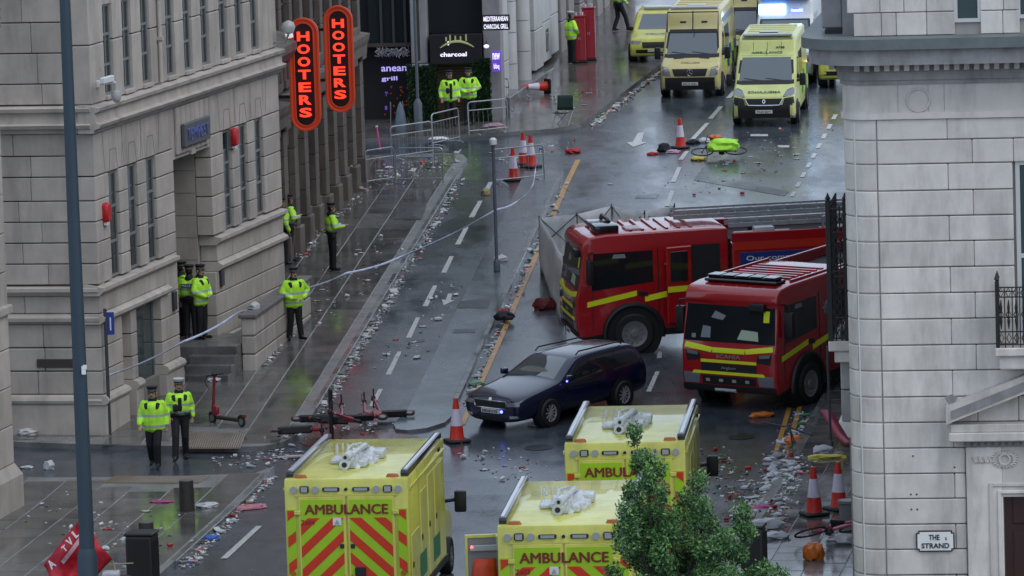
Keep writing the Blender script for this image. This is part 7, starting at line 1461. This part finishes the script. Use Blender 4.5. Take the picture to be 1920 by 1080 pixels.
# long red board, tripod stand, bucket, pink boards by the sandstone wall, blue sheet
q0, q1 = AT(1548, 770, 121.5), G(1585, 838, PH); e = EMPTY('red_board', 'long dark red lettered board sliding off the pavement furniture', 'board', axes(q0, (q1 - q0), Vector((1, .3, 0)))); L_ = (q1 - q0).length; mb = MB(); mb.sheet([[(L_ * t, w, .12 * max(0, t - .7) ** 1.2 * 4) for w in (-.13, .13)] for t in np.linspace(0, 1.06, 10)]); o = mb.obj('board', mat('board_red', (.25, .012, .04), .4), e, 40); o.modifiers.new('s', 'SOLIDIFY').thickness = .02
mb = MB()
for k in range(9): mb.box(L_ * (.1 + k * .085), L_ * (.13 + k * .085), -.06, .05, .012, .016)
mb.obj('lettering', mat('letters_pale', (.5, .4, .42), .5), e)
p = G(1487, 840); e = rootat('tripod_stand', 'small black tripod stand lying over the gutter litter', 'stand', (p.x, p.y, gz(p.y)), 30); mb = MB(); mb.tube([(0, 0, .02), (.05, .1, .45), (.1, .75, .52)], .02); mb.cyl((.05, .1, .45), (.0, -.5, .3), .018); mb.obj('leg', BLACK, e, 40); mb = MB(); mb.cyl((.05, .1, .45), (-.2, -.2, .02), .018); mb.obj('leg', BLACK, e)
p = G(1592, 985, PH); e = rootat('grey_tub', 'grey plastic tub between cone and stone wall', 'tub', (p.x, p.y, PH), 0); mb = MB(); mb.lathe([(.17, 0), (.21, .5), (.23, .52), (.21, .52), (.18, .05), (.001, .04)], 20); mb.obj('tub', mat('tub_grey', (.2, .19, .2), .5), e, 40); mb = MB(); mb.lathe([(.215, .46), (.235, .47), (.235, .52), (.215, .52)], 20); mb.obj('rim', MATS['tub_grey'], e, 40)
PKB = mat('board_pink', (.5, .06, .22), .5, var=.4, scale=5)
for px, py, lb, h in ((668, 358, 'narrow pink advertising board leaning on the sandstone wall', .75), (714, 282, 'narrow red and pink board leaning at the sandstone corner', .75)):
    p = G(px, py, PH); e = rootat('display_board', lb, 'board', (p.x, p.y, gz(p.y) + PH), 100); mb = MB(); mb.box(-.03, .0, -.08, .08, 0, h, ch=.01, mtx=Matrix.Rotation(-.12, 4, 'Y')); mb.obj('panel', PKB, e); mb = MB(); mb.box(-.04, .01, -.09, .09, h, h + .03, mtx=Matrix.Rotation(-.12, 4, 'Y')); mb.obj('edge', WHITEP, e)
p = G(752, 246, PH); e = rootat('covered_chair', 'grey blue sheet draped over a stacked chair by the restaurant', 'cover', (p.x, p.y, gz(p.y) + PH), 150); mb = MB(); mb.loft([[(.2 * s * math.cos(t) * (1 + .15 * math.sin(3 * t)), .24 * s * math.sin(t), z) for t in np.linspace(0, 2 * math.pi, 13)[:-1]] for z, s in ((0, .75), (.3, .8), (.6, .62), (.85, .3), (.95, .06))]); mb.obj('cover', mat('sheet_greyblue', (.12, .16, .2), .5, var=.3, scale=4), e, 50); mb = MB(); mb.cyl((-.2, .26, 0), (-.24, .22, .95), .015); mb.cyl((-.2, -.26, 0), (-.24, -.22, .95), .015); mb.obj('chair_leg', STEEL, e)
# red flag on a pole behind the lamp column
fy = 103.6; e = EMPTY('red_flag', 'red supporters flag with white lettering half hidden by the lamp column', 'flag', Matrix.Translation(AT(190, 1076, fy))); iv = e.matrix_basis.inverted(); FLG = mat('flag_red', (.45, .014, .03), .55, var=.5, scale=7)
def fp(x, y): return iv @ (AT(x, y, fy) + Vector((0, .12 * math.sin(x * .11 + y * .04) + .07 * math.sin(y * .09), 0)))
c00, c10, c11, c01 = (80, 1062), (152, 970), (210, 1050), (128, 1135); mb = MB(); mb.sheet([[fp(*((np.array(c00) * (1 - s) + np.array(c10) * s) * (1 - t) + (np.array(c01) * (1 - s) + np.array(c11) * s) * t)) for s in np.linspace(0, 1, 13)] for t in np.linspace(0, 1, 13)]); o = mb.obj('cloth', FLG, e, 60); o.modifiers.new('s', 'SOLIDIFY').thickness = .004
fx = (fp(*c10) - fp(*c00)).normalized(); fyv = (fp(*c00) - fp(*c01)).normalized()
for t, s, h in (('A', .13, .17), ('T', .5, .12), ('V', .63, .15), ('L', .78, .15)):
    px, py = np.array(c00) * (1 - s) + np.array(c10) * s + np.array((7, 8)); text_obj('lettering', t, WHITEP, axes(fp(px, py) + Vector((0, -.1, 0)), fx, fyv), e, h * .8, h, .003, .03)
mb = MB(); mb.sheet([[fp(*(np.array(c00) * (1 - s) + np.array(c10) * s + np.array((9, 10)) * k)) + Vector((0, -.09, 0)) for s in np.linspace(.3, .78, 6)] for k in (1.5, 2.1)]); mb.obj('white_band', mat('flag_pinkwhite', (.6, .42, .48), .6), e)
mb = MB(); mb.cyl(iv @ AT(212, 1052, fy), iv @ AT(232, 1130, fy - .2), .012); mb.cyl(iv @ AT(205, 1058, fy), iv @ AT(250, 1056, fy + .1), .012); mb.obj('flag_pole', mat('pole_wood', (.3, .22, .13), .6), e)
e = EMPTY('black_crate', 'dark crate of rubbish between the flag and the bin', 'crate', Matrix.Translation(G(218, 1130, PH))); mb = MB(); mb.box(-.3, .3, -.2, .2, 0, .5, ch=.03); mb.obj('crate', NAVC, e); mb = MB(); mb.box(-.25, .1, -.15, .15, .5, .62, ch=.05); mb.obj('contents', CLEARB, e)
# dark pole down the corner of the stone building
e = EMPTY('railing_pole', 'thin dark pole standing against the stone corner under the balcony', 'pole', Matrix.Translation(G(1558, 838, PH) + Vector((0, 0, 0)))); pz0 = e.matrix_basis.translation; tp = AT(1551, 650, pz0.y); mb = MB(); mb.cyl((0, 0, 0), (tp.x - pz0.x, 0, tp.z - pz0.z), .03); mb.obj('shaft', FRAME_D, e, 40); mb = MB(); mb.lathe([(.06, 0), (.06, .12), (.03, .16)], 10); mb.obj('foot', FRAME_D, e, 40)
# ================================================================ the small street tree in the foreground
rt = random.Random(12); TY = 90.0
tb = AT(1262, 1080, TY); tb.z = PH
tree = EMPTY('street_tree', 'small leafy green street tree in front of the parked ambulances', 'tree', Matrix.Translation(tb)); ti = Matrix.Translation(-tb)
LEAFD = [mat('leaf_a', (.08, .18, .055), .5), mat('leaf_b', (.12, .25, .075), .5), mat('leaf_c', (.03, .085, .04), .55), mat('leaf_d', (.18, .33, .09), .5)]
tips = [(1190, 815), (1196, 870), (1180, 925), (1215, 900), (1240, 930), (1310, 905), (1318, 950), (1285, 940), (1330, 985), (1392, 962), (1400, 1000), (1385, 1040), (1180, 985), (1215, 975), (1255, 985), (1290, 1000), (1340, 1030), (1190, 1050), (1235, 1040), (1280, 1055), (1320, 1075), (1430, 1072), (1460, 1085), (1370, 1085), (1200, 1100), (1260, 1105), (1410, 1110), (1310, 1120), (1215, 1010), (1165, 1000), (1360, 1010), (1150, 1080), (1175, 960), (1230, 880)]
T3 = [AT(x, y, TY + rt.uniform(-.7, .7)) for x, y in tips]
fork = tb + Vector((0, 0, 1.6)); tr = MB(); tr.tube([tb - Vector((0, 0, .1)), tb + Vector((.02, 0, .8)), fork], [.11, .085, .07], 10, mtx=ti); tr.obj('trunk', mat('bark', (.06, .05, .04), .8, var=.3, scale=12), tree, 40)
lm = MB()
for q in T3: m_ = fork.lerp(q, .5) + Vector((rt.uniform(-.15, .15), 0, -.15)); lm.tube([fork, m_, q], [.035, .02, .006], 5, mtx=ti)
lm.obj('limbs', MATS['bark'], tree, 40)
lv = MB()
def spray(c, n, rx, rz):
    for _ in range(n):
        d = Vector((rt.gauss(0, 1), rt.gauss(0, 1), rt.gauss(0, 1))); d = d.normalized() * rt.random() ** .45
        p = c + Vector((d.x * rx, d.y * rx, d.z * rz)); u = Vector((rt.gauss(0, 1), rt.gauss(0, 1), rt.gauss(.5, .8))).normalized(); s = rt.uniform(.024, .046); w = u.cross(Vector((rt.gauss(0, 1), rt.gauss(0, 1), rt.gauss(0, 1)))).normalized() * s * .45
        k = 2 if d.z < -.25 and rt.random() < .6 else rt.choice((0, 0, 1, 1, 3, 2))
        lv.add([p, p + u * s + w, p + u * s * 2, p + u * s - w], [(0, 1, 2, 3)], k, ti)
for i, q in enumerate(T3):
    spray(q, 420, .13 + .06 * (i > 4), .22); m_ = fork.lerp(q, .5)
    for t in (.62, .74, .86): spray(fork.lerp(q, t) + Vector((rt.uniform(-.14, .14), rt.uniform(-.2, .2), rt.uniform(-.08, .12))), 190, .16, .16)
for k in range(22): spray(AT(rt.uniform(1170, 1400), rt.uniform(1000, 1160), TY + rt.uniform(-.6, .6)), 300, .24, .18)
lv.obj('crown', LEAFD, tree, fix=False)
# ================================================================ litter
rl = random.Random(5)
def litter_meshes():
    out = {}
    mb = MB(); mb.lathe([(.028, 0), (.033, .008), (.033, .105), (.026, .118), (.001, .116)], 10, mtx=Matrix.Rotation(math.pi / 2, 4, 'Y') @ Matrix.Translation((-.033, 0, -.06))); out['can'] = mb
    mb = MB(); mb.lathe([(.03, 0), (.035, .01), (.035, .15), (.014, .21), (.014, .235), (.001, .236)], 10, mtx=Matrix.Rotation(math.pi / 2, 4, 'Y') @ Matrix.Translation((-.035, 0, -.12))); out['bottle'] = mb
    mb = MB(); mb.lathe([(.03, 0), (.042, .11), (.045, .115), (.038, .11), (.027, .006), (.001, .006)], 10, mtx=Matrix.Rotation(1.35, 4, 'Y') @ Matrix.Translation((-.04, 0, -.05))); out['cup'] = mb
    mb = MB(); mb.sheet([[(x * .1, y * .075, .01 + .03 * noise.noise(Vector((x * 1.7, y * 2.1, 4)))) for y in np.linspace(-1, 1, 5)] for x in np.linspace(-1, 1, 6)]); mb.sheet([[(x * .1, y * .075, .004 + .03 * noise.noise(Vector((x * 1.7, y * 2.1, 4)))) for y in np.linspace(-1, 1, 5)] for x in np.linspace(-1, 1, 6)]); out['paper'] = mb
    mb = MB(); mb.box(-.1, .1, -.07, .07, 0, .05, ch=.008); mb.add([(-.1, .07, .05), (.1, .07, .05), (.1, .14, .11), (-.1, .14, .11)], [(0, 1, 2, 3)]); out['carton'] = mb
    return out
LM = litter_meshes(); CANM = [mat('can_silver', (.5, .5, .52), .3, metal=.6), mat('can_red', (.45, .03, .03), .35), mat('can_green', (.05, .2, .08), .35), mat('can_blue', (.05, .12, .35), .35)]
BOTM = [mat('bottle_clear', (.4, .45, .45), .15), mat('bottle_green', (.04, .18, .07), .15), mat('bottle_brown', (.1, .05, .02), .15)]; CUPM = [mat('cup_white', (.68, .68, .68), .4), mat('cup_pink', (.5, .28, .3), .4)]; PAPM = [mat('paper_white', (.52, .52, .53), .5), mat('paper_cream', (.45, .4, .32), .55), mat('paper_red', (.42, .05, .05), .5), mat('paper_grey', (.3, .3, .32), .5)]; CARM = [MATS['paper_white'], mat('carton_brown', (.3, .2, .12), .6)]
KINDS = {'can': ('drink_can', 'empty drink can', 'can', CANM), 'bottle': ('drink_bottle', 'discarded bottle', 'bottle', BOTM), 'cup': ('paper_cup', 'discarded cup', 'cup', CUPM), 'paper': ('paper_scrap', 'crumpled paper scrap', 'paper', PAPM), 'carton': ('food_carton', 'open food carton', 'carton', CARM), 'bag': ('plastic_bag', 'crumpled plastic bag', 'bag', [MATS['bag_plastic_clear'], BAGW, mat('bag_plastic_grey', (.25, .26, .28), .3, var=.3, scale=9)])}
LME = {}
def lmesh(k, v):
    if (k, v) not in LME:
        if k == 'bag': me = crumple(60 + v, .1, .075, .07, .5, 2); me.materials.append(KINDS[k][3][v]); me.shade_smooth(); me.set_sharp_from_angle(angle=R_(30))
        else: me = LM[k].mesh(KINDS[k][0], KINDS[k][3][v], 40)
        LME[(k, v)] = me
    return LME[(k, v)]
frag = MB(); FR_M = [MATS['paper_white'], MATS['paper_cream'], MATS['paper_red'], MATS['can_green'], MATS['bag_plastic_clear'], MATS['cloth_dark']]
def drop(k, p, dz, where, sc=1.0):
    nm, lb, cat, ms = KINDS[k]; v = min(rl.randrange(len(ms)), rl.randrange(len(ms)), rl.randrange(len(ms))); s = sc * rl.uniform(.7, 1.1)
    cw = {'can': ('silver', 'red', 'green', 'blue'), 'bottle': ('clear', 'green', 'brown'), 'cup': ('white', 'pink'), 'paper': ('white', 'cream', 'red', 'grey'), 'carton': ('white', 'brown'), 'bag': ('clear', 'white', 'grey')}[k][v]
    OBJ(nm, lmesh(k, v), None, f'{cw} {lb} {where}', cat, f'{cw} {cat} litter {where}', mtx=Matrix.Translation((p[0], p[1], gz(p[1]) + dz)) @ Matrix.Rotation(rl.uniform(0, 6.28), 4, 'Z') @ Matrix.Scale(s, 4))
def bit(p, dz, s=None):
    s = s or rl.uniform(.015, .045); a = rl.uniform(0, 6.28); x = Vector((math.cos(a), math.sin(a), rl.uniform(-.2, .4))) * s; y = Vector((-math.sin(a), math.cos(a), rl.uniform(-.1, .4))) * s * rl.uniform(.4, 1); c = Vector((p[0], p[1], gz(p[1]) + dz + s * .2)); z = Vector((0, 0, .008))
    frag.add([c - x - y, c + x - y, c + x + y, c - x + y, c - x - y + z, c + x - y + z, c + x + y + z, c - x + y + z], [(3, 2, 1, 0), (4, 5, 6, 7), (0, 1, 5, 4), (1, 2, 6, 5), (2, 3, 7, 6), (3, 0, 4, 7)], rl.choice((0, 0, 0, 0, 0, 1, 4, 4, 4, 4, 2)))
def along(pxs, n, spread, dz, where, kinds, nb, sc=1.0):
    def pick():
        i = rl.randrange(len(pxs) - 1); t = rl.random(); x = pxs[i][0] + (pxs[i + 1][0] - pxs[i][0]) * t + rl.gauss(0, spread); y = pxs[i][1] + (pxs[i + 1][1] - pxs[i][1]) * t + rl.gauss(0, spread * .35); return G(x, y, dz)
    for _ in range(n): drop(rl.choice(kinds), pick(), dz, where, sc)
    for _ in range(nb): bit(pick(), dz)
ALL = ('can', 'can', 'bottle', 'bottle', 'cup', 'paper', 'paper', 'carton', 'bag')
along([(600, 778), (690, 628), (780, 478), (866, 336)], 85, 6, .006, 'in the gutter along the cycle lane kerb', ALL, 528)
along([(872, 760), (945, 600), (1000, 478), (1062, 345)], 48, 5, .006, 'in the gutter beside the orange line', ALL, 272)
along([(348, 1062), (430, 975), (512, 895)], 44, 8, .006, 'in the gutter of the bollard pavement', ALL, 304)
along([(1405, 985), (1445, 925), (1478, 860), (1515, 780)], 70, 20, .006, 'in the gutter by the double yellow lines', ALL, 672, 1.2)
along([(1440, 1000), (1470, 930), (1500, 860)], 24, 14, PH + .01, 'on the pavement edge by the cones', ALL, 208, 1.2)
along([(1110, 236), (1235, 138)], 40, 4, .006, 'in the gutter leading to the police van', ALL, 192)
along([(565, 480), (610, 430), (690, 350)], 18, 6, PH + .01, 'along the foot of the sandstone wall', ALL, 112)
along([(490, 690), (548, 625)], 8, 5, PH + .01, 'along the foot of the stone parapet', ALL, 48)
along([(700, 330), (860, 300)], 20, 24, PH + .01, 'around the crowd barriers', ALL, 96)
along([(940, 300), (1050, 270)], 10, 24, .006, 'in the side street mouth', ('paper', 'cup', 'can'), 64)
along([(1000, 200), (1100, 170)], 6, 26, PH + .01, 'on the wet pavement by the red cabinets', ('paper', 'cup'), 32)
along([(1300, 350), (1500, 250)], 14, 50, .006, 'on the open carriageway uphill', ('paper', 'paper', 'can'), 96)
along([(900, 850), (1000, 900)], 7, 30, .006, 'on the road behind the ambulances', ('paper', 'can', 'cup'), 48)
along([(1340, 850), (1400, 950)], 16, 25, .006, 'on the road beside the mirrored ambulance', ALL, 128)
along([(600, 600), (720, 450)], 12, 40, PH + .015, 'on the wet paving by the officers', ('paper', 'can', 'cup'), 64)
along([(60, 960), (260, 990), (200, 1040)], 14, 60, PH + .015, 'on the wet paving round the bollards', ('paper', 'can', 'cup', 'bag'), 80)
along([(420, 870), (560, 850)], 12, 26, .006, 'on the crossing by the fallen scooters', ALL, 96)
along([(520, 812), (720, 800)], 14, 20, PH + .01, 'among the fallen scooters', ALL, 64)
along([(720, 700), (860, 520)], 10, 26, .01, 'in the middle of the cycle lane', ('paper', 'paper', 'bag'), 48)
along([(1415, 1000), (1450, 925), (1490, 850)], 45, 22, .03, 'heaped in the gutter beside the tree', ('bag', 'bag', 'paper', 'cup', 'paper'), 260, 1.5)
frag.obj('litter_fragments', FR_M, None, fix=False, label='small scattered scraps of wet litter along the kerbs', cat='litter', kind='stuff')
